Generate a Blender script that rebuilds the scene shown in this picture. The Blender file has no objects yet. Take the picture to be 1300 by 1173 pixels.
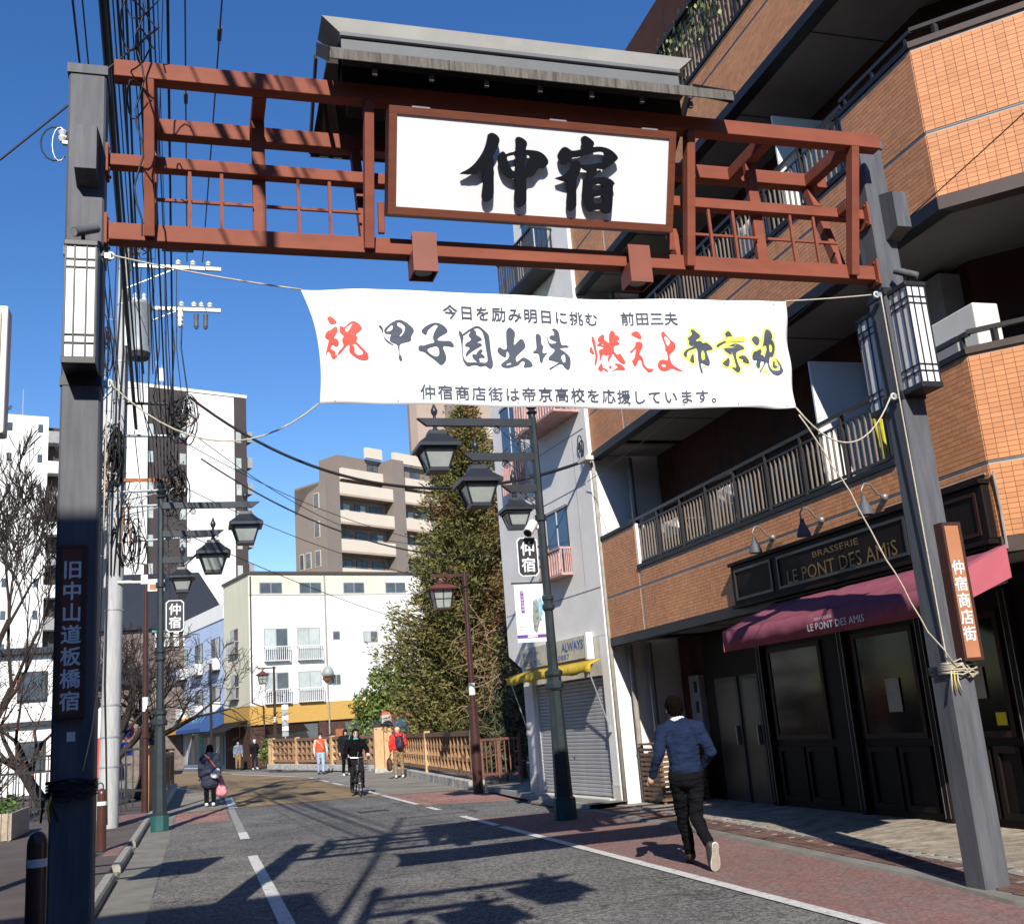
import bpy, bmesh, math, random
from mathutils import Vector, Matrix
random.seed(7)
S = bpy.context.scene
COL = S.collection
sin, cos, pi, rad = math.sin, math.cos, math.pi, math.radians

# ------------------------------------------------------------------ camera
# world: X across the street (right), Y along the street (away), Z up, metres
cam_d = bpy.data.cameras.new('camera'); cam = bpy.data.objects.new('camera', cam_d); COL.objects.link(cam)
PITCH, ROLL, YAW = rad(13.783), rad(4.470), rad(17.277)
_f = Vector((sin(YAW)*cos(PITCH), cos(YAW)*cos(PITCH), sin(PITCH)))
_r0 = Vector((cos(YAW), -sin(YAW), 0)); _u0 = _r0.cross(_f)
_r = _r0*cos(ROLL) - _u0*sin(ROLL); _u = _u0*cos(ROLL) + _r0*sin(ROLL)
_m = Matrix((_r, _u, -_f)).transposed().to_4x4(); _m.translation = Vector((0, 0, 1.6))
cam.matrix_world = _m
cam_d.sensor_width = 36.0; cam_d.sensor_fit = 'HORIZONTAL'; cam_d.lens = 37.05
cam_d.clip_start = 0.05; cam_d.clip_end = 3000
S.camera = cam

# ------------------------------------------------------------------ sky, sun, exposure
SUN_EL, SHADOW_AZ = rad(33.2), rad(13.5)      # shadows fall 13.5 deg right of straight ahead
w = bpy.data.worlds.new('World'); S.world = w; w.use_nodes = True
nt = w.node_tree
bg = nt.nodes['Background']
sky = nt.nodes.new('ShaderNodeTexSky'); sky.sky_type = 'NISHITA'; sky.sun_disc = False
sky.sun_elevation = SUN_EL
sky.sun_rotation = SHADOW_AZ + pi
sky.altitude = 0; sky.air_density = 1.0; sky.dust_density = 0.0; sky.ozone_density = 2.2
hs = nt.nodes.new("ShaderNodeHueSaturation"); hs.inputs["Saturation"].default_value = 1.30; hs.inputs["Hue"].default_value = 0.511
nt.links.new(sky.outputs[0], hs.inputs["Color"]); nt.links.new(hs.outputs[0], bg.inputs[0]); bg.inputs[1].default_value = 0.120
sl = bpy.data.lights.new('sun', 'SUN'); sl.energy = 5.0; sl.angle = rad(0.5); sl.color = (1.0, 0.94, 0.85)
sun = bpy.data.objects.new('sun', sl); COL.objects.link(sun)
_d = Vector((sin(SHADOW_AZ)*cos(SUN_EL), cos(SHADOW_AZ)*cos(SUN_EL), -sin(SUN_EL)))
sun.rotation_euler = _d.to_track_quat('-Z', 'Y').to_euler(); sun.location = (-10, -40, 40)
vs = S.view_settings
vs.view_transform = 'Standard'; vs.look = 'None'; vs.gamma = 1.0; vs.exposure = 0.40; vs.use_curve_mapping = False
S.cycles.max_bounces = 5; S.cycles.diffuse_bounces = 2; S.cycles.glossy_bounces = 3; S.cycles.transmission_bounces = 4
S.cycles.transparent_max_bounces = 6; S.cycles.caustics_reflective = False; S.cycles.caustics_refractive = False
S.cycles.use_denoising = True

# ------------------------------------------------------------------ helpers
class MB:
    """collects faces in world coordinates; build() links them as ONE mesh object"""
    def __init__(s): s.v = []; s.f = []
    def add(s, vs, fs):
        o = len(s.v); s.v += [tuple(p) for p in vs]; s.f += [tuple(i+o for i in f) for f in fs]; return s
    def box(s, x0, x1, y0, y1, z0, z1):
        return s.add([(x0,y0,z0),(x1,y0,z0),(x1,y1,z0),(x0,y1,z0),(x0,y0,z1),(x1,y0,z1),(x1,y1,z1),(x0,y1,z1)],
                     [(0,3,2,1),(4,5,6,7),(0,1,5,4),(1,2,6,5),(2,3,7,6),(3,0,4,7)])
    def obox(s, c, sx, sy, sz, m=None):
        """box of full sizes about c, turned by matrix m"""
        c = Vector(c); P = []
        for z in (-.5,.5):
            for x, y in ((-.5,-.5),(.5,-.5),(.5,.5),(-.5,.5)):
                q = Vector((x*sx, y*sy, z*sz)); P.append(c + (m @ q if m else q))
        return s.add(P, [(0,3,2,1),(4,5,6,7),(0,1,5,4),(1,2,6,5),(2,3,7,6),(3,0,4,7)])
    def beam(s, a, b, w, h, up=(0,0,1)):
        """square bar from a to b; w across, h along up"""
        a, b = Vector(a), Vector(b); d = (b-a); L = d.length; d.normalize()
        x = d.cross(Vector(up)); 
        if x.length < 1e-5: x = d.cross(Vector((0,1,0)))
        x.normalize(); u = x.cross(d)
        m = Matrix((x, d, u)).transposed()
        return s.obox((a+b)/2, w, L, h, m)
    def tube(s, pts, r, n=8, caps=True):
        pts = [Vector(p) for p in pts]; k = len(pts)
        R = r if isinstance(r, (list, tuple)) else [r]*k
        V = []; prev = None
        for i, p in enumerate(pts):
            t = (pts[min(i+1,k-1)] - pts[max(i-1,0)])
            if t.length < 1e-9: t = Vector((0,0,1))
            t.normalize()
            if prev is None:
                x = t.cross(Vector((0,0,1)) if abs(t.z) < .9 else Vector((0,1,0)))
            else:
                x = prev - t*prev.dot(t)
                if x.length < 1e-6: x = t.cross(Vector((0.3,1,0)))
            x.normalize(); prev = x; y = t.cross(x)
            for j in range(n):
                a = 2*pi*j/n; V.append(p + (x*cos(a)+y*sin(a))*R[i])
        F = []
        for i in range(k-1):
            for j in range(n):
                F.append((i*n+j, i*n+(j+1)%n, (i+1)*n+(j+1)%n, (i+1)*n+j))
        if caps: F += [tuple(range(n-1,-1,-1)), tuple((k-1)*n+j for j in range(n))]
        return s.add(V, F)
    def lathe(s, c, prof, n=16, cap=True, sq=False, rz=0):
        """prof = [(r,z)...] turned about a vertical axis at c; sq: n=4 corners aligned to X/Y"""
        c = Vector(c); V = []; k = len(prof)
        for r, z in prof:
            for j in range(n):
                a = 2*pi*j/n + (pi/4 if sq else 0) + rz
                rr = r*(math.sqrt(2) if sq else 1); V.append(c + Vector((rr*cos(a), rr*sin(a), z)))
        F = []
        for i in range(k-1):
            for j in range(n): F.append((i*n+j, i*n+(j+1)%n, (i+1)*n+(j+1)%n, (i+1)*n+j))
        if cap: F += [tuple(range(n-1,-1,-1)), tuple((k-1)*n+j for j in range(n))]
        return s.add(V, F)
    def prism(s, poly, o, u, v, d):
        """2D polygon poly extruded: point = o + a*u + b*v, thickness vector d"""
        o, u, v, d = map(Vector, (o,u,v,d)); n = len(poly)
        P = [o+u*a+v*b for a, b in poly]; V = P + [p+d for p in P]
        return s.add(V, [tuple(range(n-1,-1,-1)), tuple(range(n,2*n))] + [(i,(i+1)%n,(i+1)%n+n,i+n) for i in range(n)])
    def sphere(s, c, rx, ry=None, rz=None, n=12, m=8):
        ry = ry or rx; rz = rz or rx; c = Vector(c)
        V = [c+Vector((0,0,-rz))]; F = []
        for i in range(1, m):
            t = -pi/2 + pi*i/m
            for j in range(n):
                a = 2*pi*j/n; V.append(c+Vector((rx*cos(t)*cos(a), ry*cos(t)*sin(a), rz*sin(t))))
        V.append(c+Vector((0,0,rz))); L = len(V)-1
        for j in range(n): F.append((0, 1+(j+1)%n, 1+j)); F.append((L, L-n+j, L-n+(j+1)%n))
        for i in range(m-2):
            for j in range(n):
                a = 1+i*n; F.append((a+j, a+(j+1)%n, a+n+(j+1)%n, a+n+j))
        return s.add(V, F)
    def sheet(s, pts):
        return s.add(pts, [tuple(range(len(pts)))])
    def build(s, name, mat, parent=None, smooth=False, bev=0, label=None, kind=None):
        V = [Vector(p) for p in s.v]
        if parent is not None:
            inv = TM[parent.name]; V = [inv @ p for p in V]; loc = Vector((0,0,0))
        else:
            xs = [p.x for p in V]; ys = [p.y for p in V]; zs = [p.z for p in V]
            loc = Vector(((min(xs)+max(xs))/2, (min(ys)+max(ys))/2, min(zs))); V = [p-loc for p in V]
        me = bpy.data.meshes.new(name); me.from_pydata([tuple(p) for p in V], [], s.f); me.update()
        me.materials.append(MAT[mat] if isinstance(mat, str) else mat)
        if smooth:
            me.polygons.foreach_set('use_smooth', [True]*len(me.polygons))
        o = bpy.data.objects.new(name, me); COL.objects.link(o); o.location = loc
        if parent is not None:
            o.parent = parent; TM[o.name] = TM[parent.name]
        else:
            TM[o.name] = Matrix.Translation(-loc)
        if smooth and smooth != True: 
            md = o.modifiers.new('edges', 'EDGE_SPLIT'); md.split_angle = rad(smooth)
        if bev:
            md = o.modifiers.new('bevel', 'BEVEL'); md.width = bev; md.segments = 2; md.limit_method = 'ANGLE'; md.angle_limit = rad(40)
        if label: o['label'] = label
        if kind: o['kind'] = kind
        return o
TM = {}     # object name -> world-to-local matrix
def tag(o, label, cat, group=None):
    o['label'] = label; o['category'] = cat
    if group: o['group'] = group
    return o
def thing(name, label, cat, loc=(0,0,0), rz=0, group=None):
    o = bpy.data.objects.new(name, None); COL.objects.link(o); o.empty_display_size = .2
    o.location = loc; o.rotation_euler = (0,0,rz); tag(o, label, cat, group)
    TM[o.name] = (Matrix.Translation(Vector(loc)) @ Matrix.Rotation(rz, 4, 'Z')).inverted()
    return o
def struct(o): o['kind'] = 'structure'; return o
def kids(o): return [c for c in COL.objects if c.parent == o]
def copy_tree(o, loc, rz=0, label=None, group=None, skip=()):
    def rec(a, parent):
        c = a.copy(); COL.objects.link(c)
        if parent is not None: c.parent = parent
        for ch in list(CH.get(a.name, [])):
            if ch.name.split('.')[0] in skip: continue
            rec(ch, c)
        return c
    CH = {}
    for ob in COL.objects:
        if ob.parent: CH.setdefault(ob.parent.name, []).append(ob)
    r = rec(o, None); r.location = loc; r.rotation_euler = (0,0,rz)
    if label: r['label'] = label
    if group: r['group'] = group
    return r
def share(o, loc_delta=None, parent=None, verts=None):
    """copy of a part that shares its mesh, shifted"""
    c = o.copy(); COL.objects.link(c)
    if loc_delta is not None: c.location = o.location + Vector(loc_delta)
    TM[c.name] = TM.get(o.name)
    return c

# ------------------------------------------------------------------ materials
MAT = {}
def mat(name, col, rough=.6, metal=0, var=.12, scale=4.0, bump=0.0, bscale=60.0, spec=.4, col2=None, detail=4, streak=None):
    m = bpy.data.materials.new(name); m.use_nodes = True; n = m.node_tree.nodes; l = m.node_tree.links
    b = n['Principled BSDF']; b.inputs['Roughness'].default_value = rough; b.inputs['Metallic'].default_value = metal
    b.inputs['Specular IOR Level'].default_value = spec
    tc = n.new('ShaderNodeTexCoord'); src = tc.outputs['Object']
    if streak:
        mp = n.new('ShaderNodeMapping'); mp.inputs['Scale'].default_value = streak; l.new(src, mp.inputs[0]); src = mp.outputs[0]
    no = n.new('ShaderNodeTexNoise'); no.inputs['Scale'].default_value = scale; no.inputs['Detail'].default_value = detail; no.inputs['Roughness'].default_value = .6
    l.new(src, no.inputs['Vector'])
    rp = n.new('ShaderNodeValToRGB'); rp.color_ramp.elements[0].position = .3; rp.color_ramp.elements[1].position = .7
    c1 = tuple(max(0, c*(1-var)) for c in col); c2 = tuple(min(1, c*(1+var)) for c in (col2 or col))
    rp.color_ramp.elements[0].color = (*c1, 1); rp.color_ramp.elements[1].color = (*c2, 1)
    l.new(no.outputs['Fac'], rp.inputs[0]); l.new(rp.outputs[0], b.inputs['Base Color'])
    if bump:
        n2 = n.new('ShaderNodeTexNoise'); n2.inputs['Scale'].default_value = bscale; n2.inputs['Detail'].default_value = 3
        l.new(tc.outputs['Object'], n2.inputs['Vector'])
        bp = n.new('ShaderNodeBump'); bp.inputs['Strength'].default_value = bump; bp.inputs['Distance'].default_value = .02
        l.new(n2.outputs['Fac'], bp.inputs['Height']); l.new(bp.outputs[0], b.inputs['Normal'])
    MAT[name] = m; return m
def speckle(name, a, b_, sc, amount, rough=.9, big=.7, bigvar=.25):
    """road surface: fine aggregate speckle over large worn patches"""
    m = mat(name, a, rough, var=bigvar, scale=big, bump=.35, bscale=140, spec=.10)
    n = m.node_tree.nodes; l = m.node_tree.links; b = n['Principled BSDF']; tc = [x for x in n if x.type == 'TEX_COORD'][0]
    v = n.new('ShaderNodeTexNoise'); v.inputs['Scale'].default_value = sc; v.inputs['Detail'].default_value = 2
    l.new(tc.outputs['Object'], v.inputs['Vector'])
    r = n.new('ShaderNodeValToRGB'); r.color_ramp.elements[0].position = .48; r.color_ramp.elements[1].position = .68
    r.color_ramp.elements[0].color = (0,0,0,1); r.color_ramp.elements[1].color = (amount,)*3+(1,)
    l.new(v.outputs['Fac'], r.inputs[0])
    mx = n.new('ShaderNodeMix'); mx.data_type = 'RGBA'
    src = b.inputs['Base Color'].links[0].from_socket
    l.new(r.outputs[0], mx.inputs[0]); l.new(src, mx.inputs[6]); mx.inputs[7].default_value = (*b_, 1)
    l.new(mx.outputs[2], b.inputs['Base Color'])
    return m
def cracked(m, crack=.5, patch=True):
    coarse(m)
    _cracked(m, crack)
def coarse(m, amt=1.0):
    # coarse stone chips showing through the binder
    n = m.node_tree.nodes; l = m.node_tree.links; b = n['Principled BSDF']; tc = [x for x in n if x.type == 'TEX_COORD'][0]
    v = n.new('ShaderNodeTexVoronoi'); v.inputs['Scale'].default_value = 38; l.new(tc.outputs['Object'], v.inputs['Vector'])
    r = n.new('ShaderNodeValToRGB'); r.color_ramp.elements[0].color = (.55,.55,.55,1); r.color_ramp.elements[1].color = (1.5,1.48,1.44,1); r.color_ramp.elements[0].position = .1; r.color_ramp.elements[1].position = .95
    sp_ = n.new('ShaderNodeSeparateColor'); l.new(v.outputs['Color'], sp_.inputs[0]); l.new(sp_.outputs[0], r.inputs[0])
    mx = n.new('ShaderNodeMix'); mx.data_type = 'RGBA'; mx.blend_type = 'MULTIPLY'; mx.inputs[0].default_value = amt
    l.new(b.inputs['Base Color'].links[0].from_socket, mx.inputs[6]); l.new(r.outputs[0], mx.inputs[7]); l.new(mx.outputs[2], b.inputs['Base Color'])
def _cracked(m, crack):
    # fine crack network and soft stains on an old road surface
    n = m.node_tree.nodes; l = m.node_tree.links; b = n['Principled BSDF']; tc = [x for x in n if x.type == 'TEX_COORD'][0]
    wn = n.new('ShaderNodeTexNoise'); wn.inputs['Scale'].default_value = 1.3; wn.inputs['Detail'].default_value = 5; l.new(tc.outputs['Object'], wn.inputs[0])
    ad = n.new('ShaderNodeMix'); ad.data_type = 'RGBA'; ad.blend_type = 'ADD'; ad.inputs[0].default_value = .9; l.new(tc.outputs['Object'], ad.inputs[6]); l.new(wn.outputs['Color'], ad.inputs[7])
    vo = n.new('ShaderNodeTexVoronoi'); vo.feature = 'DISTANCE_TO_EDGE'; vo.inputs['Scale'].default_value = .42; l.new(ad.outputs[2], vo.inputs['Vector'])
    r = n.new('ShaderNodeValToRGB'); r.color_ramp.elements[0].position = .0; r.color_ramp.elements[1].position = .010; r.color_ramp.elements[0].color = (1-crack,)*3+(1,); r.color_ramp.elements[1].color = (1,1,1,1); l.new(vo.outputs['Distance'], r.inputs[0])
    st = n.new('ShaderNodeTexNoise'); st.inputs['Scale'].default_value = .45; st.inputs['Detail'].default_value = 6; st.inputs['Roughness'].default_value = .65; l.new(tc.outputs['Object'], st.inputs[0])
    r2 = n.new('ShaderNodeValToRGB'); r2.color_ramp.elements[0].position = .35; r2.color_ramp.elements[1].position = .62; r2.color_ramp.elements[0].color = (.74,.74,.75,1); r2.color_ramp.elements[1].color = (1.06,1.05,1.03,1); l.new(st.outputs['Fac'], r2.inputs[0])
    for s_ in (r, r2):
        mx = n.new('ShaderNodeMix'); mx.data_type = 'RGBA'; mx.blend_type = 'MULTIPLY'; mx.inputs[0].default_value = 1
        l.new(b.inputs['Base Color'].links[0].from_socket, mx.inputs[6]); l.new(s_.outputs[0], mx.inputs[7]); l.new(mx.outputs[2], b.inputs['Base Color'])
def jitter(m, amt):
    # every separate piece gets its own tone
    n = m.node_tree.nodes; l = m.node_tree.links; b = n['Principled BSDF']
    ge = n.new('ShaderNodeNewGeometry'); oi = n.new('ShaderNodeObjectInfo'); ad = n.new('ShaderNodeMath'); ad.operation = 'ADD'; l.new(ge.outputs['Random Per Island'], ad.inputs[0]); l.new(oi.outputs['Random'], ad.inputs[1])
    fr = n.new('ShaderNodeMath'); fr.operation = 'FRACT'; l.new(ad.outputs[0], fr.inputs[0])
    mr = n.new('ShaderNodeMapRange'); mr.inputs[3].default_value = 1-amt; mr.inputs[4].default_value = 1+amt*.6; l.new(fr.outputs[0], mr.inputs[0])
    mx = n.new('ShaderNodeMix'); mx.data_type = 'RGBA'; mx.blend_type = 'MULTIPLY'; mx.inputs[0].default_value = 1
    l.new(b.inputs['Base Color'].links[0].from_socket, mx.inputs[6]); l.new(mr.outputs[0], mx.inputs[7]); l.new(mx.outputs[2], b.inputs['Base Color'])
cracked(speckle('asphalt', (.122,.120,.117), (.34,.335,.325), 110, .85), .55)
cracked(speckle('asphalt_old', (.14,.135,.128), (.34,.33,.31), 90, .85), .6)
speckle('gutter_concrete', (.20,.19,.165), (.3,.28,.25), 60, .5, big=2)
speckle('bridge_tan', (.235,.165,.09), (.36,.29,.2), 90, .5)
speckle('walk_brown', (.105,.088,.083), (.2,.17,.16), 90, .5)
speckle('bridge_walk', (.235,.215,.18), (.33,.31,.27), 70, .5)
# worn red surfacing: patches rubbed down to the grey below
m = speckle('red_surface', (.235,.118,.104), (.30,.24,.22), 100, .7, bigvar=.15)
_n = m.node_tree.nodes; _l = m.node_tree.links; _b = _n['Principled BSDF']; _tc = [x for x in _n if x.type=='TEX_COORD'][0]
_mp = _n.new('ShaderNodeMapping'); _mp.inputs['Scale'].default_value = (1.0,.35,1); _l.new(_tc.outputs['Object'], _mp.inputs[0])
_w = _n.new('ShaderNodeTexNoise'); _w.inputs['Scale'].default_value = 3.4; _w.inputs['Detail'].default_value = 8; _w.inputs['Roughness'].default_value = .75; _l.new(_mp.outputs[0], _w.inputs[0])
_r = _n.new('ShaderNodeValToRGB'); _r.color_ramp.elements[0].position = .42; _r.color_ramp.elements[1].position = .60; _l.new(_w.outputs['Fac'], _r.inputs[0])
_x = _n.new('ShaderNodeMix'); _x.data_type = 'RGBA'; _s = _b.inputs['Base Color'].links[0].from_socket
_l.new(_r.outputs[0], _x.inputs[0]); _l.new(_s, _x.inputs[6]); _x.inputs[7].default_value = (.215,.155,.14,1); _l.new(_x.outputs[2], _b.inputs['Base Color'])
coarse(speckle('pink_surface', (.30,.16,.135), (.34,.27,.24), 90, .5)); coarse(MAT['red_surface'], .5)
# worn road paint
m = mat('road_paint', (.60,.59,.56), .7, var=.15, scale=14, spec=.3)
_n = m.node_tree.nodes; _l = m.node_tree.links; _b = _n['Principled BSDF']; _tc = [x for x in _n if x.type=='TEX_COORD'][0]
_w = _n.new('ShaderNodeTexNoise'); _w.inputs['Scale'].default_value = 9; _w.inputs['Detail'].default_value = 8; _w.inputs['Roughness'].default_value = .8; _l.new(_tc.outputs['Object'], _w.inputs[0])
_r = _n.new('ShaderNodeValToRGB'); _r.color_ramp.elements[0].position = .52; _r.color_ramp.elements[1].position = .66; _l.new(_w.outputs['Fac'], _r.inputs[0])
_x = _n.new('ShaderNodeMix'); _x.data_type = 'RGBA'; _s = _b.inputs['Base Color'].links[0].from_socket
_l.new(_r.outputs[0], _x.inputs[0]); _l.new(_s, _x.inputs[6]); _x.inputs[7].default_value = (.16,.155,.15,1); _l.new(_x.outputs[2], _b.inputs['Base Color'])
mat('faded_paint', (.27,.265,.24), .8, var=.3, scale=10)
mat('kerb', (.30,.285,.25), .85, var=.25, scale=6, bump=.3, bscale=90)
jitter(mat('paver_beige', (.34,.29,.23), .85, var=.22, scale=3.2, bump=.3, bscale=120), .28)
mat('paver_joint', (.16,.14,.12), .95)
jitter(mat('paver_brown', (.155,.088,.07), .85, var=.25, scale=6, bump=.3, bscale=120), .35)
mat('gate_red', (.235,.073,.045), .58, var=.14, scale=3.0, streak=(.8,2.5,2.5), bump=.03, bscale=30, spec=.12)
mat('gate_red_dark', (.22,.068,.042), .55, var=.12, scale=3)
mat('sign_frame', (.155,.043,.02), .5, var=.15, scale=5, streak=(1,1,8))
mat('pillar_grey', (.098,.103,.117), .6, spec=.25, var=.26, scale=2.4, bump=.05, bscale=20, streak=(6,6,.7))
mat('dark_metal', (.02,.021,.024), .45, var=.2)
mat('lamp_black', (.022,.026,.032), .38, var=.2, spec=.5)
mat('lamp_green', (.022,.032,.037), .45, var=.25, scale=5)
mat('post_green_base', (.02,.09,.085), .5, var=.2)
mat('lantern_glass', (.30,.335,.315), .25, var=.15, scale=3)
mat('white_panel', (.80,.81,.82), .35, var=.03, scale=2)
mat('white_paint', (.78,.77,.74), .6, var=.05)
mat('roof_metal', (.15,.155,.16), .6, metal=.1, spec=.25, var=.12, scale=2)
mat('roof_fascia', (.115,.105,.09), .85, var=.55, scale=5, streak=(9,1,.6))
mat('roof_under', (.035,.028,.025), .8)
mat('glyph_black', (.007,.008,.012), .6, spec=.12, var=.1)
mat('banner_cloth', (.86,.86,.87), .75, var=.015, scale=2)
mat('print_navy', (.068,.083,.115), .7, var=.05)
mat('print_red', (.82,.085,.06), .7, var=.05)
mat('print_yellow', (.85,.85,.12), .7, var=.03)
mat('rope', (.52,.47,.36), .8, var=.2, scale=40)
mat('rope_yellow', (.6,.45,.04), .7)
mat('sign_orange', (.43,.185,.09), .55, var=.08)
mat('sign_board_frame', (.058,.022,.018), .55, var=.2, streak=(1,1,6))
mat('sign_maroon', (.16,.045,.022), .6, var=.1)
mat('text_white', (.75,.76,.78), .6, var=.03)
mat('text_blue', (.05,.13,.36), .6)
mat('text_gold', (.22,.14,.045), .5, metal=.3)
mat('wire_black', (.012,.012,.013), .55)
mat('concrete_pole', (.42,.43,.43), .8, var=.18, scale=5, bump=.15, bscale=60, streak=(5,5,.5))
mat('galvanised', (.42,.45,.47), .4, metal=.5, var=.15)
mat('insulator', (.72,.72,.70), .25, var=.05)
mat('rust', (.32,.12,.05), .8, var=.4, scale=12)
mat('pole_brown', (.055,.022,.018), .4, var=.2)
mat('bollard_brown', (.075,.032,.024), .3, var=.15, spec=.5)
mat('print_purple', (.14,.05,.30), .6)
mat('wood_red2', (.16,.03,.025), .6, var=.2)
mat('roof_maroon', (.14,.045,.035), .5, var=.15)
mat('dry_twig', (.26,.19,.11), .9, var=.3)
mat('leaf_rust', (.22,.045,.02), .7, var=.4, scale=8)
mat('sign_blue', (.03,.10,.42), .5)
mat('print_grey', (.22,.24,.23), .7, var=.6, scale=18)
mat('print_sky', (.22,.45,.58), .7, var=.3, scale=10)
mat('ridge_pale', (.30,.29,.265), .6, var=.12, scale=3)
# ================================================================== GROUND
def flat(name, pts, z, mt):
    mb = MB(); mb.sheet([(x, y, z) for x, y in pts]); return struct(mb.build(name, mt))
flat('ground', [(-600,-600),(600,-600),(600,900),(-600,900)], -.06, 'asphalt_old')
flat('road', [(-.98,-40),(6.3,-40),(6.3,28.6),(-.98,29.3)], 0, 'asphalt')
flat('side_lane', [(-.45,-40),(.70,-40),(.70,24.4),(-.45,24.4)], .004, 'asphalt_old')
flat('gutter', [(-.98,-40),(-.47,-40),(-.47,29),(-.98,29)], .004, 'gutter_concrete')
flat('pink_pavement', [(-.45,24.6),(.70,24.6),(.72,28.9),(-.45,28.9)], .004, 'pink_surface')
flat('red_pavement', [(4.70,-40),(5.75,-40),(5.78,7.0),(5.90,7.7),(6.02,8.5),(6.08,9.8),(6.18,11.3),(6.40,14.8),(6.43,18.3),(4.70,18.9)], .004, 'red_surface')
flat('pink_pavement', [(4.70,23.2),(6.45,22.2),(6.75,27.0),(4.68,28.3)], .004, 'pink_surface')
flat('bridge_road', [(.92,28.9),(4.56,28.4),(4.5,42),(3.6,52),(1.6,62),(-1.5,75),(-7,95),(-12,95),(-6.5,75),(-3.2,62),(-.9,50),(.6,40)], .008, 'bridge_tan')
flat('bridge_walk', [(-.95,29.1),(.90,29.1),(.58,40),(-.92,50),(-3.3,62),(-6.6,75),(-8.5,75),(-5.4,62),(-3.0,52),(-.95,44)], .006, 'bridge_walk')
flat('bridge_walk', [(4.58,28.5),(6.85,27.2),(7.75,43),(7.3,47),(3.9,58.5),(2.0,66),(-1,78),(-2.4,78),(1.4,64),(3.6,52.2),(4.52,42)], .006, 'bridge_walk')
# far street beyond the bridge
flat('road', [(-14,74),(6,74),(6,160),(-40,160)], -.02, 'asphalt_old')
# river bed under the bridge, both sides
flat('river_bank', [(-60,29.4),(-1.0,29.4),(-1.0,60),(-60,60)], -.03, 'walk_brown')
# painted lines
def line(pts, mt='road_paint', z=.010):
    return flat('road_marking', pts, z, mt)
line([(4.56,-40),(4.69,-40),(4.69,16.9),(4.56,16.9)]); line([(4.56,17.2),(4.69,17.2),(4.69,19.6),(4.56,19.6)])
line([(4.57,21.6),(4.69,21.5),(4.69,22.6),(4.57,22.7)]); line([(4.56,23.8),(4.68,23.7),(4.68,28.3),(4.56,28.4)])
line([(4.56,29.0),(4.68,28.9),(4.68,34.3),(4.55,34.3)])
for y in (36.0, 39.5, 43):
    line([(4.52-.004*(y-36)**1.6,y),(4.65-.004*(y-36)**1.6,y),(4.62-.004*(y-34)**1.6,y+2.3),(4.48-.004*(y-34)**1.6,y+2.3)], z=.014)
line([(4.0,48),(4.16,48),(1.9,60.5),(1.7,60.5)], z=.014)
line([(.70,-40),(.84,-40),(.84,3.4),(.70,3.4)]); line([(.70,5.4),(.84,5.4),(.85,16.6),(.71,16.6)])
line([(.72,19.5),(.88,19.5),(.89,21.0),(.73,21.0)]); line([(.73,21.0),(.88,21.0),(.92,28.6),(.77,28.6)], 'faded_paint')
line([(.80,29.0),(1.02,29.0),(1.05,35),(.84,35)]); line([(-.3,44),(-.1,44),(-1.5,50.5),(-1.8,50.5)], z=.014)
# drain cover in the lane
mb = MB()
for i in range(9): mb.box(3.25+.07*i, 3.29+.07*i, 22.85, 23.3, .004, .012)
struct(mb.build('drain_cover', 'dark_metal'))
# left pavement and kerb
lp = flat('pavement', [(-8,-40),(-1.10,-40),(-1.10,29.3),(-8,29.3)], .105, 'walk_brown')
MB().box(-8,-1.10,-40,29.3,-.05,.100).build('pavement_bed','kerb',lp)
y = -6.0
while y < 29:
    L = .98 if y > 12 else 1.6
    drop = .035 if 14.3 < y < 16.1 or 19.0 < y < 20 else .118
    mb = MB(); mb.prism([(-1.10,-.05),(-.985,-.05),(-.985,drop-.03),(-1.005,drop),(-1.10,drop)], (0,y+.006,0), (1,0,0), (0,0,1), (0,L-.012,0)); mb.build('kerb_stone', 'kerb', lp)
    y += L
mb = MB(); mb.box(-1.35,-1.12,17.9,19.4,.105,.112); mb.build('red_patch','red_surface',lp)
mb = MB(); mb.box(-2.2,-1.12,25.6,28.5,.105,.112); mb.build('red_patch','red_surface',lp)

# right pavement: low gutter, brown band, beige brick pavers
def rx(y, pts):
    for (y0,x0),(y1,x1) in zip(pts, pts[1:]):
        if y <= y1: return x0+(x1-x0)*max(0,(y-y0))/(y1-y0)
    return pts[-1][1]
GUT = [(-40,5.75),(7.0,5.78),(7.7,5.90),(8.5,6.02),(9.8,6.08),(11.3,6.18),(14.8,6.40),(22,6.45)]
rp_ = flat('pavement', [(5.6,-40),(14,-40),(14,21.5),(6.4,21.5),(6.4,12)], -.005, 'paver_joint')
mb = MB(); ys = [-12+.5*i for i in range(68)]
V = []; F = []
for y in ys:
    x = rx(y, GUT); V += [(x,y,.002),(x+.02,y,.030),(x+.17,y,.034)]
for i in range(len(ys)-1):
    for k in (0,1): F.append((3*i+k,3*i+k+1,3*i+3+k+1,3*i+3+k))
mb.add(V,F); mb.build('gutter_strip','gutter_concrete',rp_)
# brown band bricks (herringbone-ish rows with light studs)
big = []; rest = MB()
bw, bl = .115, .225
y = -2.0; row = 0
while y < 17.6:
    x = rx(y, GUT)+.18; k = 0
    while x < rx(y,GUT)+.62:
        h = .040+random.uniform(-.0015,.0015)
        if 6.8 < y < 10.9 and len(big) < 140: big.append((x,y,h,'paver_brown'))
        else: rest.box(x+.004,x+bw-.004,y+.004,y+bl-.004,-.004,h)
        x += bw; k += 1
    y += bl; row += 1
rest.build('paver_band','paver_brown',rp_, kind='stuff')
def paver_mesh(w, l, mt):
    mb = MB(); mb.box(0,w,0,l,-.045,0); me = bpy.data.meshes.new('paver'); me.from_pydata(mb.v, [], mb.f); me.materials.append(MAT[mt]); return me
me_br = paver_mesh(bw-.008, bl-.008, 'paver_brown'); me_be = paver_mesh(.196-.006, .10-.006, 'paver_beige')
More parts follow.
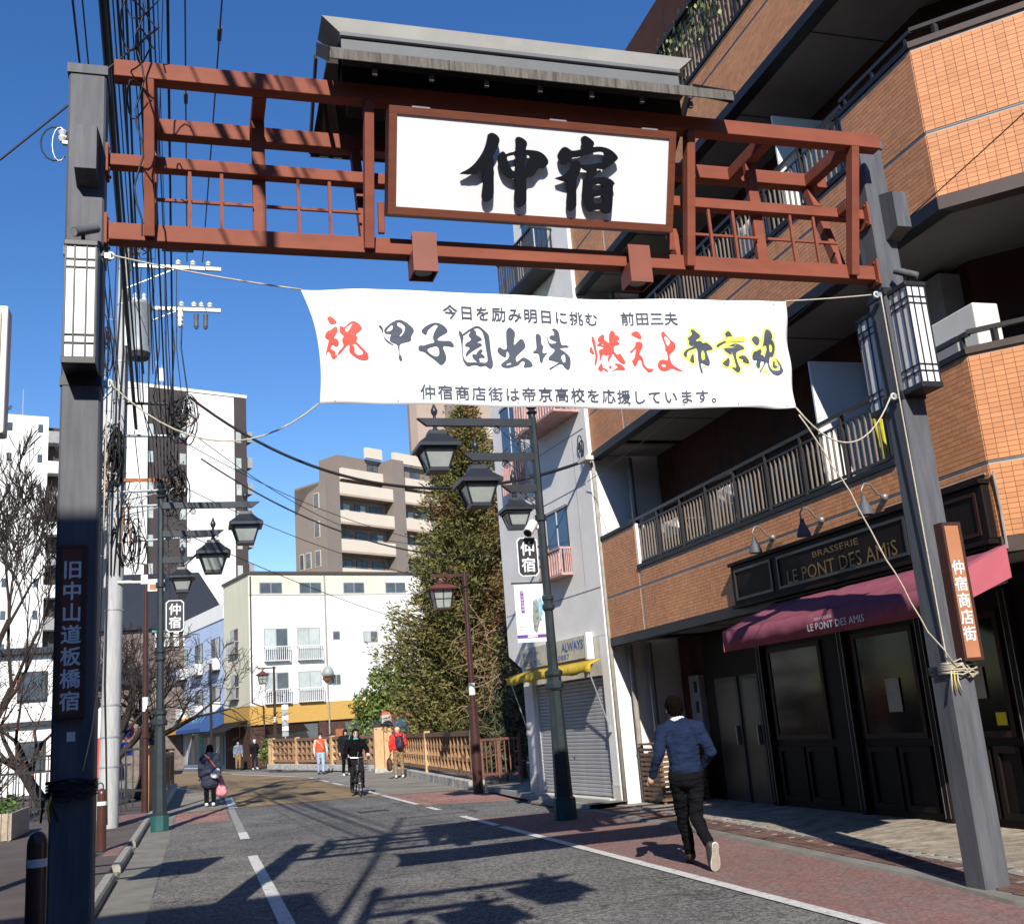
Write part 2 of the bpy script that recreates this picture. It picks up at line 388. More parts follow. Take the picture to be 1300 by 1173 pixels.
def put(me, x, y, z, parent, name, rz=0):
    o = bpy.data.objects.new(name, me); COL.objects.link(o); o.location = TM[parent.name] @ Vector((x,y,z)); o.rotation_euler = (0,0,rz); o.parent = parent; return o
for x,y,h,_ in big: put(me_br, x+.004, y+.004, h, rp_, 'paver')
mb = MB()
y = -1.9
while y < 17.5:
    for dx in (.25,.42): mb.box(rx(y,GUT)+.18+dx, rx(y,GUT)+.25+dx, y, y+.035, .035, .0445)
    y += .45
mb.build('stud_rows','kerb',rp_, kind='stuff')
# edging kerb between brown band and pavers
mb = MB(); V=[];F=[]
for y in ys:
    x = rx(y,GUT)+.625; V += [(x,y,.0),(x,y,.048),(x+.10,y,.048),(x+.10,y,.0)]
for i in range(len(ys)-1):
    for k in (0,1,2): F.append((4*i+k,4*i+k+1,4*i+4+k+1,4*i+4+k))
mb.add(V,F); mb.build('edging','kerb',rp_)
rest = MB(); n = 0; row = 0
y = 5.6
while y < 18.0:
    x = rx(y,GUT)+.74 - (.098 if row%2 else 0)*0; off = .098*(row%2)
    x = math.floor(x/.196)*.196 + .196 + off - .196
    while x < 8.95:
        if x > rx(y,GUT)+.64:
            h = .046+random.uniform(-.0015,.0015)
            if 7.2 < y < 10.2 and n < 290: put(me_be, x, y, h, rp_, 'paver'); n += 1
            else: rest.box(x, x+.190, y, y+.094, .0, h)
        x += .196
    y += .10; row += 1
rest.build('paver_field','paver_beige',rp_, kind='stuff')
# kerb along the grey building up to the bridge
mb = MB(); 
kp = [(6.50,18.0),(6.52,19.5),(6.58,21.2),(6.70,23.5),(6.85,26.4)]
for (a,b),(c,d) in zip(kp,kp[1:]):
    mb.add([(a,b,0),(c,d,0),(c+.14,d,.10),(a+.14,b,.10),(a+.02,b,.10),(c+.02,d,.10),(a+.14,b,0),(c+.14,d,0)],[(0,1,5,4),(4,5,2,3),(3,2,7,6)])
mb.build('kerb_edge','kerb',rp_)
flat('pavement', [(6.64,18),(7.3,18.0),(6.95,22.0),(9.5,22.3),(9.5,27),(6.99,27),(6.84,23.5),(6.72,21.2)], .10, 'gutter_concrete')
# outlines of the brushed characters, in mm on their own boards (u to the right, v up)
SIGN_GLYPHS = [[[(554,343),(614,374),(663,414),(703,464),(737,518),(761,577),(772,636),(774,656),(799,672),(833,665),(861,644),(871,619),(859,574),(839,529),(814,484),(828,467),(824,419),(829,332),(827,259),(825,178),(810,156),(780,137),(749,148),(733,172),(738,224),(746,290),(741,326),(744,377),(721,368),(687,344),(653,345),(622,337),(592,340),(561,336)]],
[[(999,640),(1016,660),(1055,652),(1087,633),(1099,608),(1088,575),(1085,562),(1136,564),(1191,561),(1235,542),(1263,515),(1279,487),(1273,460),(1238,430),(1210,433),(1183,409),(1164,375),(1141,358),(1098,352),(1097,293),(1102,212),(1102,153),(1069,121),(1037,108),(1013,132),(1001,161),(1003,213),(1011,287),(1008,334),(969,335),(930,350),(898,374),(878,409),(861,451),(861,487),(875,521),(894,537),(914,529),(922,514),(956,531),(1004,542),(1006,594)],[(926,496),(965,510),(1004,519),(1005,447),(1003,390),(979,391),(951,443)],[(1082,526),(1129,523),(1110,477),(1096,418),(1083,409)]],
[[(1551,693),(1567,709),(1587,713),(1624,696),(1661,669),(1662,647),(1650,627),(1699,638),(1756,635),(1806,621),(1844,597),(1879,559),(1851,530),(1811,497),(1770,468),(1746,457),(1746,511),(1758,594),(1725,601),(1676,592),(1628,573),(1572,554),(1523,540),(1479,534),(1462,504),(1417,468),(1380,483),(1353,533),(1366,567),(1393,606),(1421,612),(1449,600),(1470,585),(1514,592),(1558,605),(1565,624),(1556,653)]],
[[(1491,510),(1516,516),(1545,503),(1562,479),(1551,437),(1536,398),(1521,367),(1519,307),(1524,218),(1526,143),(1504,123),(1480,109),(1451,127),(1440,168),(1446,228),(1446,302),(1449,340),(1417,341),(1376,350),(1332,361),(1384,378),(1427,398),(1458,437),(1481,476)]],
[[(1554,485),(1606,486),(1671,498),(1703,512),(1736,510),(1757,489),(1764,471),(1738,460),(1705,463),(1689,466),(1694,417),(1674,399),(1642,393),(1610,383),(1620,434),(1575,450),(1557,467)]],
[[(1578,368),(1618,380),(1691,391),(1773,400),(1823,385),(1857,352),(1837,341),(1839,285),(1839,209),(1835,148),(1824,121),(1783,107),(1762,121),(1749,139),(1700,136),(1655,115),(1618,134),(1583,192),(1572,229),(1576,282),(1579,327)],[(1652,328),(1742,349),(1753,301),(1662,286)],[(1664,227),(1712,246),(1757,253),(1755,192),(1673,184)]],
]
BANNER_GLYPHS = [('red',[[(959,650),(983,675),(1014,652),(1034,623),(1026,603),(976,603),(970,631)]]),
('red',[[(939,508),(956,542),(988,553),(1016,583),(1034,579),(1037,545),(1018,515),(1003,486),(1031,484),(1043,458),(1038,433),(1019,423),(993,447),(978,407),(1005,399),(1018,380),(1012,355),(1031,370),(1026,346),(1002,326),(985,340),(977,379),(960,393),(945,349),(944,373),(961,441),(971,475),(945,489)]]),
('red',[[(1047,560),(1057,595),(1089,576),(1117,611),(1155,642),(1201,619),(1225,576),(1207,551),(1169,525),(1186,487),(1167,466),(1202,429),(1237,391),(1259,362),(1262,328),(1225,316),(1180,331),(1135,364),(1114,392),(1124,436),(1106,440),(1078,406),(1044,366),(1033,356),(1036,385),(1083,430),(1062,468),(1082,508),(1055,526)],[(1092,569),(1121,597),(1150,617),(1149,603),(1110,538),(1097,542)],[(1138,441),(1166,447),(1188,418),(1220,385),(1217,361),(1181,355),(1154,379),(1160,418)]]),
('navy',[[(1343,595),(1362,605),(1384,567),(1377,527),(1394,493),(1426,465),(1462,436),(1434,445),(1394,473),(1377,517),(1370,561)]]),
('navy',[[(1385,557),(1399,582),(1443,618),(1501,650),(1556,627),(1602,589),(1621,560),(1588,509),(1594,478),(1548,466),(1502,452),(1498,417),(1498,368),(1509,359),(1517,330),(1507,307),(1485,339),(1496,368),(1488,407),(1483,449),(1449,457),(1422,479),(1433,514),(1443,529),(1401,531),(1392,537)],[(1400,549),(1422,583),(1453,609),(1454,564),(1420,548)],[(1488,625),(1518,621),(1550,592),(1543,552),(1524,522),(1507,506),(1499,516),(1535,557),(1507,586),(1490,590)]]),
('navy',[[(1671,561),(1707,598),(1747,624),(1805,641),(1862,618),(1896,574),(1858,548),(1807,516),(1796,491),(1854,492),(1903,497),(1926,480),(1938,450),(1909,449),(1852,457),(1841,437),(1858,398),(1869,349),(1843,308),(1818,293),(1777,331),(1722,369),(1686,398),(1657,397),(1640,422),(1660,447),(1684,441),(1727,459),(1781,475),(1764,505),(1770,540),(1792,581),(1813,611),(1795,626),(1755,599),(1724,568),(1714,528),(1689,540)],[(1706,414),(1755,440),(1799,448),(1811,416),(1809,377),(1788,358),(1742,375)]]),
('navy',[[(1974,582),(1991,587),(2020,543),(2007,492),(2005,432),(2006,372),(2023,338),(2056,323),(2085,322),(2045,296),(2017,317),(1999,347),(1997,422),(1995,502)]]),
('navy',[[(1998,550),(2076,609),(2137,640),(2179,613),(2228,569),(2232,519),(2238,398),(2251,323),(2229,281),(2201,296),(2180,314),(2142,298),(2107,316),(2055,303),(2040,296),(2012,317),(2014,347),(2035,329),(2101,336),(2145,337),(2189,332),(2207,356),(2197,450),(2189,541),(2174,594),(2143,619),(2113,613),(2074,590),(2012,543)]]),
('navy',[[(2101,608),(2126,584),(2120,561),(2152,547),(2173,521),(2143,513),(2119,489),(2145,498),(2173,480),(2131,456),(2093,432),(2062,409),(2023,370),(2033,415),(2064,442),(2058,461),(2022,460),(2031,487),(2069,507),(2081,526),(2057,548),(2074,583)]]),
('navy',[[(2121,418),(2153,449),(2174,434),(2150,411),(2182,393),(2184,374),(2151,377),(2132,365),(2145,342),(2108,341),(2075,386),(2091,406),(2112,395)]]),
('navy',[[(2372,608),(2402,638),(2434,614),(2448,584),(2436,541),(2427,480),(2464,519),(2493,547),(2517,521),(2527,475),(2495,443),(2447,400),(2434,377),(2442,343),(2467,366),(2499,390),(2542,368),(2563,346),(2575,312),(2529,303),(2491,299),(2510,345),(2489,363),(2455,321),(2425,312),(2379,296),(2327,299),(2306,321),(2338,348),(2377,375),(2388,410),(2368,447),(2359,383),(2334,389),(2302,415),(2287,441),(2307,472),(2324,461),(2346,447),(2369,455),(2369,508),(2370,570)],[(2351,329),(2382,342),(2401,342),(2388,323),(2358,320)]]),
('navy',[[(2613,578),(2637,592),(2664,564),(2656,502),(2677,479),(2664,456),(2662,417),(2708,434),(2673,395),(2660,371),(2653,337),(2631,348),(2630,417),(2607,424),(2581,423),(2586,438),(2614,454),(2615,508)]]),
('navy',[[(2751,625),(2780,642),(2809,623),(2819,600),(2821,546),(2828,492),(2860,500),(2882,493),(2893,478),(2850,477),(2803,468),(2847,442),(2882,408),(2895,377),(2884,308),(2863,281),(2834,303),(2821,329),(2798,337),(2746,305),(2705,279),(2703,296),(2759,324),(2792,352),(2761,351),(2739,362),(2701,365),(2712,396),(2745,420),(2771,459),(2734,473),(2714,511),(2708,565),(2712,573),(2723,519),(2737,504),(2784,513),(2785,529),(2755,536),(2722,558),(2751,582),(2770,575),(2777,606),(2763,625)],[(2811,391),(2825,414),(2849,423),(2848,353),(2830,345),(2820,360)]]),
('red',[[(3097,583),(3119,583),(3126,542),(3129,497),(3131,444),(3137,421),(3118,353),(3107,329),(3095,349),(3112,398),(3112,443),(3104,511),(3096,549)]]),
('red',[[(3065,465),(3084,503),(3096,469),(3109,428),(3088,427),(3066,449)]]),
('red',[[(3147,562),(3173,593),(3206,609),(3215,590),(3205,560),(3237,538),(3248,530),(3250,592),(3266,630),(3283,646),(3305,632),(3311,597),(3332,602),(3344,568),(3315,548),(3337,541),(3335,518),(3288,513),(3279,463),(3310,426),(3328,449),(3348,423),(3377,367),(3359,352),(3326,366),(3285,414),(3270,448),(3250,409),(3219,363),(3216,378),(3234,439),(3209,416),(3180,438),(3155,377),(3143,373),(3152,422),(3144,459),(3161,475),(3193,483),(3191,498),(3138,504),(3135,512),(3168,536),(3149,543)],[(3177,517),(3194,527),(3195,506)]]),
('red',[[(3121,308),(3144,339),(3168,358),(3169,309),(3198,310),(3217,280),(3195,284),(3171,306),(3153,279),(3135,290)]]),
('red',[[(3221,326),(3251,345),(3239,307),(3225,314)]]),
('red',[[(3267,353),(3302,358),(3340,347),(3364,321),(3366,303),(3327,302),(3289,305),(3236,277),(3282,312),(3307,331)]]),
('red',[[(3443,621),(3497,642),(3525,616),(3535,578),(3519,566),(3482,584),(3453,602)]]),
('red',[[(3418,463),(3447,479),(3475,514),(3473,537),(3498,550),(3532,539),(3541,513),(3521,478),(3497,439),(3519,424),(3532,401),(3532,363),(3548,333),(3577,315),(3609,320),(3616,301),(3565,282),(3559,299),(3531,325),(3515,355),(3512,393),(3492,393),(3477,362),(3458,333),(3444,346),(3429,384),(3454,399),(3467,445),(3480,492),(3462,476),(3428,444)]]),
('red',[[(3699,614),(3726,640),(3742,612),(3787,555),(3817,540),(3824,509),(3814,478),(3774,446),(3760,430),(3769,377),(3786,347),(3830,321),(3873,291),(3827,298),(3775,323),(3732,299),(3685,297),(3656,324),(3654,359),(3676,390),(3712,395),(3742,380),(3747,422),(3740,461),(3725,472),(3733,499),(3716,560)],[(3725,580),(3741,600),(3782,547),(3767,519),(3749,503)],[(3683,352),(3708,360),(3729,341),(3716,330),(3689,335)]]),
('yell',[[(3964,645),(3991,660),(4022,635),(4060,604),(4045,583),(4018,574),(4011,550),(4050,563),(4072,539),(4090,544),(4107,547),(4146,525),(4171,490),(4124,484),(4098,475),(4109,435),(4125,380),(4114,347),(4089,347),(4035,377),(4037,329),(4047,282),(4030,277),(4018,345),(4015,409),(4018,473),(4009,501),(3973,484),(3930,471),(3917,438),(3913,406),(3880,437),(3905,470),(3932,487),(3976,504),(4002,517),(3964,512),(3937,531),(3953,552),(3931,575),(3971,601),(3983,626)],[(4051,470),(4072,475),(4083,427),(4074,394),(4044,390)]]),
('yell',[[(3969,448),(3979,432),(3978,392),(3979,364),(3950,371),(3936,391)]]),
('yell',[[(4297,636),(4336,670),(4367,642),(4373,597),(4430,603),(4462,613),(4485,597),(4471,584),(4411,589),(4358,581),(4313,563),(4259,541),(4217,511),(4199,519),(4216,540),(4271,566),(4316,587),(4312,616)]]),
('yell',[[(4271,505),(4307,518),(4335,539),(4390,559),(4439,542),(4472,502),(4414,488),(4377,467),(4376,402),(4394,346),(4406,322),(4377,285),(4346,308),(4312,340),(4366,329),(4357,385),(4349,450),(4340,482),(4339,446),(4307,461),(4277,485)],[(4323,510),(4369,536),(4400,541),(4370,512),(4337,490)]]),
('yell',[[(4303,428),(4312,400),(4302,360),(4286,335),(4242,358),(4241,378),(4282,404)]]),
('yell',[[(4389,431),(4443,448),(4474,429),(4494,389),(4492,372),(4450,380),(4426,391),(4441,408),(4404,419)]]),
('yell',[[(4542,599),(4572,624),(4604,609),(4612,572),(4589,532),(4564,542),(4543,574)]]),
('yell',[[(4542,480),(4577,485),(4607,506),(4626,490),(4607,449),(4634,458),(4648,433),(4663,475),(4677,508),(4665,549),(4635,519),(4648,581),(4664,656),(4685,684),(4718,666),(4739,617),(4724,588),(4748,576),(4763,527),(4751,477),(4723,435),(4702,447),(4693,410),(4683,377),(4686,336),(4700,312),(4743,309),(4775,322),(4758,412),(4741,444),(4775,404),(4791,339),(4799,306),(4764,277),(4727,265),(4687,287),(4667,328),(4670,377),(4665,401),(4627,351),(4578,285),(4571,297),(4618,351),(4643,401),(4609,408),(4590,334),(4565,342),(4557,374),(4576,415),(4540,406),(4524,430)],[(4700,550),(4726,542),(4733,501),(4707,476),(4699,509)]]),
('yell',[[(4728,411),(4743,395),(4730,370),(4750,354),(4757,346),(4724,329),(4704,345),(4713,374)]]),
]
# ================================================================== LETTERING HELPERS
def curve_to_mesh(cu):
    o = bpy.data.objects.new('tmp', cu); COL.objects.link(o)
    me = bpy.data.meshes.new_from_object(o)
    V = [v.co.copy() for v in me.vertices]; F = [tuple(p.vertices) for p in me.polygons]
    bpy.data.objects.remove(o); bpy.data.meshes.remove(me); bpy.data.curves.remove(cu)
    return V, F
def text_raw(body, bold=0, extrude=0):
    cu = bpy.data.curves.new('txt', 'FONT'); cu.body = body; cu.resolution_u = 2; cu.offset = bold; cu.extrude = extrude
    cu.fill_mode = 'BOTH' if extrude else 'FRONT'
    return curve_to_mesh(cu)
def bbox(V):
    xs = [v.x for v in V]; ys = [v.y for v in V]; return min(xs), max(xs), min(ys), max(ys)
_ref = bbox(text_raw('国')[0]); EM = _ref[3]-_ref[2]; EMC = ((_ref[0]+_ref[1])/2, (_ref[2]+_ref[3])/2)
def put_text(mb, body, o, u, v, h=None, fit=None, bold=0, depth=0.0, fn=None, twice=0):
    """one line of lettering; centred on o. h = character height, or fit = (width, height) of the whole line"""
    V, F = text_raw(body, bold, depth)
    n = Vector(u).cross(Vector(v)); o, u, v = Vector(o), Vector(u), Vector(v)
    if fit:
        a, b, c, d = bbox(V); sx = fit[0]/(b-a); sy = fit[1]/(d-c) if fit[1] else sx; cx, cy = (a+b)/2, (c+d)/2
    else:
        sx = sy = h/EM; cx, cy = EMC
    P = [(p.x-cx)*sx for p in V], [(p.y-cy)*sy for p in V]
    if twice:
        for dx, dy, dd in ((twice,0,.0008),(0,-twice,.0016)):
            if fn: mb.add([fn(o, a+dx, b+dy, p.z)-Vector((0,dd,0)) for a, b, p in zip(P[0], P[1], V)], F)
            else: mb.add([o+u*(a+dx)+v*(b+dy)+n*(p.z+dd) for a, b, p in zip(P[0], P[1], V)], F)
    if fn: mb.add([fn(o, a, b, p.z) for a, b, p in zip(P[0], P[1], V)], F)
    else: mb.add([o+u*a+v*b+n*p.z for a, b, p in zip(P[0], P[1], V)], F)
    return mb
def poly_raw(contours, offset=0, extrude=0):
    cu = bpy.data.curves.new('shape', 'CURVE'); cu.dimensions = '2D'; cu.fill_mode = 'BOTH' if extrude else 'FRONT'; cu.extrude = extrude; cu.offset = offset
    for c in contours:
        sp = cu.splines.new('POLY'); sp.points.add(len(c)-1); sp.use_cyclic_u = True
        for p, q in zip(sp.points, c): p.co = (q[0]/1000, q[1]/1000, 0, 1)
    return curve_to_mesh(cu)
def chaikin(c):
    r = []
    for a, b in zip(c, c[1:]+c[:1]): r += [(a[0]*.75+b[0]*.25, a[1]*.75+b[1]*.25), (a[0]*.25+b[0]*.75, a[1]*.25+b[1]*.75)]
    return r
def area(c): return sum(a[0]*b[1]-b[0]*a[1] for a, b in zip(c, c[1:]+c[:1]))/2

# ================================================================== GATE
GX0, GX1 = -.755, 6.075        # pillar centres
gate = thing('street_gate', 'tall red-brown steel gate with small tiled roof spanning the street on grey pillars', 'gate', (2.66,7.6,0))
for x, hw in ((GX0,.130),(GX1,.120)):
    mb = MB()
    mb.prism([(-hw,-.10),(-.10,-hw+.004),(.10,-hw+.004),(hw,-.10),(hw,.10),(.10,hw-.004),(-.10,hw-.004),(-hw,.10)] if False else
             [(-hw,-.112),(-hw+.014,-.126),(hw-.014,-.126),(hw,-.112),(hw,.112),(hw-.014,.126),(-hw+.014,.126),(-hw,.112)], (x,7.615,-.02), (1,0,0), (0,1,0), (0,0,6.56))
    pl = mb.build('pillar', 'pillar_grey', gate)
    mb = MB(); mb.box(x-hw-.012,x+hw+.012,7.477,7.753,6.54,6.615); mb.build('pillar_cap','pillar_grey',pl)
    for z in (4.12, 5.10, 1.74 if x > 0 else 1.40):
        mb = MB(); mb.box(x-hw-.006,x+hw+.006,7.483,7.747,z-.035,z+.035); mb.build('strap','dark_metal',pl)
    # hood box on the street face
    mb = MB(); xx = x+.015 if x < 0 else x+.07
    mb.prism([(7.488,6.06),(7.300,6.00),(7.300,5.655),(7.488,5.60)], (xx-.073,0,0), (0,1,0), (0,0,1), (.146,0,0)); mb.build('hood_box','pillar_grey',pl)
    s = 1 if x < 0 else -1
    for z0, z1 in ((5.18,5.42),(5.76,5.99)):
        mb = MB(); mb.box(x+s*(hw+.001)-(0 if s>0 else .02), x+s*(hw+.001)+(.02 if s>0 else 0), 7.50,7.69,z0,z1); fl = mb.build('flange','gate_red',pl)
        mb = MB()
        for yy in (7.53,7.66):
            for zz in (z0+.03,z1-.03): mb.tube([(x+s*(hw+.02),yy,zz),(x+s*(hw+.034),yy,zz)], .012, 6)
        mb.build('bolts','gate_red',fl)
def gbeam(name, a, b, w, h, m='gate_red', up=(0,0,1), parent=gate): 
    return MB().beam(a,b,w,h,up).build(name, m, parent, bev=.006)
gbeam('top_beam', (-.55,7.26,6.43),(5.955,7.26,6.43), .12,.135)
gbeam('top_beam', (-.36,8.0,6.43),(5.87,8.0,6.43), .12,.135)
gbeam('bottom_beam', (-.60,7.60,5.295),(5.93,7.60,5.295), .13,.135)
gbeam('middle_beam', (-.60,7.60,5.885),(5.93,7.60,5.885), .10,.095)
PX_ = (-.31, 1.31, 4.06, 5.68)
for x in PX_:
    gbeam('front_post', (x,7.235,6.365),(x,7.525,5.25), .098,.075, up=(1,0,0))
    gbeam('rear_post', (x,8.0,6.365),(x,7.67,5.35), .095,.075, up=(1,0,0))
for x in (-.31,.49,4.86,5.68):
    gbeam('cross_beam', (x,7.322,6.42),(x,7.938,6.42), .10,.12)
for x in (-.31, 5.68):
    gbeam('spacer', (x,7.42,5.885),(x,7.548,5.885), .07,.08)
for x in (.49, 4.86):
    gbeam('centre_post', (x,7.655,6.36),(x,7.655,5.363), .10,.06, up=(0,1,0))
for x in (1.42,3.92): gbeam('stub', (x,7.52,5.66),(x,7.545,5.40), .05,.04)
# lattice of thin rods below the middle beam
for a, b in ((-.26,.44),(.54,1.27),(4.10,4.81),(4.91,5.63)):
    MB().beam((a,7.60,5.598),(b,7.60,5.598),.022,.022).build('lattice_rod','gate_red',gate)
    for k in (1,2):
        x = a+(b-a)*k/3; MB().beam((x,7.575,5.36),(x,7.575,5.84),.024,.024,(1,0,0)).build('lattice_rod','gate_red',gate)
# downlight boxes under the bottom beam
for x in (1.735, 3.565):
    mb = MB(); mb.prism([(x-.098,0),(x+.098,0),(x+.098,.33),(x-.098,.33)], (0,7.43,5.05), (1,0,0), (0,0,1), (0,.012,0)); 
    mb.box(x-.098,x-.086,7.442,7.63,5.05,5.225); mb.box(x+.086,x+.098,7.442,7.63,5.05,5.225); mb.box(x-.098,x+.098,7.63,7.642,5.05,5.225); mb.box(x-.086,x+.086,7.442,7.53,5.365,5.38)
    dl = mb.build('downlight_box','gate_red_dark',gate)
    MB().lathe((x,7.53,5.075),[(.07,0),(.075,.06)],14).build('lamp_glass','lantern_glass',dl,smooth=40)
# roof over the sign
RX0, RX1 = .98, 4.32
rf = MB()
def roofside(s):
    ye, yr = 7.6-s*.70, 7.6-s*.06
    return [(RX0,ye,6.55),(RX1,ye,6.55),(RX1-.08,yr,7.04),(RX0+.08,yr,7.04)]
top = MB(); und = MB()
for s in (1,-1):
    q = roofside(s); q2 = [(x,y,z-.07) for x,y,z in q]
    top.add(q+[(x,y,z-.02) for x,y,z in q], [(0,1,2,3),(4,7,6,5),(0,4,5,1),(1,5,6,2),(3,2,6,7),(0,3,7,4)])
    und.add([(x,y,z-.022) for x,y,z in q]+q2, [(0,1,2,3),(4,7,6,5),(0,4,5,1),(1,5,6,2),(3,2,6,7),(0,3,7,4)])
roof = top.build('roof','roof_metal',gate)
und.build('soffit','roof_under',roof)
for s in (1,-1):
    ye = 7.6-s*.70; MB().box(RX0-.005,RX1+.005,min(ye-s*.014,ye-s*.002),max(ye-s*.014,ye-s*.002),6.475,6.560).build('fascia','roof_fascia',roof)
for x in (RX0-.012,RX1+.012):
    mb = MB()
    for s in (1,-1):
        mb.beam((x,7.6-s*.70,6.515),(x,7.6-s*.05,7.01),.02,.10)
    mb.build('bargeboard','roof_under',roof)
for k in range(13):
    x = RX0+.2+(RX1-RX0-.4)*k/12; mb = MB()
    for s in (1,-1): mb.beam((x,7.6-s*.60,6.60),(x,7.6-s*.1,6.94),.035,.012,(0,-s*.5,1))
    if k%3 == 1: pass
for k in range(7):
    x = RX0+.34+.44*k; mb = MB(); mb.box(x-.018,x+.018,6.96,6.985,6.42,6.475); mb.build('soffit_bracket','roof_fascia',roof)
mb = MB(); mb.box(RX0+.17,RX1-.17,7.42,7.78,6.83,6.94); mb.build('ridge_course','roof_metal',roof,bev=.004)
mb = MB(); mb.box(RX0+.17,RX1-.17,7.455,7.745,6.952,7.065); mb.build('ridge_course','roof_metal',roof,bev=.004)
mb = MB(); mb.box(RX0+.16,RX1-.16,7.43,7.77,7.080,7.115); mb.build('ridge_course','roof_metal',roof,bev=.003)
mb = MB()
for x0,x1 in ((RX0+.17,RX1-.17),): mb.box(x0,x1,7.48,7.72,6.6,7.08)
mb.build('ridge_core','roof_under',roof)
mb = MB(); e = .04
mb.add([(RX0+.17,7.46,7.118),(RX1-.17,7.46,7.118),(RX1-.17,7.74,7.118),(RX0+.17,7.74,7.118),(RX0+.02,7.44,7.25),(RX1-.02,7.44,7.25),(RX1-.02,7.76,7.25),(RX0+.02,7.76,7.25),(RX0+.10,7.6,7.31),(RX1-.10,7.6,7.31)],
       [(0,3,2,1),(0,1,5,4),(1,2,6,5),(2,3,7,6),(3,0,4,7),(4,5,9,8),(6,7,8,9),(5,6,9),(7,4,8)])
mb.build('ridge_cap','ridge_pale',roof)
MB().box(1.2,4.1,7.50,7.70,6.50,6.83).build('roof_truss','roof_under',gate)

# sign board: leans forward with the gate posts
sign = thing('gate_sign', 'big lit white board with two black brushed characters under the gate roof', 'sign', (2.64,7.3,5.4))
su, sv = Vector((1,0,0)), Vector((0,-.28,.77)).normalized(); sn = su.cross(sv)     # sn points to the camera
SO = Vector((1.435,7.33,5.46)); SW, SH = 2.405, .82
def sbox(mb, u0,u1,v0,v1,n0,n1):
    P = [SO+su*a+sv*b+sn*c for c in (n0,n1) for a,b in ((u0,v0),(u1,v0),(u1,v1),(u0,v1))]
    return mb.add(P, [(0,3,2,1),(4,5,6,7),(0,1,5,4),(1,2,6,5),(2,3,7,6),(3,0,4,7)])
sbox(MB(),.004,SW-.004,.004,SH-.004,-.18,-.022).build('cabinet','sign_board_frame',sign)
sbox(MB(),.03,SW-.03,.03,SH-.03,-.02,-.008).build('face','white_panel',sign)
t = .062
for a in ((0,SW,0,t),(0,SW,SH-t,SH),(0,t,t,SH-t),(SW-t,SW,t,SH-t)):
    sbox(MB(),*a,-.021,.006).build('frame','sign_frame',sign,bev=.003)
for a in (.18,1.3,2.1): sbox(MB(),a,a+.14,SH+.001,SH+.012,-.05,-.005).build('clip','galvanised',sign)
chars = []
for grp in ((0,1),(2,3,4,5)):
    mb = MB()
    for i in grp:
        cs = SIGN_GLYPHS[i]; V, F = poly_raw([chaikin(c) for c in cs], 0, .011)
        mb.add([SO+su*p.x+sv*p.y+sn*(p.z+.040) for p in V], F)
    ch = mb.build('character','glyph_black',sign)
    mb = MB()
    for i in grp:
        c = SIGN_GLYPHS[i][0]; mx = sum(p[0] for p in c)/len(c)/1000; 
        for q in (max(c,key=lambda p:p[1]), min(c,key=lambda p:p[1])):
            a, b = q[0]/1000*.9+mx*.1, q[1]/1000*.92+.41*.08
            mb.tube([SO+su*a+sv*b+sn*(-.008), SO+su*a+sv*b+sn*.02], .008, 6)
    mb.build('standoff','dark_metal',ch)

# lamp boxes on the pillars
def lamp_box(label, x0, x1, yf, yb, z0, z1, white, grp='white lattice lamp boxes on the gate pillars'):
    L = thing('pillar_lamp', label, 'lamp', ((x0+x1)/2,(yf+yb)/2,z0), 0, grp)
    MB().box(x0-.012,x1+.012,min(yf,yb)-.012,max(yf,yb)+.0,z1,z1+.04).build('top_cap','dark_metal',L,bev=.004)
    MB().box(x0-.012,x1+.012,min(yf,yb)-.012,max(yf,yb)+.0,z0-.05,z0).build('bottom_cap','dark_metal',L,bev=.004)
    s = 1 if yf < yb else -1
    mb = MB(); mb.box(x0+.004,x1-.004,min(yf,yb)+.004,max(yf,yb)-.004,z0+.001,z1-.001); mb.build('diffuser','white_panel' if white else 'dark_metal',L)
    ny = yf - s*.004
    for xx in (x0, x0+(x1-x0)*.30, x0+(x1-x0)*.70, x1):
        MB().box(xx-.0055,xx+.0055,min(ny,ny+s*.012),max(ny,ny+s*.012),z0,z1).build('bar','dark_metal',L)
    for zz in (z0+.10, z0+.16, z1-.10, z1-.16):
        MB().box(x0,x1,min(ny-s*.002,ny+s*.010),max(ny-s*.002,ny+s*.010),zz-.0045,zz+.0045).build('bar','dark_metal',L)
    for xs in (x0-.006,x1-.006):
        for zz in (z0+.10, z0+.16, z1-.10, z1-.16): MB().box(xs,xs+.012,min(yf,yb)+.01,max(yf,yb)-.01,zz-.0045,zz+.0045).build('bar','dark_metal',L)
        for f in (.35,.75): 
            yy = min(yf,yb)+(max(yf,yb)-min(yf,yb))*f; MB().box(xs,xs+.012,yy-.005,yy+.005,z0,z1).build('bar','dark_metal',L)
    return L
l1 = lamp_box('white lattice lamp box high on the left grey pillar', -.845,-.650,7.235,7.482,4.205,5.02, True)
MB().box(-.648,-.640,7.24,7.482,4.205,5.02).build('side_shade_plate','dark_metal',l1)  # dark plate stands in for the shade on the lamp's unlit right side
lamp_box('white lattice lamp box facing the street on the right grey pillar', 5.985,6.175,7.235,7.487,4.16,5.045, True)
lamp_box('dark-sided lamp box on the far side of the right grey pillar', 5.985,6.175,7.99,7.745,4.10,4.97, True)
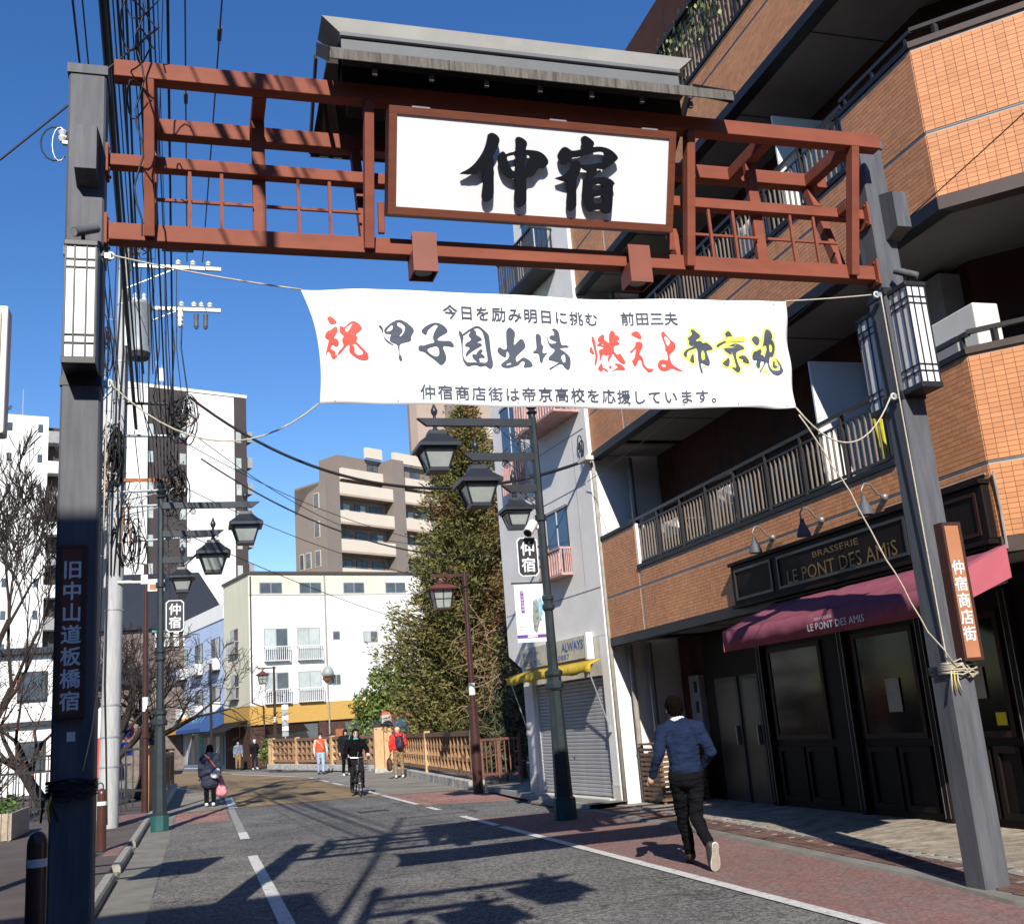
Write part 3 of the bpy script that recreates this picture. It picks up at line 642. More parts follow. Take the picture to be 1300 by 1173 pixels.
def spot(label, x, y, z, dx):
    L = thing('spotlight', label, 'spotlight', (x,y,z), 0, 'small spotlights above the pillar lamp boxes')
    a = Vector((x-dx*.05,y-.10,z+.055)); b = Vector((x+dx*.085,y+.02,z+.155))
    MB().tube([a,b],.034,12).build('barrel','pillar_grey',L,smooth=40)
    MB().tube([a+(a-b).normalized()*.002,a+(a-b).normalized()*.004],.028,12).build('lens','lantern_glass',L)
    mb = MB(); mb.tube([(x,y+.03,z),(x,y-.03,z+.05),(x,y-.05,z+.09)],.014,6); mb.box(x-.035,x+.035,y-.01,y+.06,z-.004,z+.012); mb.build('bracket','dark_metal',L)
spot('small grey spotlight above the left pillar lamp', -.745,7.36,5.075,1)
spot('small grey spotlight above the right pillar lamp', 6.10,7.36,5.10,-1)
def name_board(label, x0,x1,z0,z1,yf,yb,body,h,frame,panel,txt,ztop,step):
    L = thing('name_board', label, 'sign', ((x0+x1)/2,yb,z0), 0)
    MB().box(x0,x1,yf+.012,yb,z0,z1).build('board',frame,L)
    t = .024
    for a in ((x0,x1,z0,z0+t),(x0,x1,z1-t,z1),(x0,x0+t,z0+t,z1-t),(x1-t,x1,z0+t,z1-t)):
        MB().box(a[0],a[1],yf,yf+.0115,a[2],a[3]).build('frame',frame,L)
    MB().box(x0+t,x1-t,yf+.006,yf+.0116,z0+t,z1-t).build('panel',panel,L)
    for i, ch in enumerate(body):
        mb = MB(); put_text(mb, ch, ((x0+x1)/2,yf+.0045,ztop-step*i), (1,0,0),(0,0,1), h=h, twice=.005); mb.build('character',txt,L)
name_board('dark maroon vertical board with seven pale characters on the left pillar', -.862,-.688,1.835,2.955,7.43,7.488,'旧中山道板橋宿',.112,'sign_board_frame','sign_maroon','text_white',2.79,.1415)
name_board('orange vertical board with five white characters on the right pillar', 6.045,6.235,1.80,2.955,7.385,7.488,'仲宿商店街',.112,'sign_board_frame','sign_orange','text_white',2.57,.138)
mb = MB(); mb.box(-.79,-.74,7.484,7.4885,1.69,1.75); tag(mb.build('sticker','text_white'),'small white sticker on the left pillar below the maroon board','sticker')

# ================================================================== BANNER
ban = thing('street_banner', 'long white cloth banner with red and black brushed slogan strung below the gate', 'banner', (2.85,7.5,3.99))
def bwave(x, z):
    t = (x-.8)/4.1
    return .018*sin(2.2*x+1.1)+.012*sin(5.3*x+2.0*z)+.03*sin(pi*t)*(1-(z-3.99)/.95)*.6 + .012*sin(9*x-4*z)*max(0,1-abs(t-.97)*6) + .02*max(0,1-t*9)*sin(8*z) + .020*math.exp(-((x-1.0)/.45)**2)*sin(14*(x*.7+z))*.6 + .016*math.exp(-((x-4.75)/.4)**2)*sin(15*(x*.7-z)) + .010*sin(3.1*x-5.5*z)
def bpos(x, z, off=0): return Vector((x, 7.5+bwave(x,z)-off, z))
NU, NV = 110, 26; V = []; F = []
for j in range(NV+1):
    tv = j/NV
    xl = .89-.11*tv**2.2+.025*sin(pi*tv); xr = 4.875+.05*tv-.012*sin(pi*tv)
    for i in range(NU+1):
        tu = i/NU; x = xl+(xr-xl)*tu
        zb = 3.985-.012*sin(pi*tu)+.008*sin(tu*pi*10)*(.5-abs(tu-.5)); zt = 4.895+.055*tu-.012*sin(pi*tu)
        p = bpos(x, zb+(zt-zb)*tv); V.append(p)
for j in range(NV):
    for i in range(NU):
        a = j*(NU+1)+i; F.append((a,a+1,a+NU+2,a+NU+1))
cl = MB().add(V,F).build('cloth','banner_cloth',ban,smooth=True)
md = cl.modifiers.new('thick','SOLIDIFY'); md.thickness = .0015; md.offset = 1
cnt = {}
for col, cs in BANNER_GLYPHS:
    cs2 = [chaikin(c) for c in cs]
    if col == 'yell':
        o_ = cs2[0]; V, F = poly_raw([o_ if area(o_) > 0 else o_[::-1]], .016)
        if bbox(V)[1]-bbox(V)[0] < (max(p[0] for p in o_)-min(p[0] for p in o_))/1000: V, F = poly_raw([o_ if area(o_) > 0 else o_[::-1]], -.016)
        MB().add([bpos(p.x,p.y+4,.005) for p in V],F).build('outline','print_yellow',ban)
        V, F = poly_raw([cs2[0]]); MB().add([bpos(p.x,p.y+4,.008) for p in V],F).build('character','print_navy',ban)
        for h_ in cs2[1:]:
            V, F = poly_raw([h_]); MB().add([bpos(p.x,p.y+4,.010) for p in V],F).build('outline','print_yellow',ban)
    else:
        V, F = poly_raw(cs2); MB().add([bpos(p.x,p.y+4,.006) for p in V],F).build('character','print_red' if col=='red' else 'print_navy',ban)
def bfn(o, a, b, z): return bpos(o.x+a, o.z+b, .006)
for body, xc, zc, wid in (('今日を励み明日に挑む',2.515,4.735,1.33),('前田三夫',3.615,4.745,.50),('仲宿商店街は帝京高校を応援しています。',2.925,4.075,2.58)):
    n = len(body)
    for i, ch in enumerate(body):
        x = xc-wid/2+wid*(i+.5)/n
        put_text(MB(), ch, (x,0,zc), (1,0,0),(0,0,1), h=.108, twice=.004, fn=bfn).build('small_character','print_navy',ban)
mb = MB()
for i in range(9):
    for z in (4.0,):
        x = 1.0+.475*i; mb.tube([bpos(x,4.01,.003),bpos(x,4.01,.005)],.009,8)
    x = 1.0+.475*i; z = 4.87+.055*i/9; mb.tube([bpos(x,z,.003),bpos(x,z,.005)],.009,8)
mb.build('eyelets','galvanised',ban)
def rope(label, pts, r=.006, m='rope', nm='rope', wob=0):
    P = []
    for i in range(len(pts)-1):
        a, b = Vector(pts[i]), Vector(pts[i+1]); n = max(2,int((b-a).length/.12))
        for k in range(n): P.append(a.lerp(b,k/n)+Vector((random.uniform(-wob,wob),random.uniform(-wob,wob),random.uniform(-wob,wob))))
    P.append(Vector(pts[-1]))
    return tag(MB().tube(P,r,6).build(nm,m,smooth=True),label,'rope')
def sag(a, b, s, n=14):
    a, b = Vector(a), Vector(b); return [a.lerp(b,i/n)-Vector((0,0,s*4*(i/n)*(1-i/n))) for i in range(n+1)]
tag(MB().tube(sag((-.56,7.5,5.08),bpos(.785,4.90),.02),.006,6).build('rope','rope',smooth=True),'pale rope from the left pillar to the top left corner of the banner','rope')
tag(MB().tube(sag((5.84,7.52,5.07),bpos(4.92,4.955),.005),.006,6).build('rope','rope',smooth=True),'pale rope from the right pillar to the top right corner of the banner','rope')
tag(MB().tube([(-.56,7.48,4.11)]+[Vector(p) for p in sag((-.54,7.5,4.08),bpos(.885,3.985),.34)]+[bpos(.885,3.985)],.006,6).build('rope','rope',smooth=True),'slack rope from the banner lower left corner to the left pillar','rope')
tag(MB().tube(sag((5.86,7.52,4.11),bpos(4.875,3.985),.36),.007,6).build('rope','rope',smooth=True),'slack rope hanging in a loop from the banner lower right corner','rope')
rope('thin rope running from the banner corner down to the right pillar knot', [bpos(4.89,3.93),(5.25,7.46,3.25),(5.55,7.44,2.55),(5.78,7.44,2.05),(5.99,7.44,1.76)], .006, wob=.008)
rope('pair of ropes running straight down the right pillar', [(5.90,7.47,5.05),(5.91,7.472,4.1),(5.925,7.474,2.9),(5.94,7.476,1.78)], .006)
rope('thin rope running down the inner edge of the left pillar', [(-.585,7.60,4.9),(-.60,7.60,3.0),(-.605,7.55,2.2),(-.64,7.478,1.75),(-.69,7.474,1.50)], .005)
def knot(label, x, z, hw, m):
    T = thing('rope_knot', label, 'rope', (x,7.47,z))
    for k in range(9):
        z0 = z+random.uniform(-.05,.05); z1 = z+random.uniform(-.06,.06); y = 7.455-random.uniform(0,.02)
        P = [(x-hw-.02,7.60,z0),(x-hw-.018,7.46,z0),(x-hw*.3,y-.012,z0+random.uniform(-.04,.04)),(x+hw*.4,y-.008,z1+random.uniform(-.04,.04)),(x+hw+.014,7.46,z1),(x+hw+.016,7.60,z1)]
        MB().tube(P,.006,5).build('loop',m,T,smooth=True)
    for k in range(3):
        a = x-hw-.01+k*.03; MB().tube([(a,7.455,z-.02),(a-.02,7.44,z-.10),(a-.03+k*.02,7.445,z-.19)],.007,5).build('tail','rope_yellow' if k==1 else m,T,smooth=True)
knot('tangle of pale rope tied round the right pillar', GX1, 1.75, .12, 'rope')
knot('dark tangle of cord tied round the left pillar', GX0, 1.40, .13, 'wire_black')
def eye(label, x, y, z):
    T = thing('rope_bracket', label, 'bracket', (x,y,z))
    MB().tube([(x+.025*cos(a),y-.02,z+.025*sin(a)) for a in [2*pi*k/10 for k in range(11)]],.009,6).build('ring','insulator',T,smooth=True)
    MB().box(x-.05 if x<0 else x,x if x<0 else x+.05,y-.03,y+.03,z-.02,z+.02).build('plate','galvanised',T)
eye('white eye bracket on the left pillar at banner top height',-.575,7.53,5.08); eye('white eye bracket on the left pillar at banner foot height',-.575,7.53,4.11)
eye('white eye bracket on the right pillar at banner top height',5.885,7.53,5.07); eye('white eye bracket on the right pillar at banner foot height',5.885,7.53,4.11)
# ================================================================== BRICK APARTMENT BUILDING (right)
jitter(mat('tile_orange', (.63,.285,.128), .5, var=.12, scale=1.2, spec=.3), .13)
mat('grout', (.44,.38,.32), .9, var=.1)
mat('black_trim', (.012,.012,.014), .5)
mat('soffit_grey', (.235,.225,.215), .8, var=.06)
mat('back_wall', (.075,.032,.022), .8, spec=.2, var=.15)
mat('rail_dark', (.035,.031,.029), .4, var=.15)
mat('rail_bar', (.20,.165,.13), .45, var=.12)
mat('coping', (.075,.055,.045), .5, var=.12)
mat('glass_dark', (.010,.012,.014), .09, var=.3, spec=.16)
mat('wood_black', (.012,.008,.007), .6, spec=.15, var=.25, streak=(6,6,.6))
mat('wood_red', (.03,.011,.008), .55, spec=.2, var=.25, streak=(6,6,.6))
mat('steel_grey', (.25,.25,.25), .4, metal=.4)
mat('notice_paper', (.38,.38,.37), .8)
mat('door_grey', (.07,.07,.07), .5, spec=.2)
mat('white_wall', (.74,.74,.72), .8, var=.05, scale=2)
mat('shade_grey', (.30,.30,.30), .8)
mat('awning_red', (.27,.082,.115), .9, spec=.1, var=.14, scale=6)
mat('awning_edge', (.42,.10,.13), .8, var=.08)
mat('ac_white', (.72,.70,.64), .5, var=.05)
mat('wood_slat', (.17,.10,.055), .65, var=.3, scale=6, streak=(.6,.6,6))
mat('yellow_cloth', (.75,.70,.02), .8, var=.1)
mat('cyan_cloth', (.10,.52,.58), .8, var=.1)
mat('leaf_mid', (.10,.16,.045), .6, var=.4, scale=8)
mat('leaf_pale', (.22,.26,.11), .6, var=.4, scale=8)
apt = thing('apartment_building', 'orange-brown tiled apartment building with railed balconies above a dark brasserie front', 'building', (12,13,0))
FX = 7.30; BX = 8.65; Y0, Y1 = 8.12, 18.28; YA, YB = 9.45, 16.65
cdir = Vector((.695,-.719,0)).normalized(); cn = Vector((-.719,-.695,0)).normalized()   # chamfer direction, outward normal
CH = 4.2
# main body behind the balconies
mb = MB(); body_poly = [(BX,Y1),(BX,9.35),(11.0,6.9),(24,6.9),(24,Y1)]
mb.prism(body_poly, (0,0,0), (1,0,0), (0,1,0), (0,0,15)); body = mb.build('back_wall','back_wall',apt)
for y in (10.4,12.2,14.0,15.8,17.4):
    MB().box(BX-.006,BX-.002,y,y+.012,4.2,15).build('panel_joint','black_trim',body)
tile_parts = 0
tile_me = bpy.data.meshes.new('tile')
_t = MB(); _t.box(0,.0955,-.008,0,0,.0455); tile_me.from_pydata(_t.v,[],_t.f); tile_me.materials.append(MAT['tile_orange'])
def tiles(o, u, n, L, z0, z1, parent, parts=None):
    """lay 95 x 45 mm tiles on a wall strip from point o along u, outward normal n; parts=(columns, z range) are objects of their own"""
    global tile_parts
    o, u, n = Vector(o), Vector(u), Vector(n); mb = MB(); nu = int(L/.1); nz = int((z1-z0)/.05)
    rz = math.atan2(u.y,u.x)
    for j in range(nz):
        zz = z0+.05*j+.003
        for i in range(nu):
            a = o+u*(.1*i+.003); 
            if parts and i < parts[0] and parts[1] <= zz <= parts[2] and tile_parts < 296:
                t = bpy.data.objects.new('tile', tile_me); COL.objects.link(t); t.parent = parent
                t.location = TM[parent.name] @ (Vector((a.x,a.y,zz))); t.rotation_euler = (0,0,rz); tile_parts += 1; continue
            d = n*(.008+random.uniform(-.0006,.0006)); b = a+u*.0955; z2 = zz+.0455
            V = [(a.x,a.y,zz),(b.x,b.y,zz),(b.x,b.y,z2),(a.x,a.y,z2)]; W = [(p[0]+d.x,p[1]+d.y,p[2]) for p in V]
            mb.add(V+W,[(4,5,6,7),(0,1,5,4),(1,2,6,5),(2,3,7,6),(3,0,4,7)])
    return mb.build('tile_field','tile_orange',parent,kind='stuff')
levels = [(2.85,3.98,4.76,4.86),(6.38,7.50,8.20,8.38),(9.78,10.88,11.65,12.05)]
for li, (z0, zl, zf, zr) in enumerate(levels):
    w_ = MB()
    w_.box(FX+.001,FX+.16,YA,YB,z0,zl); w_.box(FX+.001,FX+.16,YB+.0005,Y1,z0,zf); w_.box(FX+.001,FX+.16,Y0,YA-.0005,z0,zf)
    wall = w_.build('balcony_wall','grout',apt)
    P0 = Vector((FX+.001,Y0,0)); 
    q = [(0,0),(CH,0),(CH,.16),(.066,.16)]
    MB().prism(q,(P0.x,P0.y,z0),cdir,-cn,(0,0,zf-z0)).build('corner_wall','grout',apt)
    cw = COL.objects[-1] if False else [o for o in COL.objects if o.name.startswith('corner_wall')][-1]
    lo = z0+.09
    nw = (0,-1,0)
    mid = z0+.82
    for (ya,yb,zt) in ((YA,YB,zl),(YB,Y1,zf),(Y0,YA,zf)):
        for za, zb in ((lo,mid-.012),(mid+.012,zt)):
            if zb-za > .1: tiles((FX,ya+.002,za),(0,1,0),(-1,0,0),yb-ya,za,zb,wall)
    for za, zb in ((lo,mid-.012),(mid+.012,zf)):
        tiles((FX+.001,Y0,za),cdir,cn,CH,za,zb,cw,(9,7.02,8.6) if li==1 else ((6,3.9,4.75) if li==0 else None))
    MB().box(FX-.003,FX+.003,Y0,Y1,mid-.008,mid+.008).build('joint_strip','steel_grey',wall)
    MB().prism([(0,.0),(CH,.0),(CH,.006),(0,.006)],(FX+.001,Y0,mid-.008),cdir,cn,(0,0,.016)).build('joint_strip','steel_grey',cw)
    # black edge strip below the tiles
    MB().box(FX-.022,FX+.16,Y0-.002,Y1,z0-.06,z0+.085).build('edge_strip','black_trim',wall)
    MB().prism([(-.01,-.02),(CH,-.02),(CH,.16),(-.01,.16)],(FX+.001,Y0,z0-.058),cdir,-cn,(0,0,.142)).build('edge_strip','coping',cw)
    # soffit / floor slab with joints
    so = MB(); so.prism([(FX+.16,Y1),(FX+.16,Y0+.1),(FX+.16+.6,Y0-.5),(FX+.16+2.8,Y0-2.75),(24,Y0-2.75),(24,6.95),(11.0,6.85),(BX-.002,9.36),(BX-.002,Y1)],(0,0,z0+.02),(1,0,0),(0,1,0),(0,0,.18))
    so = so.build('floor_slab','soffit_grey',apt)
    for y in (10.0,11.9,13.8,15.7,17.4): MB().box(FX+.17,BX-.01,y,y+.012,z0+.012,z0+.019).build('panel_joint','black_trim',so)
    MB().box(FX+.17,BX-.01,YB+.5,YB+.53,z0-.03,z0+.019).build('beam_edge','black_trim',so)
    # coping and railing
    for (ya,yb,zt) in ((YA,YB,zl),(YB,Y1,zf),(Y0,YA,zf)):
        MB().box(FX-.03,FX+.19,ya+.001,yb-.001,zt+.001,zt+.06).build('coping','black_trim',wall)
    MB().prism([(-.015,-.03),(CH,-.03),(CH,.19),(.08,.19)],(FX+.001,Y0,zf+.001),cdir,-cn,(0,0,.07)).build('coping','coping',cw)
    MB().box(FX+.001,FX+.16,YB-.045,YB-.002,zl+.06,zf).build('wall_end','white_wall',wall)
    rail = MB().box(FX+.03,FX+.09,YA,YB+.3,zr-.05,zr).build('handrail','rail_dark',apt)
    MB().box(FX+.045,FX+.075,YA,YB-.05,zl+.10,zl+.135).build('bottom_rail','rail_dark',rail)
    MB().box(FX+.045,FX+.075,YA,YB-.05,zr-.16,zr-.13).build('middle_rail','rail_dark',rail)
    n = 64; first = None
    for k in range(n):
        y = YA+.06+(YB-YA-.15)*k/(n-1)
        post = (k%8 == 0)
        mb = MB()
        if post: mb.box(FX+.03,FX+.085,y-.02,y+.02,zl+.06,zr-.05); mb.build('rail_post','rail_dark',rail)
        elif first is None: mb.box(FX+.048,FX+.072,y-.009,y+.009,zl+.135,zr-.161); first = mb.build('rail_bar','rail_bar',rail); fy = y
        else:
            c = first.copy(); COL.objects.link(c); c.location.y += y-fy
    # side rails on the corner wall
    a = Vector((FX+.05,Y0+.02,zf+.24)); MB().beam(a, a+cdir*CH, .05,.045).build('handrail','rail_dark',apt)
    for k in range(5):
        p = a+cdir*(.25+.9*k); MB().box(p.x-.025,p.x+.025,p.y-.025,p.y+.025,zf+.07,zf+.22).build('rail_post','rail_dark',cw)
    MB().box(FX+.03,FX+.08,Y0,YA,zf+.2,zf+.245).build('handrail','rail_dark',apt)
    for yy in (Y0+.1, Y0+.7, YA-.1): MB().box(FX+.035,FX+.075,yy-.02,yy+.02,zf+.061,zf+.2).build('rail_post','rail_dark',wall)
    # windows in the back wall
    for (ya,yb) in ((10.0,11.6),(12.6,14.2),(14.9,16.4)):
        wn = MB().box(BX-.03,BX-.004,ya,yb,z0+.25,z0+2.25).build('window','rail_dark',apt)
        for a_, b_ in ((ya+.05,(ya+yb)/2-.02),((ya+yb)/2+.02,yb-.05)): MB().box(BX-.036,BX-.031,a_,b_,z0+.32,z0+2.18).build('pane','glass_dark',wn)
# partition screens between the flats
for (y,z,l) in ((11.2,4.05,0),(11.2,7.6,1),(9.9,10.9,2)):
    MB().box(FX+.28,BX-.04,y,y+.03,z-.9,z+1.75).build('partition','white_wall',apt)
MB().box(BX-.3,BX-.01,9.5,11.1,4.2,6.30).build('pale_panel','shade_grey',apt)
# downpipe by the party wall
for z0,z1 in ((.05,2.8),(3.1,6.3),(6.6,9.7)): MB().tube([(7.95,18.05,z0),(7.95,18.05,z1)],.055,10).build('downpipe','steel_grey',apt,smooth=40)
MB().tube([(7.62,18.14,.05),(7.62,18.14,2.8)],.05,10).build('downpipe','kerb',apt,smooth=40)
# --- brasserie front (under the overhang)
br = MB().box(BX-.06,BX-.004,8.6,17.2,.0,2.80).build('shop_front','wood_black',apt)
def panel_frame(y0,y1,z0,z1,m='wood_black',d=.03):
    f = MB(); t=.07; x0=BX-.062-d; x1=BX-.0605
    for a in ((y0,y1,z0,z0+t),(y0,y1,z1-t,z1),(y0,y0+t,z0+t,z1-t),(y1-t,y1,z0+t,z1-t)): f.box(x0,x1,*a)
    return f.build('panel_frame',m,br)
def win(y0,y1,z0,z1):
    wf = panel_frame(y0,y1,z0,z1,'wood_red'); MB().box(BX-.078,BX-.066,y0+.07,y1-.07,z0+.07,z1-.07).build('pane','glass_dark',wf)
for y0,y1 in ((13.45,14.95),(11.35,12.65),(9.85,10.75)):
    win(y0,y1,1.02,2.40)
    half = (y1-y0)/2
    panel_frame(y0,y0+half-.03,.14,.92); panel_frame(y0+half+.03,y1,.14,.92)
for y in (15.13,12.86,11.15,9.65):
    MB().box(BX-.14,BX-.061,y-.07,y+.07,0,2.80).build('pilaster','wood_black',br,bev=.01)
    MB().box(BX-.145,BX-.141,y-.05,y-.042,0.1,2.6).build('gilt_line','steel_grey',br); MB().box(BX-.145,BX-.141,y+.042,y+.05,0.1,2.6).build('gilt_line','steel_grey',br)
for y0,y1 in ((15.35,15.95),(16.05,16.85)):   # steel doors beside the brasserie
    d = panel_frame(y0,y1,.02,2.05,'door_grey',.012); MB().box(BX-.075,BX-.0615,y0+.07,y1-.07,.09,1.98).build('door_leaf','rail_dark',d)
    MB().box(BX-.13,BX-.076,y0+.10,y0+.13,.95,1.25).build('handle','steel_grey',d)
MB().box(BX-.12,BX-.005,17.35,17.75,.95,2.15).build('intercom_panel','shade_grey',apt)
for z in (1.1,1.5,1.85): MB().box(BX-.13,BX-.121,17.45,17.55,z,z+.2).build('intercom_slot','black_trim',apt)
for (y,z,w_,h_) in ((11.75,1.35,.28,.42),(10.2,1.45,.26,.35),(9.95,1.15,.16,.14)):
    MB().box(BX-.098,BX-.094,y,y+w_,z,z+h_).build('notice','notice_paper' if h_>.2 else 'yellow_cloth',br)
# --- sign board over the brasserie
sb = thing('brasserie_sign', 'long black sign board with gold lettering above the pink awning', 'sign', (7.2,10.7,2.92))
MB().box(7.20,7.296,8.16,13.25,2.93,3.46).build('board','wood_black',sb,bev=.01)
MB().box(7.165,7.298,8.14,13.27,3.462,3.51).build('cornice','wood_black',sb,bev=.006)
MB().box(7.165,7.298,8.14,13.27,2.88,2.928).build('cornice','wood_black',sb,bev=.006)
for y0,y1 in ((8.25,9.2),(9.35,12.0),(12.15,13.15)):
    f = MB(); t=.035
    for a in ((y0,y1,2.98,2.98+t),(y0,y1,3.40-t,3.40),(y0,y0+t,2.98+t,3.40-t),(y1-t,y1,2.98+t,3.40-t)): f.box(7.184,7.199,*a)
    f.build('moulding','wood_red' if y0<9.3 else 'rail_dark',sb)
put_text(MB(),'LE PONT DES AMiS',(7.192,10.66,3.10),(0,-1,0),(0,0,1),fit=(2.25,.165),depth=.0).build('lettering','text_gold',sb)
put_text(MB(),'BRASSERIE',(7.192,10.68,3.285),(0,-1,0),(0,0,1),fit=(.95,.075)).build('lettering','text_gold',sb)
for i,(y,z,side) in enumerate(((12.15,3.60,'far'),(10.98,3.60,'middle'),(9.72,3.60,'near'))):
    L = thing('gooseneck_lamp', 'small grey gooseneck lamp over the brasserie sign, %s one of three' % {'far':'farthest','middle':'middle','near':'nearest'}[side], 'lamp', (7.2,y,z), 0, 'gooseneck lamps over the brasserie sign')
    MB().tube([(7.29,y,3.68),(7.19,y,3.72),(7.10,y-.02,3.82),(7.02,y-.03,3.83),(6.97,y-.03,3.76),(6.98,y-.03,3.68)],.011,7).build('neck','steel_grey',L,smooth=True)
    MB().lathe((6.985,y-.03,3.48),[(.085,0),(.083,.03),(.05,.12),(.03,.16),(.025,.21)],14).build('shade','pillar_grey',L,smooth=50)
    MB().sphere((7.275,y,3.68),.045).build('wall_plate','steel_grey',L,smooth=True)
for P in ([(7.278,9.75,3.56),(7.278,8.9,3.56),(7.278,8.16,3.56)],[(7.285,8.06,3.56),(7.30,8.07,3.2),(7.30,8.08,2.82)]): MB().tube(P,.012,6).build('conduit','kerb',apt)
# --- awning
aw = thing('shop_awning', 'pink-red cloth awning with white lettering over the brasserie front', 'awning', (6.9,10,2.2))
ax, ay0, ay1 = 6.46, 8.08, 12.32
V = []; F = []; NY = 24
for i in range(NY+1):
    y = ay0+(ay1-ay0)*i/NY; s_ = .012*sin(i*1.9)
    V += [(7.29,y,2.86),(6.9,y,2.70-.012+s_*.5),(ax,y,2.50+s_*.3),(ax-.012+s_,y,2.38),(ax+s_*1.2,y,2.25)]
for i in range(NY):
    for k in range(4): F.append((5*i+k,5*i+5+k,5*i+6+k,5*i+1+k))
c = MB().add(V,F).build('cloth','awning_red',aw,smooth=35); md = c.modifiers.new('t','SOLIDIFY'); md.thickness=.006
for y in (ay0,ay1):
    MB().add([(7.29,y,2.86),(7.29,y,2.55),(ax,y,2.25),(ax,y,2.50)],[(0,1,2,3)]).build('side_flap','awning_edge' if y<9 else 'awning_red',aw)
    MB().tube([(7.28,y+.06*(1 if y<9 else -1),2.52),(ax+.05,y+.06*(1 if y<9 else -1),2.33)],.014,6).build('arm','steel_grey',aw)
MB().tube([(ax+.03,ay0+.03,2.47),(ax+.03,ay1-.03,2.47)],.018,8).build('front_bar','rail_dark',aw)
put_text(MB(),'LE PONT DES AMIS',(ax-.028,9.75,2.345),(0,-1,0),(0,0,1),fit=(1.05,.075)).build('lettering','text_white',aw)
put_text(MB(),'BRASSERIE',(ax-.028,9.95,2.425),(0,-1,0),(0,0,1),fit=(.34,.03)).build('lettering','text_white',aw)
# --- things on the balconies
def laundry(label,y0,y1,z0,z1,m,x=FX+.35,nm='towel'):
    V=[];F=[]
    for j in range(9):
        for i in range(7):
            y=y0+(y1-y0)*i/6; V.append((x+.02*sin(i*1.7+j*.3),y+.01*sin(j),z1-(z1-z0)*j/8+.01*sin(i*2)))
    for j in range(8):
        for i in range(6): a=j*7+i; F.append((a,a+1,a+8,a+7))
    o=MB().add(V,F).build(nm,m,smooth=True); md=o.modifiers.new('t','SOLIDIFY'); md.thickness=.01
    return tag(o,label,'laundry')
laundry('bright yellow towel hanging behind the lowest balcony rail',10.02,10.16,4.15,4.85,'yellow_cloth')
laundry('wider yellow towel hanging at the right of the lowest balcony',9.72,9.86,4.05,4.95,'yellow_cloth',nm='towel')
laundry('small cyan cloth hanging low behind the lowest balcony rail',12.85,12.93,4.2,4.62,'cyan_cloth',FX+.14,'cloth')
laundry('white shirt on the lowest balcony left of the white partition',13.4,13.9,4.45,4.72,'white_paint',FX+.2,'shirt')
laundry('pale bundle of washing at the far end of the lowest balcony',15.4,16.2,4.35,4.62,'white_paint',FX+.22,'washing')
laundry('white sheet drying on the second balcony',11.6,12.3,7.55,8.2,'white_paint',FX+.2,'sheet')
rack = thing('drying_rack','thin metal clothes rack standing on the lowest balcony','rack',(FX+.5,14.6,3.95))
for k in range(5): MB().tube([(FX+.25+.1*k,14.0,4.55),(FX+.25+.1*k,15.2,4.55)],.006,5).build('rod','steel_grey',rack)
for y in (14.05,15.15):
    MB().tube([(FX+.22,y,4.55),(FX+.68,y,4.55)],.008,5).build('rod','steel_grey',rack); MB().tube([(FX+.25,y,3.1),(FX+.6,y,4.55)],.008,5).build('leg','steel_grey',rack); MB().tube([(FX+.6,y,3.1),(FX+.25,y,4.55)],.008,5).build('leg','steel_grey',rack)
ac = thing('air_conditioner','cream air conditioner outdoor unit on the balcony behind the corner wall','air conditioner',(8.0,9.1,4.6),0)
_M = Matrix.Translation((7.91,8.82,4.66)) @ Matrix.Rotation(rad(-90),4,'Z')
def lb(mb,x0,x1,y0,y1,z0,z1):
    P=[_M@Vector((x,y,z)) for z in (z0,z1) for x,y in ((x0,y0),(x1,y0),(x1,y1),(x0,y1))]; return mb.add(P,[(0,3,2,1),(4,5,6,7),(0,1,5,4),(1,2,6,5),(2,3,7,6),(3,0,4,7)])
lb(MB(),-.40,.40,-.16,.16,.08,.80).build('casing','ac_white',ac,bev=.015)
lb(MB(),-.30,.10,-.175,-.161,.14,.54).build('grille','shade_grey',ac); lb(MB(),-.30,-.2,-.1,.1,-1.42,.08).build('foot','rail_dark',ac); lb(MB(),.2,.3,-.1,.1,-1.42,.08).build('foot','rail_dark',ac)
# ivy hanging over the top balcony rail
random.seed(11)
iv = MB()
for k in range(900):
    y = random.uniform(10.8,15.8); z = random.gauss(11.75,.28); x = FX+random.uniform(-.06,.10)
    if z > 12.2 or z < 10.95: continue
    a = random.uniform(0,6.28); s_ = random.uniform(.035,.075); u = Vector((.35*cos(a),cos(a),sin(a)*.8)).normalized(); v_ = Vector((random.uniform(-1,.1),-.5*sin(a),cos(a))).normalized()
    p = Vector((x,y,z)); iv.add([p-u*s_,p-v_*s_*.5,p+u*s_,p+v_*s_*.5],[(0,1,2,3)])
ivy = thing('ivy_plant','pale leafy creeper spilling over the topmost balcony rail','plant',(FX,13,10.95)); iv.build('leaves','leaf_pale',ivy)
st_ = MB()
for k in range(8): st_.tube([(FX+.1,11+.6*k,10.95),(FX+.08,11.1+.6*k,11.4),(FX+.02,10.9+.65*k,11.9)],.008,4)
st_.build('stems','leaf_mid',ivy)
MB().box(FX-.02,FX+.12,10.0,16.6,12.04,12.10).build('trellis_top','rail_dark',apt)
pl = MB()
for k in range(260):
    y=random.uniform(13.3,14.0); z=random.uniform(10.95,11.5); p=Vector((FX+random.uniform(-.05,.2),y,z)); a=random.uniform(0,6.28); s_=.05
    u=Vector((.4*cos(a),cos(a),sin(a))).normalized(); v_=Vector((-.8,-.5*sin(a),cos(a))).normalized(); pl.add([p-u*s_,p-v_*s_*.6,p+u*s_,p+v_*s_*.6],[(0,1,2,3)])
pp = thing('potted_plant','white-flecked potted plant behind the topmost balcony rail','plant',(FX+.1,13.6,10.9)); pl.build('leaves','leaf_pale',pp)
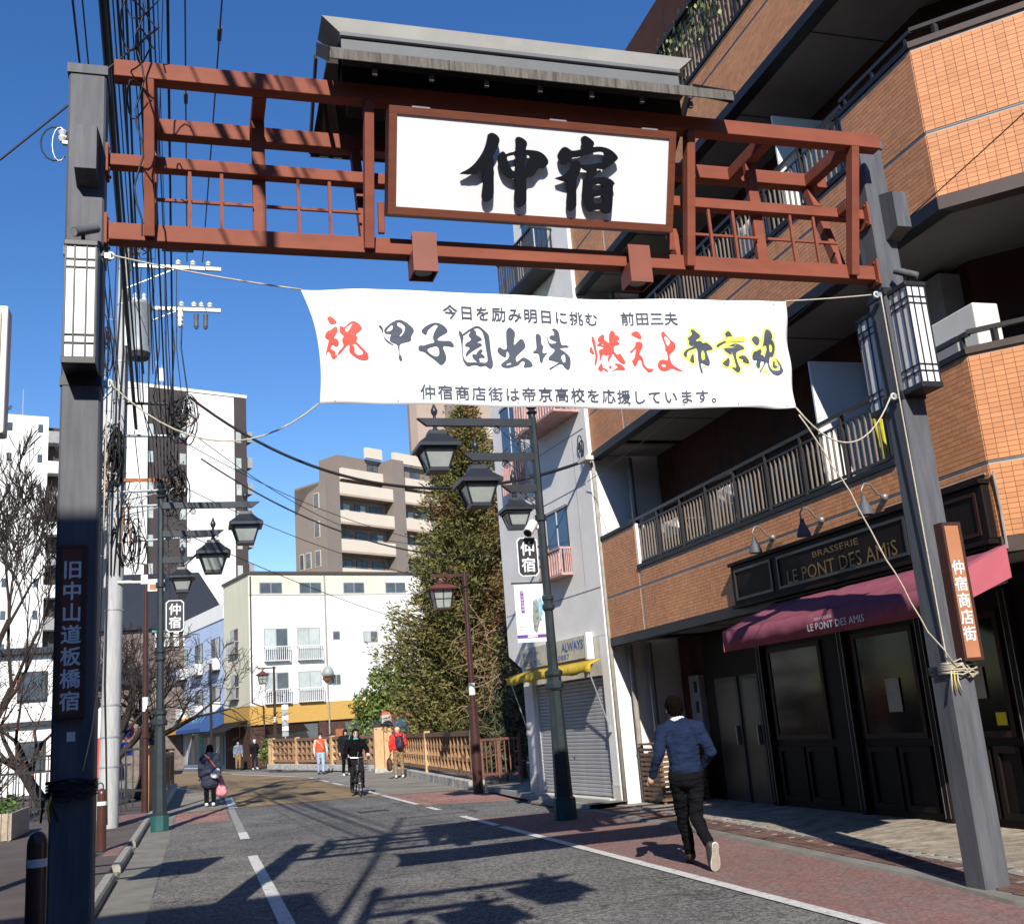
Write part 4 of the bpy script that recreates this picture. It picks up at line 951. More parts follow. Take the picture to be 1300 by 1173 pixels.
MB().lathe((FX+.3,13.65,10.0),[(.12,0),(.17,.3),(.18,.95)],12).build('pot','kerb',pp)
# wooden slatted cover by the party wall
sc = thing('slatted_cover','low brown wooden slatted cover box beside the grey building','cover',(7.95,17.6,.046))
for k in range(11):
    z=.10+.082*k; MB().box(7.56,8.40,17.16,17.18,z,z+.05).build('slat','wood_slat',sc); MB().box(7.54,7.56,17.18,18.0,z,z+.05).build('slat','wood_slat',sc)
for x,y in ((7.57,17.19),(8.36,17.19),(7.57,17.97)): MB().box(x,x+.04,y,y+.04,.046,1.02).build('leg','wood_slat',sc)
MB().box(7.53,8.42,17.15,18.02,1.021,1.05).build('top_board','wood_slat',sc)
MB().box(7.66,8.32,17.3,17.9,.1,.9).build('unit_inside','white_paint',sc)
# ================================================================== GREY RENDERED BUILDING (right, before the bridge)
mat('render_grey', (.79,.77,.73), .9, var=.07, scale=1.6, bump=.25, bscale=70)
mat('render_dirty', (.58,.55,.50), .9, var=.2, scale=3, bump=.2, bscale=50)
mat('shutter', (.40,.40,.41), .5, var=.12, scale=3)
mat('pink_rail', (.50,.30,.27), .6, var=.25, scale=8)
mat('window_blue', (.05,.085,.14), .08, var=.2, spec=.8)
mat('awn_yellow', (.55,.38,.03), .7, var=.25, scale=8)
mat('sign_cream', (.50,.47,.37), .7, var=.2, scale=4)
gy = thing('grey_building', 'narrow pale grey rendered building with a roller shutter and pink window rails', 'building', (7.6,20.5,0))
G0 = Vector((7.22,18.30,0)); gu = Vector((-.0927,.9957,0)); gn = Vector((-.9957,-.0927,0))
def gp(s, z, d=0): return G0+gu*s+gn*d+Vector((0,0,z))
def gbox(mb, s0,s1,z0,z1,d0,d1):
    P=[gp(s,z,d) for z in (z0,z1) for s,d in ((s0,d0),(s1,d0),(s1,d1),(s0,d1))]
    return mb.add(P,[(0,1,2,3),(4,7,6,5),(0,4,5,1),(1,5,6,2),(2,6,7,3),(3,7,4,0)])
# upper storeys (set back to the left above the wing) and ground floor around the shutter
m_=MB(); gbox(m_,-.02,2.65,3.02,13.6,-7,0); up=m_.build('upper_wall','render_grey',gy)
gbox(MB(),2.652,4.86,3.02,9.9,-7,.002).build('wing_wall','render_grey',gy)
MB().add([gp(4.15,2.7,0),gp(4.15,2.7,-7),gp(4.86,3.018,-7),gp(4.86,3.018,0),gp(4.15,3.018,0),gp(4.15,3.018,-7)],[(0,3,2,1),(0,4,3),(1,2,5),(3,4,5,2)]).build('overhang','render_grey',gy)
gbox(MB(),-.02,.26,.02,3.018,-7,-.004).build('side_pier','render_grey',gy); gbox(MB(),3.66,4.14,.02,3.018,-7,-.004).build('side_pier','render_grey',gy)
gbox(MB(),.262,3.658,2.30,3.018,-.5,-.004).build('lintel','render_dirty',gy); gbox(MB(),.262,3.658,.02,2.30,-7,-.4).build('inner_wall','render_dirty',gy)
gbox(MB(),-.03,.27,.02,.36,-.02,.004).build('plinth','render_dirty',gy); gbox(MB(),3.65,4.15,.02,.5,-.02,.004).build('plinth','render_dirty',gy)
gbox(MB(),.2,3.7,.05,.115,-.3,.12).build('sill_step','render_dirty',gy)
for (a,b,c,d) in ((.2,2.3,5.92,5.92),(-.02,4.8,3.9,3.9),(.1,2.6,7.0,7.0)):
    gbox(MB(),a,b,c-.008,c+.008,.0025,.006).build('render_joint','shade_grey',gy)
gbox(MB(),.62,.632,4.0,6.9,.0025,.005).build('render_joint','shade_grey',gy)
sh = gbox(MB(),.28,3.64,.13,2.28,-.16,-.12).build('shutter_box','shutter',gy)
first=None
for k in range(31):
    z=.14+.069*k
    if first is None:
        mb=MB(); P=[]
        for s in (.29,3.63): P+=[gp(s,z,-.118),gp(s,z+.012,-.104),gp(s,z+.054,-.100),gp(s,z+.064,-.118)]
        mb.add(P,[(0,1,5,4),(1,2,6,5),(2,3,7,6)]); first=mb.build('shutter_slat','shutter',sh)
    else:
        c=first.copy(); COL.objects.link(c); c.location.z+=.069*k
gbox(MB(),.25,.30,.12,2.3,-.13,-.06).build('shutter_guide','white_wall',gy); gbox(MB(),3.62,3.67,.12,2.3,-.13,-.06).build('shutter_guide','white_wall',gy)
for s in (2.0,2.35): gbox(MB(),s,s+.05,.80,.83,-.099,-.093).build('shutter_lock','rail_dark',sh)
# windows with pink rails
def gwin(s0,s1,z0,z1):
    w_=gbox(MB(),s0,s1,z0,z1,-.10,.004).build('window','rail_dark',gy); m=(s0+s1)/2
    gbox(MB(),s0+.04,m-.015,z0+.04,z1-.04,.005,.008).build('pane','window_blue',w_); gbox(MB(),m+.015,s1-.04,z0+.04,z1-.04,.005,.008).build('pane','window_blue',w_)
    gbox(MB(),m-.014,m+.014,z0,z1,.005,.016).build('mullion','white_wall',w_); gbox(MB(),s0-.03,s1+.03,z1,z1+.05,.002,.02).build('lintel','shade_grey',w_)
    return w_
def grail(s0,s1,z0,z1,d,n,m='pink_rail'):
    r=gbox(MB(),s0,s1,z0,z0+.05,.01,d).build('window_rail',m,gy)
    gbox(MB(),s0,s1,z1-.04,z1,d-.05,d-.001).build('top_rail',m,r)
    for s in (s0,s1-.035): gbox(MB(),s,s+.035,z1-.039,z1-.001,.01,d-.051).build('side_rail',m,r)
    for k in range(n):
        s=s0+.01+(s1-s0-.06)*k/(n-1); gbox(MB(),s,s+.032,z0+.051,z1-.041,d-.045,d-.015).build('rail_bar',m,r)
    for k in range(4):
        dd=.03+(d-.1)*k/4; gbox(MB(),s1-.03,s1-.004,z0+.051,z1-.041,dd,dd+.02).build('rail_bar',m,r); gbox(MB(),s0+.004,s0+.03,z0+.051,z1-.041,dd,dd+.02).build('rail_bar',m,r)
gwin(1.15,2.18,4.32,5.68); grail(1.10,2.22,4.30,4.86,.26,10)
gwin(.75,2.1,7.45,9.2); grail(.20,2.25,7.36,8.35,.55,16)
gwin(.9,2.2,10.7,12.3); grail(.65,2.62,10.55,11.5,.5,16,'rail_dark')
gwin(3.2,4.3,7.3,8.6)
mb=MB(); 
for k in range(14): gbox(MB(),2.85+.1*k,2.88+.1*k,6.55,7.2,.10,.13).build('rail_bar','pink_rail',gy)
# shop sign, yellow rolled awning
sg=thing('shop_sign','weathered cream shop sign with blue lettering above the roller shutter','sign',gp(2.2,2.6,.05))
gbox(MB(),.60,3.88,2.66,3.08,.01,.12).build('board','sign_cream',sg); gbox(MB(),.50,.598,2.62,3.12,.012,.15).build('end_cap','white_wall',sg)
gdn=-gu
put_text(MB(),'ALWAYS',gp(1.22,2.93,.124),gdn,(0,0,1),fit=(1.0,.17),twice=.008).build('lettering','text_blue',sg)
put_text(MB(),'887-0887',gp(1.9,2.74,.124),gdn,(0,0,1),fit=(1.05,.10)).build('lettering','text_blue',sg)
put_text(MB(),'BEST (+',gp(3.3,2.93,.124),gdn,(0,0,1),fit=(.85,.12)).build('lettering','text_blue',sg)
put_text(MB(),'SIDE TEL',gp(3.25,2.75,.124),gdn,(0,0,1),fit=(.95,.10)).build('lettering','text_blue',sg)
ya=thing('rolled_awning','narrow faded yellow awning strip above the roller shutter','awning',gp(2,2.3,.3))
V=[];F=[]
for i in range(21):
    s=-.05+4.15*i/20; w_=.02*sin(i*1.3); V+=[gp(s,2.60,.14),gp(s,2.50+w_*.5,.38),gp(s,2.36+w_,.40+w_)]
for i in range(20):
    for k in (0,1): F.append((3*i+k,3*i+3+k,3*i+4+k,3*i+1+k))
c=MB().add(V,F).build('cloth','awn_yellow',ya,smooth=True); md=c.modifiers.new('t','SOLIDIFY'); md.thickness=.01
for s in (.12,4.0):
    MB().tube([gp(s,1.35,.02),gp(s,2.45,.36)],.014,6).build('arm','galvanised',ya); MB().box(*(gp(s,1.3,.03).x-.03,gp(s,1.3,.03).x+.03,gp(s,1.3,.03).y-.03,gp(s,1.3,.03).y+.03,1.28,1.40)).build('bracket','galvanised',ya)
mb=MB(); mb.tube([gp(-.06,.05,-.06),gp(-.06,2.8,-.06),gp(-.06,6.3,-.06)],.04,8); tag(mb.build('drain_pipe','kerb',smooth=True),'pale pipe down the corner of the grey building','pipe')
# cable bracket at the corner
cb=thing('cable_bracket','grey cable bracket with black loops high on the corner of the grey building','bracket',gp(.05,6.3,.05))
gbox(MB(),-.25,.1,6.28,6.36,.01,.18).build('plate','render_dirty',cb)
for k in range(2):
    c0=gp(.12+.06*k,6.55+.06*k,.06); MB().tube([c0+Vector((0,.10*cos(a)+.03*sin(2*a),.20*sin(a)*(1+.3*k))) for a in [4.6*i/14 for i in range(15)]],.012,6).build('loop','wire_black',cb,smooth=True)

# ================================================================== STREET LAMPS
def spiral(c, u, v, r, turns, sgn=1, n=26):
    c=Vector(c); u=Vector(u); v=Vector(v)
    return [c+(u*cos(2*pi*turns*t)+v*sgn*sin(2*pi*turns*t))*r*(1-t*.85) for t in [i/n for i in range(n+1)]]
def lantern(mbs, x, z, k):
    """hangs below the point (x,0,z); k scales it"""
    return
def lamp_post(label, group):
    """post at the local origin, arms towards -X"""
    L=thing('street_lamp',label,'street lamp',(0,0,0),0,group)
    post=MB().lathe((0,0,0),[(.185,0),(.185,.33),(.15,.36),(.145,.5),(.108,2.05)],8,rz=pi/8).build('post','lamp_green',L,smooth=30)
    MB().lathe((0,0,0),[(.188,.01),(.188,.30),(.17,.33)],8,rz=pi/8).build('foot','post_green_base',post)
    MB().lathe((0,0,0),[(.14,2.06),(.16,2.09),(.16,2.16),(.125,2.20),(.12,2.26),(.15,2.30),(.15,2.36),(.09,2.4)],8,rz=pi/8).build('collar','lamp_green',L)
    MB().lathe((0,0,0),[(.088,2.4),(.078,3.45),(.072,5.0),(.066,6.78)],8,rz=pi/8).build('shaft','lamp_green',L,smooth=30)
    MB().lathe((0,0,0),[(.10,3.38),(.115,3.41),(.115,3.46),(.09,3.49),(.09,3.53),(.11,3.56),(.11,3.61),(.085,3.64)],8,rz=pi/8).build('collar','lamp_green',L)
    MB().lathe((0,0,0),[(.10,4.92),(.10,5.02)],10).build('clamp','lamp_green',L)
    MB().lathe((0,0,6.78),[(.06,0),(.06,.05),(.10,.09),(.05,.14),(.09,.18),(.11,.22),(.05,.27),(.08,.31),(.09,.35),(.04,.40),(.06,.44),(.015,.5)],12).build('finial','lamp_black',L,smooth=40)
    for x, z, xa, k in ((-1.77,6.68,-2.06,1.0),(-1.08,6.06,-1.29,1.0),(-.44,5.49,-.64,.74)):
        arm=MB().prism([(0,-.065),(0,.065),(xa-.02,.065),(xa+.14,-.065)],(0,-.05,z),(1,0,0),(0,0,1),(0,.10,0)).build('arm','lamp_black',L)
        MB().lathe((x,0,z+.066),[(.03,0),(.025,.05),(.055,.10),(.06,.15),(.035,.20),(.008,.28)],10).build('finial','lamp_black',arm,smooth=40)
        z0=z-.066
        MB().lathe((x,0,0),[(.04,z0-.10),(.05,z0-.06),(.035,z0-.03),(.04,z0)],10).build('hanger','lamp_black',arm)
        t=z0-.10; r=.36*k
        roof=MB(); roof.lathe((x,0,0),[(.13*k,t),(.15*k,t-.07*k),(.24*k,t-.17*k),(r,t-.27*k),(r,t-.33*k),(r-.03,t-.33*k)],4,sq=True); roof=roof.build('lantern_roof','lamp_black',L)
        tb=t-.33*k; zb=tb-.36*k; a=.275*k; b=.165*k
        gl=MB().lathe((x,0,0),[(b-.012,zb+.02),(a-.012,tb+.004)],4,sq=True,cap=False).build('lantern_glass','lantern_glass',roof)
        fr=MB()
        for sx,sy in ((1,1),(1,-1),(-1,1),(-1,-1)): MB().beam((x+sx*b,sy*b,zb),(x+sx*a,sy*a,tb),.028*k,.028*k).build('corner_bar','lamp_black',roof)
        fr.lathe((x,0,0),[(b+.012,zb-.03),(b+.012,zb+.03)],4,sq=True).build('lantern_base','lamp_black',roof)
        MB().lathe((x,0,0),[(a+.02,tb-.035),(a+.02,tb+.003)],4,sq=True).build('lantern_rim','lamp_black',roof)
    # scroll ironwork in the angles
    X=(1,0,0); Z=(0,0,1)
    for c,r,s in (((-.18,0,6.46),.10,1),((-.36,0,6.47),.085,-1),((-.20,0,6.21),.085,1),((-.66,0,6.54),.075,1),((-.14,0,5.66),.085,1),((-.55,0,5.94),.08,-1),((-.12,0,5.31),.055,1),((-.24,0,5.37),.05,-1),((-.12,0,5.18),.045,1),((-.28,0,6.32),.05,1)):
        MB().tube(spiral(c,X,Z,r,2.2,s),.009,5).build('scroll','lamp_black',L,smooth=True)
    for P in ([(-.66,0,6.61),(-.55,0,6.50),(-.42,0,6.36),(-.28,0,6.34),(-.12,0,6.30),(-.06,0,6.22)],[(-.07,0,6.1),(-.2,0,6.14),(-.42,0,6.28),(-.60,0,6.13)],[(-.06,0,5.75),(-.22,0,5.72),(-.40,0,5.86),(-.55,0,6.0)],[(-.06,0,5.08),(-.10,0,5.22),(-.22,0,5.30),(-.33,0,5.42)]):
        MB().tube(P,.009,5).build('scroll','lamp_black',L,smooth=True)
    # name plate
    pl=MB(); w_,h_=.165,.315; c_=.05; o=(-.29,-.012,4.30)
    oc=[(-w_+c_,-h_),(w_-c_,-h_),(w_,-h_+c_),(w_,h_-c_),(w_-c_,h_),(-w_+c_,h_),(-w_,h_-c_),(-w_,-h_+c_)]
    plate=pl.prism([(a*1.12,b*1.06) for a,b in oc],o,(1,0,0),(0,0,1),(0,.022,0)).build('name_plate','white_paint',L)
    for y0,sx in ((-.0125,1),(.0105,-1)):
        MB().prism(oc,(o[0],y0-.003 if sx>0 else y0,o[2]),(1,0,0),(0,0,1),(0,.003,0)).build('plate_field','lamp_green',plate)
        for ch,zz in (('仲',.14),('宿',-.14)):
            put_text(MB(),ch,(o[0],y0-.005 if sx>0 else y0+.005,o[2]+zz),(sx,0,0),(0,0,1),h=.225,twice=.010).build('plate_character','text_white',plate)
    MB().box(-.14,-.06,-.008,.008,4.45,4.49).build('plate_bracket','lamp_black',plate); MB().box(-.14,-.06,-.008,.008,4.10,4.14).build('plate_bracket','lamp_black',plate)
    MB().box(-.62,-.03,-.012,.012,3.84,3.865).build('banner_bar','lamp_black',L)
    return L
GR='black three-lantern street lamps'
lampR=lamp_post('black three-lantern street lamp in front of the grey building',GR)
lampL=copy_tree(lampR,(-.70,23.47,0),pi,'black three-lantern street lamp left beside the concrete pole',GR)
lampB=copy_tree(lampR,(-.72,1.15,.0),pi,'black three-lantern street lamp standing behind the viewer on the left kerb',GR)
lampR.location=(5.73,17.02,.0)
TM[lampR.name]=Matrix.Translation((-5.73,-17.02,0))
# white advert panel on the right lamp
ad=thing('lamp_banner','white hanging panel with purple edges and faint figure on the right street lamp','banner',(5.43,17.0,2.85))
def abox(x0,x1,z0,z1,y0,y1,nm,m): return MB().box(x0,x1,y0,y1,z0,z1).build(nm,m,ad)
abox(5.15,5.685,2.86,3.83,17.01,17.016,'sheet','white_panel')
abox(5.15,5.685,2.93,2.985,17.006,17.0095,'purple_band','print_purple'); abox(5.33,5.50,2.94,2.975,17.002,17.0055,'white_label','white_paint')
abox(5.25,5.31,3.35,3.72,17.006,17.0095,'purple_strip','print_purple')
for k in range(6): put_text(MB(),'中山道板橋宿'[k],(5.28,17.004,3.69-.057*k),(1,0,0),(0,0,1),h=.04).build('print','text_white',ad)
MB().add([(5.45,17.0075,3.05),(5.50,17.0075,3.0),(5.56,17.0075,3.2),(5.60,17.0075,3.22),(5.58,17.0075,3.40),(5.54,17.0075,3.58),(5.47,17.0075,3.55),(5.44,17.0075,3.3)],[tuple(range(8))]).build('figure_print','print_grey',ad)
MB().add([(5.56,17.0065,3.25),(5.62,17.0065,3.3),(5.64,17.0065,3.5),(5.60,17.0065,3.6),(5.555,17.0065,3.55)],[tuple(range(5))]).build('figure_print','print_sky',ad)
MB().tube([(5.24+.035*cos(a),17.006,3.09+.035*sin(a)) for a in [2*pi*k/12 for k in range(13)]],.004,4).build('print_ring','print_red',ad)
# cctv on the lamp
cc=thing('cctv_camera','white cylinder security camera on the right street lamp','camera',(5.5,16.9,4.7))
MB().tube([(5.40,16.78,4.67),(5.56,16.93,4.86)],.085,12).build('housing','white_paint',cc,smooth=40); MB().tube([(5.395,16.775,4.664),(5.392,16.772,4.66)],.07,12).build('lens','glass_dark',cc)
MB().tube([(5.55,16.95,4.80),(5.65,17.0,4.78),(5.70,17.0,4.9)],.02,6).build('bracket','white_paint',cc)
# ================================================================== UTILITY POLE
up_=thing('utility_pole','tall pale concrete utility pole with transformer and crossarms on the left','utility pole',(-1.73,24.28,.1))
def ux(z): return -1.745+.0155*z
MB().tube([(ux(z),24.28,z) for z in (.05,3,6,9,11,13.45)],[.215,.195,.175,.155,.142,.13],16).build('pole','concrete_pole',up_,smooth=40)
for z in (1.3,1.9,2.55,4.55,6.2,6.65,7.1,7.6,8.2,8.5,9.3,10.2,11.6,12.5): 
    r=.218-.0064*z; MB().lathe((ux(z),24.28,z),[(r,0),(r+.006,.004),(r+.006,.032),(r,.036)],16,cap=False).build('band','galvanised',up_)
for k in range(13):
    z=5.2+.55*k; s=1 if k%2 else -1; MB().tube([(ux(z)-s*.1,24.28,z),(ux(z)-s*.34,24.24,z+.005)],.010,5).build('climbing_step','galvanised',up_)
for z,x0,x1 in ((12.55,-1.35,.62),(11.50,-1.30,.60)):
    arm=MB().box(x0,x1,24.06,24.14,z-.04,z+.04).build('crossarm','galvanised',up_)
    MB().beam((x0+.9,24.10,z-.05),(-1.52,24.18,z-.55),.04,.02).build('brace','galvanised',arm)
    for x in (-.35,-.02,.33) if z>12 else (-.28,.0,.17,.36):
        MB().lathe((x,24.10,z+.04),[(.04,0),(.075,.03),(.05,.06),(.075,.09),(.055,.12),(.02,.16)],10).build('insulator','insulator',arm,smooth=50)
tr=MB().lathe((-1.20,24.0,10.32),[(.20,0),(.25,.03),(.265,.10),(.265,1.15),(.28,1.17),(.28,1.22),(.20,1.28)],18).build('transformer','galvanised',up_,smooth=40)
MB().lathe((-1.20,24.0,10.22),[(.22,0),(.24,.12)],14).build('transformer_base','dark_metal',tr)
for x in (-1.3,-1.1): MB().lathe((x,23.95,11.6),[(.05,0),(.06,.05),(.03,.1),(.05,.15),(.02,.2)],10).build('bushing','insulator',tr)
MB().box(-1.50,-1.40,23.9,24.2,10.5,11.2).build('transformer_bracket','galvanised',tr)
MB().box(-.72,.0,23.95,24.25,13.02,13.32).build('switch_box','dark_metal',up_)
MB().beam((-1.5,24.1,13.1),(.05,24.1,13.1),.05,.05).build('crossarm','galvanised',up_)
MB().lathe((-.30,24.05,11.05),[(.05,0),(.07,.05),(.05,.1),(.07,.15),(.05,.2),(.07,.25),(.05,.42)],10).build('cutout','insulator',up_)
for x in (.05,.26): MB().lathe((x,24.02,11.0),[(.035,0),(.06,.06),(.05,.2),(.06,.36)],10).build('cutout','pillar_grey',up_)
for z,x1 in ((9.22,-.43),(8.46,-.50)):
    MB().tube([(-1.75,24.2,z),(x1-.1,24.2,z),(x1,24.2,z-.02),(x1+.12,24.2,z-.12)],.035,8).build('cable_arm','dark_metal' if z>9 else 'galvanised',up_,smooth=True)
MB().beam((-1.5,24.12,7.42),(-.28,24.12,7.40),.05,.07).build('spreader','rust',up_)
for z in (7.15,6.82): 
    MB().tube([(-1.62,24.15,z),(-.55 if z>7 else -.15,24.10,z+.03)],.028,8).build('bracket_arm','galvanised',up_); MB().tube([(-1.62,24.15,z-.22),(-.6,24.1,z)],.016,6).build('bracket_arm','galvanised',up_)
MB().tube([(-1.62,24.12,6.02),(.52,24.05,6.12)],.024,8).build('long_arm','galvanised',up_); MB().tube([(-.60,24.0,5.12),(.48,24.05,6.10)],.026,8).build('long_arm','galvanised',up_)
MB().box(-1.12,-.98,24.0,24.1,5.08,5.28).build('small_box','white_paint',up_); MB().tube([(-1.6,24.1,5.15),(-.75,24.05,5.12)],.028,6).build('bracket_arm','white_paint',up_)
MB().box(-.98,-.55,24.02,24.06,4.92,5.18).build('route_plate','white_paint',up_); MB().box(-.94,-.70,24.012,24.018,4.96,5.07).build('plate_band','sign_orange',up_)
MB().box(-.36,-.16,23.95,24.05,4.70,4.95).build('small_box','white_paint',up_)
for k in range(4):  # cables clipped down the pole
    P=[(ux(z)+.19*cos(1+.5*k)+random.uniform(-.03,.03),24.28-.2+random.uniform(-.03,.03),z) for z in (13.2,11.8,10.4,9,7.6,6.4,5.3)]
    MB().tube(P,.016,5).build('riser_cable','wire_black',up_,smooth=True)
MB().tube([(-1.82,24.08,6.0),(-1.83,24.06,3),(-1.78,24.06,1.7),(-1.74,24.06,.2)],.016,6).build('riser_cable','wire_black',up_,smooth=True)
# tangles of spare cable on the pole
random.seed(5)
def tangle(label,c,rx,rz,n,m='wire_black',r=.013):
    T=thing('cable_bundle',label,'cable',c)
    for k in range(n):
        cx_,cz=c[0]+random.uniform(-rx,rx)*.5,c[2]+random.uniform(-rz,rz)*.5; a0=random.uniform(0,6.28); R1=random.uniform(.25,.9)*rx; R2=random.uniform(.3,.9)*rz; ph=random.uniform(-.5,.5)
        P=[(cx_+R1*cos(a0+a)+ph*.2*a/6,c[1]+random.uniform(-.05,.05)+.12*sin(a*2+k),cz+R2*sin(a0+a)) for a in [random.uniform(4,6.3)*i/12 for i in range(13)]]
        MB().tube(P,random.uniform(.6,1.3)*r,5).build('loop','galvanised' if k%11==5 else ('rust' if k%17==7 else m),T,smooth=True)
tangle('dense tangle of black cable loops right of the concrete pole at the cable arms',(-.28,24.15,8.9),.34,.5,22)
tangle('coil of black cable hanging left of the concrete pole by the transformer',(-1.98,24.15,10.7),.20,.8,12)
tangle('messy black cable loops on the concrete pole below the cable arms',(-1.75,24.0,8.0),.26,.9,20)
tangle('small knot of cables where the lines meet above the left lamp',(-.42,24.1,7.2),.25,.6,22)
tangle('loose loops of cable on the pole beside the lamp arm',(-1.35,24.05,6.2),.30,.8,16)
tangle('tangle of thin wires between gate and pole near the beam',(-1.2,24.1,13.2),.35,.5,10)

# ================================================================== LEFT PAVEMENT FURNITURE
def bollard(label,x,y,ring):
    B=thing('bollard',label,'bollard',(x,y,.105),0,'brown steel bollards on the left pavement')
    MB().lathe((x,y,.105),[(.075,0),(.075,.86),(.070,.90),(.055,.935),(.03,.955),(.0,.96)],20,cap=False).build('post','bollard_brown',B,smooth=50)
    MB().lathe((x,y,.105),[(.077,.70),(.077,.76)],20,cap=False).build('reflective_band','white_paint',B,smooth=50)
    MB().lathe((x,y,.105),[(.10,0),(.10,.015),(.076,.02)],20).build('base_ring','dark_metal',B)
    if ring: MB().tube([(x+.07+.05*cos(a)-.10,y,1.09+.06*sin(a)) for a in [2*pi*k/14 for k in range(15)]],.010,6).build('chain_ring','dark_metal',B,smooth=True)
bollard('nearest brown bollard with white band left of the gate pillar',-1.16,9.2,False)
bollard('dark bollard with ring on top standing by the concrete pole',-1.43,18.69,True)
mat('planter_tile', (.40,.33,.25), .8, var=.25, scale=10)
mat('hedge', (.075,.13,.022), .6, var=.4, scale=12)
pt=thing('planter','beige ribbed planter box with leafy shrubs on the left pavement','planter',(-4.2,24.4,.1))
MB().box(-6.6,-3.44,23.3,25.7,.1,.60).build('box','kerb',pt)
for k in range(26):
    x=-6.58+.12*k; MB().box(x,x+.105,23.27,23.298,.12,.62).build('rib','planter_tile',pt)
for k in range(20):
    y=23.3+.12*k; MB().box(-3.438,-3.41,y,y+.105,.12,.62).build('rib','planter_tile',pt)
random.seed(3)
def leaves(mb,n,cf,s0,s1,flat=.5):
    for k in range(n):
        p=Vector(cf()); a=random.uniform(0,6.28); s=random.uniform(s0,s1)
        u=Vector((cos(a),sin(a),random.uniform(-.6,.6))).normalized(); v=u.cross(Vector((random.uniform(-1,1),random.uniform(-1,1),1)).normalized()).normalized()
        mb.add([p-u*s,p-v*s*flat,p+u*s,p+v*s*flat],[(0,1,2,3)])
    return mb
leaves(MB(),1400,lambda:(random.uniform(-6.5,-3.5),random.uniform(23.3,25.6),.6+abs(random.gauss(0,.14))),.04,.09).build('foliage','hedge',pt)
# red and white striped pole behind the concrete pole
rw=thing('striped_pole','red and white striped guard pole behind the left pillar','pole',(-2.15,27.5,.1))
for k in range(4): MB().lathe((-2.15,27.5,.1+.62*k),[(.07,0),(.07,.62)],12).build('band','print_red' if k in (1,2) else 'white_paint',rw,smooth=40)
MB().sphere((-2.15,27.5,2.6),.072).build('cap','white_paint',rw,smooth=True)
# brown steel pole
bp=thing('brown_pole','tall slim brown steel pole with a white label on the left','pole',(-1.21,28.88,.1))
MB().tube([(-1.21,28.88,.05),(-1.22,28.88,6.3)],[.085,.06],12).build('pole','pole_brown',bp,smooth=40)
MB().lathe((-1.215,28.88,2.55),[(.075,0),(.075,.35)],12).build('label','white_paint',bp); MB().lathe((-1.21,28.88,1.9),[(.10,0),(.10,.12)],12).build('clamp','pole_brown',bp)
# dark iron fence along the left bank
fe=thing('iron_fence','dark iron railing along the river bank on the left','fence',(-4,29.9,.1))
for z in (.35,1.25): MB().box(-9,-1.6,29.86,29.90,z,z+.05).build('rail','dark_metal',fe)
f0=None
for k in range(58):
    x=-8.95+.127*k
    if f0 is None: f0=MB().box(x,x+.025,29.868,29.892,.12,1.24).build('bar','dark_metal',fe)
    else: c=f0.copy(); COL.objects.link(c); c.location.x+=.127*k
fe2=thing('iron_fence','higher dark railing with mesh beyond the planter','fence',(-5,31.5,.1))
for z in (.5,1.62): MB().box(-12,-1.4,32.5,32.55,z,z+.06).build('rail','dark_metal',fe2)
f0=None
for k in range(52):
    x=-11.9+.2*k
    if f0 is None: f0=MB().box(x,x+.03,32.51,32.54,.1,1.62).build('bar','dark_metal',fe2)
    else: c=f0.copy(); COL.objects.link(c); c.location.x+=.2*k
# projecting box sign at the left edge of the view
bs=thing('box_sign','cream box sign projecting from the left building at the picture edge','sign',(-1.6,9.1,4.0))
MB().box(-2.35,-1.48,9.0,9.2,4.17,5.28).build('cabinet','white_paint',bs,bev=.02); MB().box(-2.30,-1.53,8.985,8.999,4.24,5.21).build('face','sign_cream',bs)
MB().box(-3.6,-2.352,9.06,9.14,5.0,5.08).build('arm','dark_metal',bs); MB().box(-3.6,-2.352,9.06,9.14,4.3,4.38).build('arm','dark_metal',bs)
MB().box(-3.72,-3.6,8.9,9.3,.1,6.2).build('post','dark_metal',bs)
# traffic signs by the far left bank
ts=thing('traffic_sign','round no-parking sign above a blue arrow sign by the left bank','traffic sign',(-2.55,44,0))
MB().tube([(-2.55,44,0),(-2.55,44,2.6)],.035,8).build('pole','galvanised',ts)
MB().tube([(-2.55,43.95,2.35),(-2.55,43.93,2.35)],.32,20).build('disc','print_red',ts); MB().tube([(-2.55,43.925,2.35),(-2.55,43.915,2.35)],.24,20).build('disc_field','sign_blue',ts)
MB().beam((-2.72,43.905,2.52),(-2.38,43.905,2.18),.01,.06,(0,1,0)).build('disc_bar','print_red',ts)
MB().box(-2.8,-2.3,43.93,43.95,1.45,1.95).build('plate','sign_blue',ts); MB().prism([(-.06,-.18),(.06,-.18),(.06,.02),(.13,.02),(0,.18),(-.13,.02),(-.06,.02)],(-2.55,43.92,1.7),(1,0,0),(0,0,1),(0,.005,0)).build('arrow','white_paint',ts)
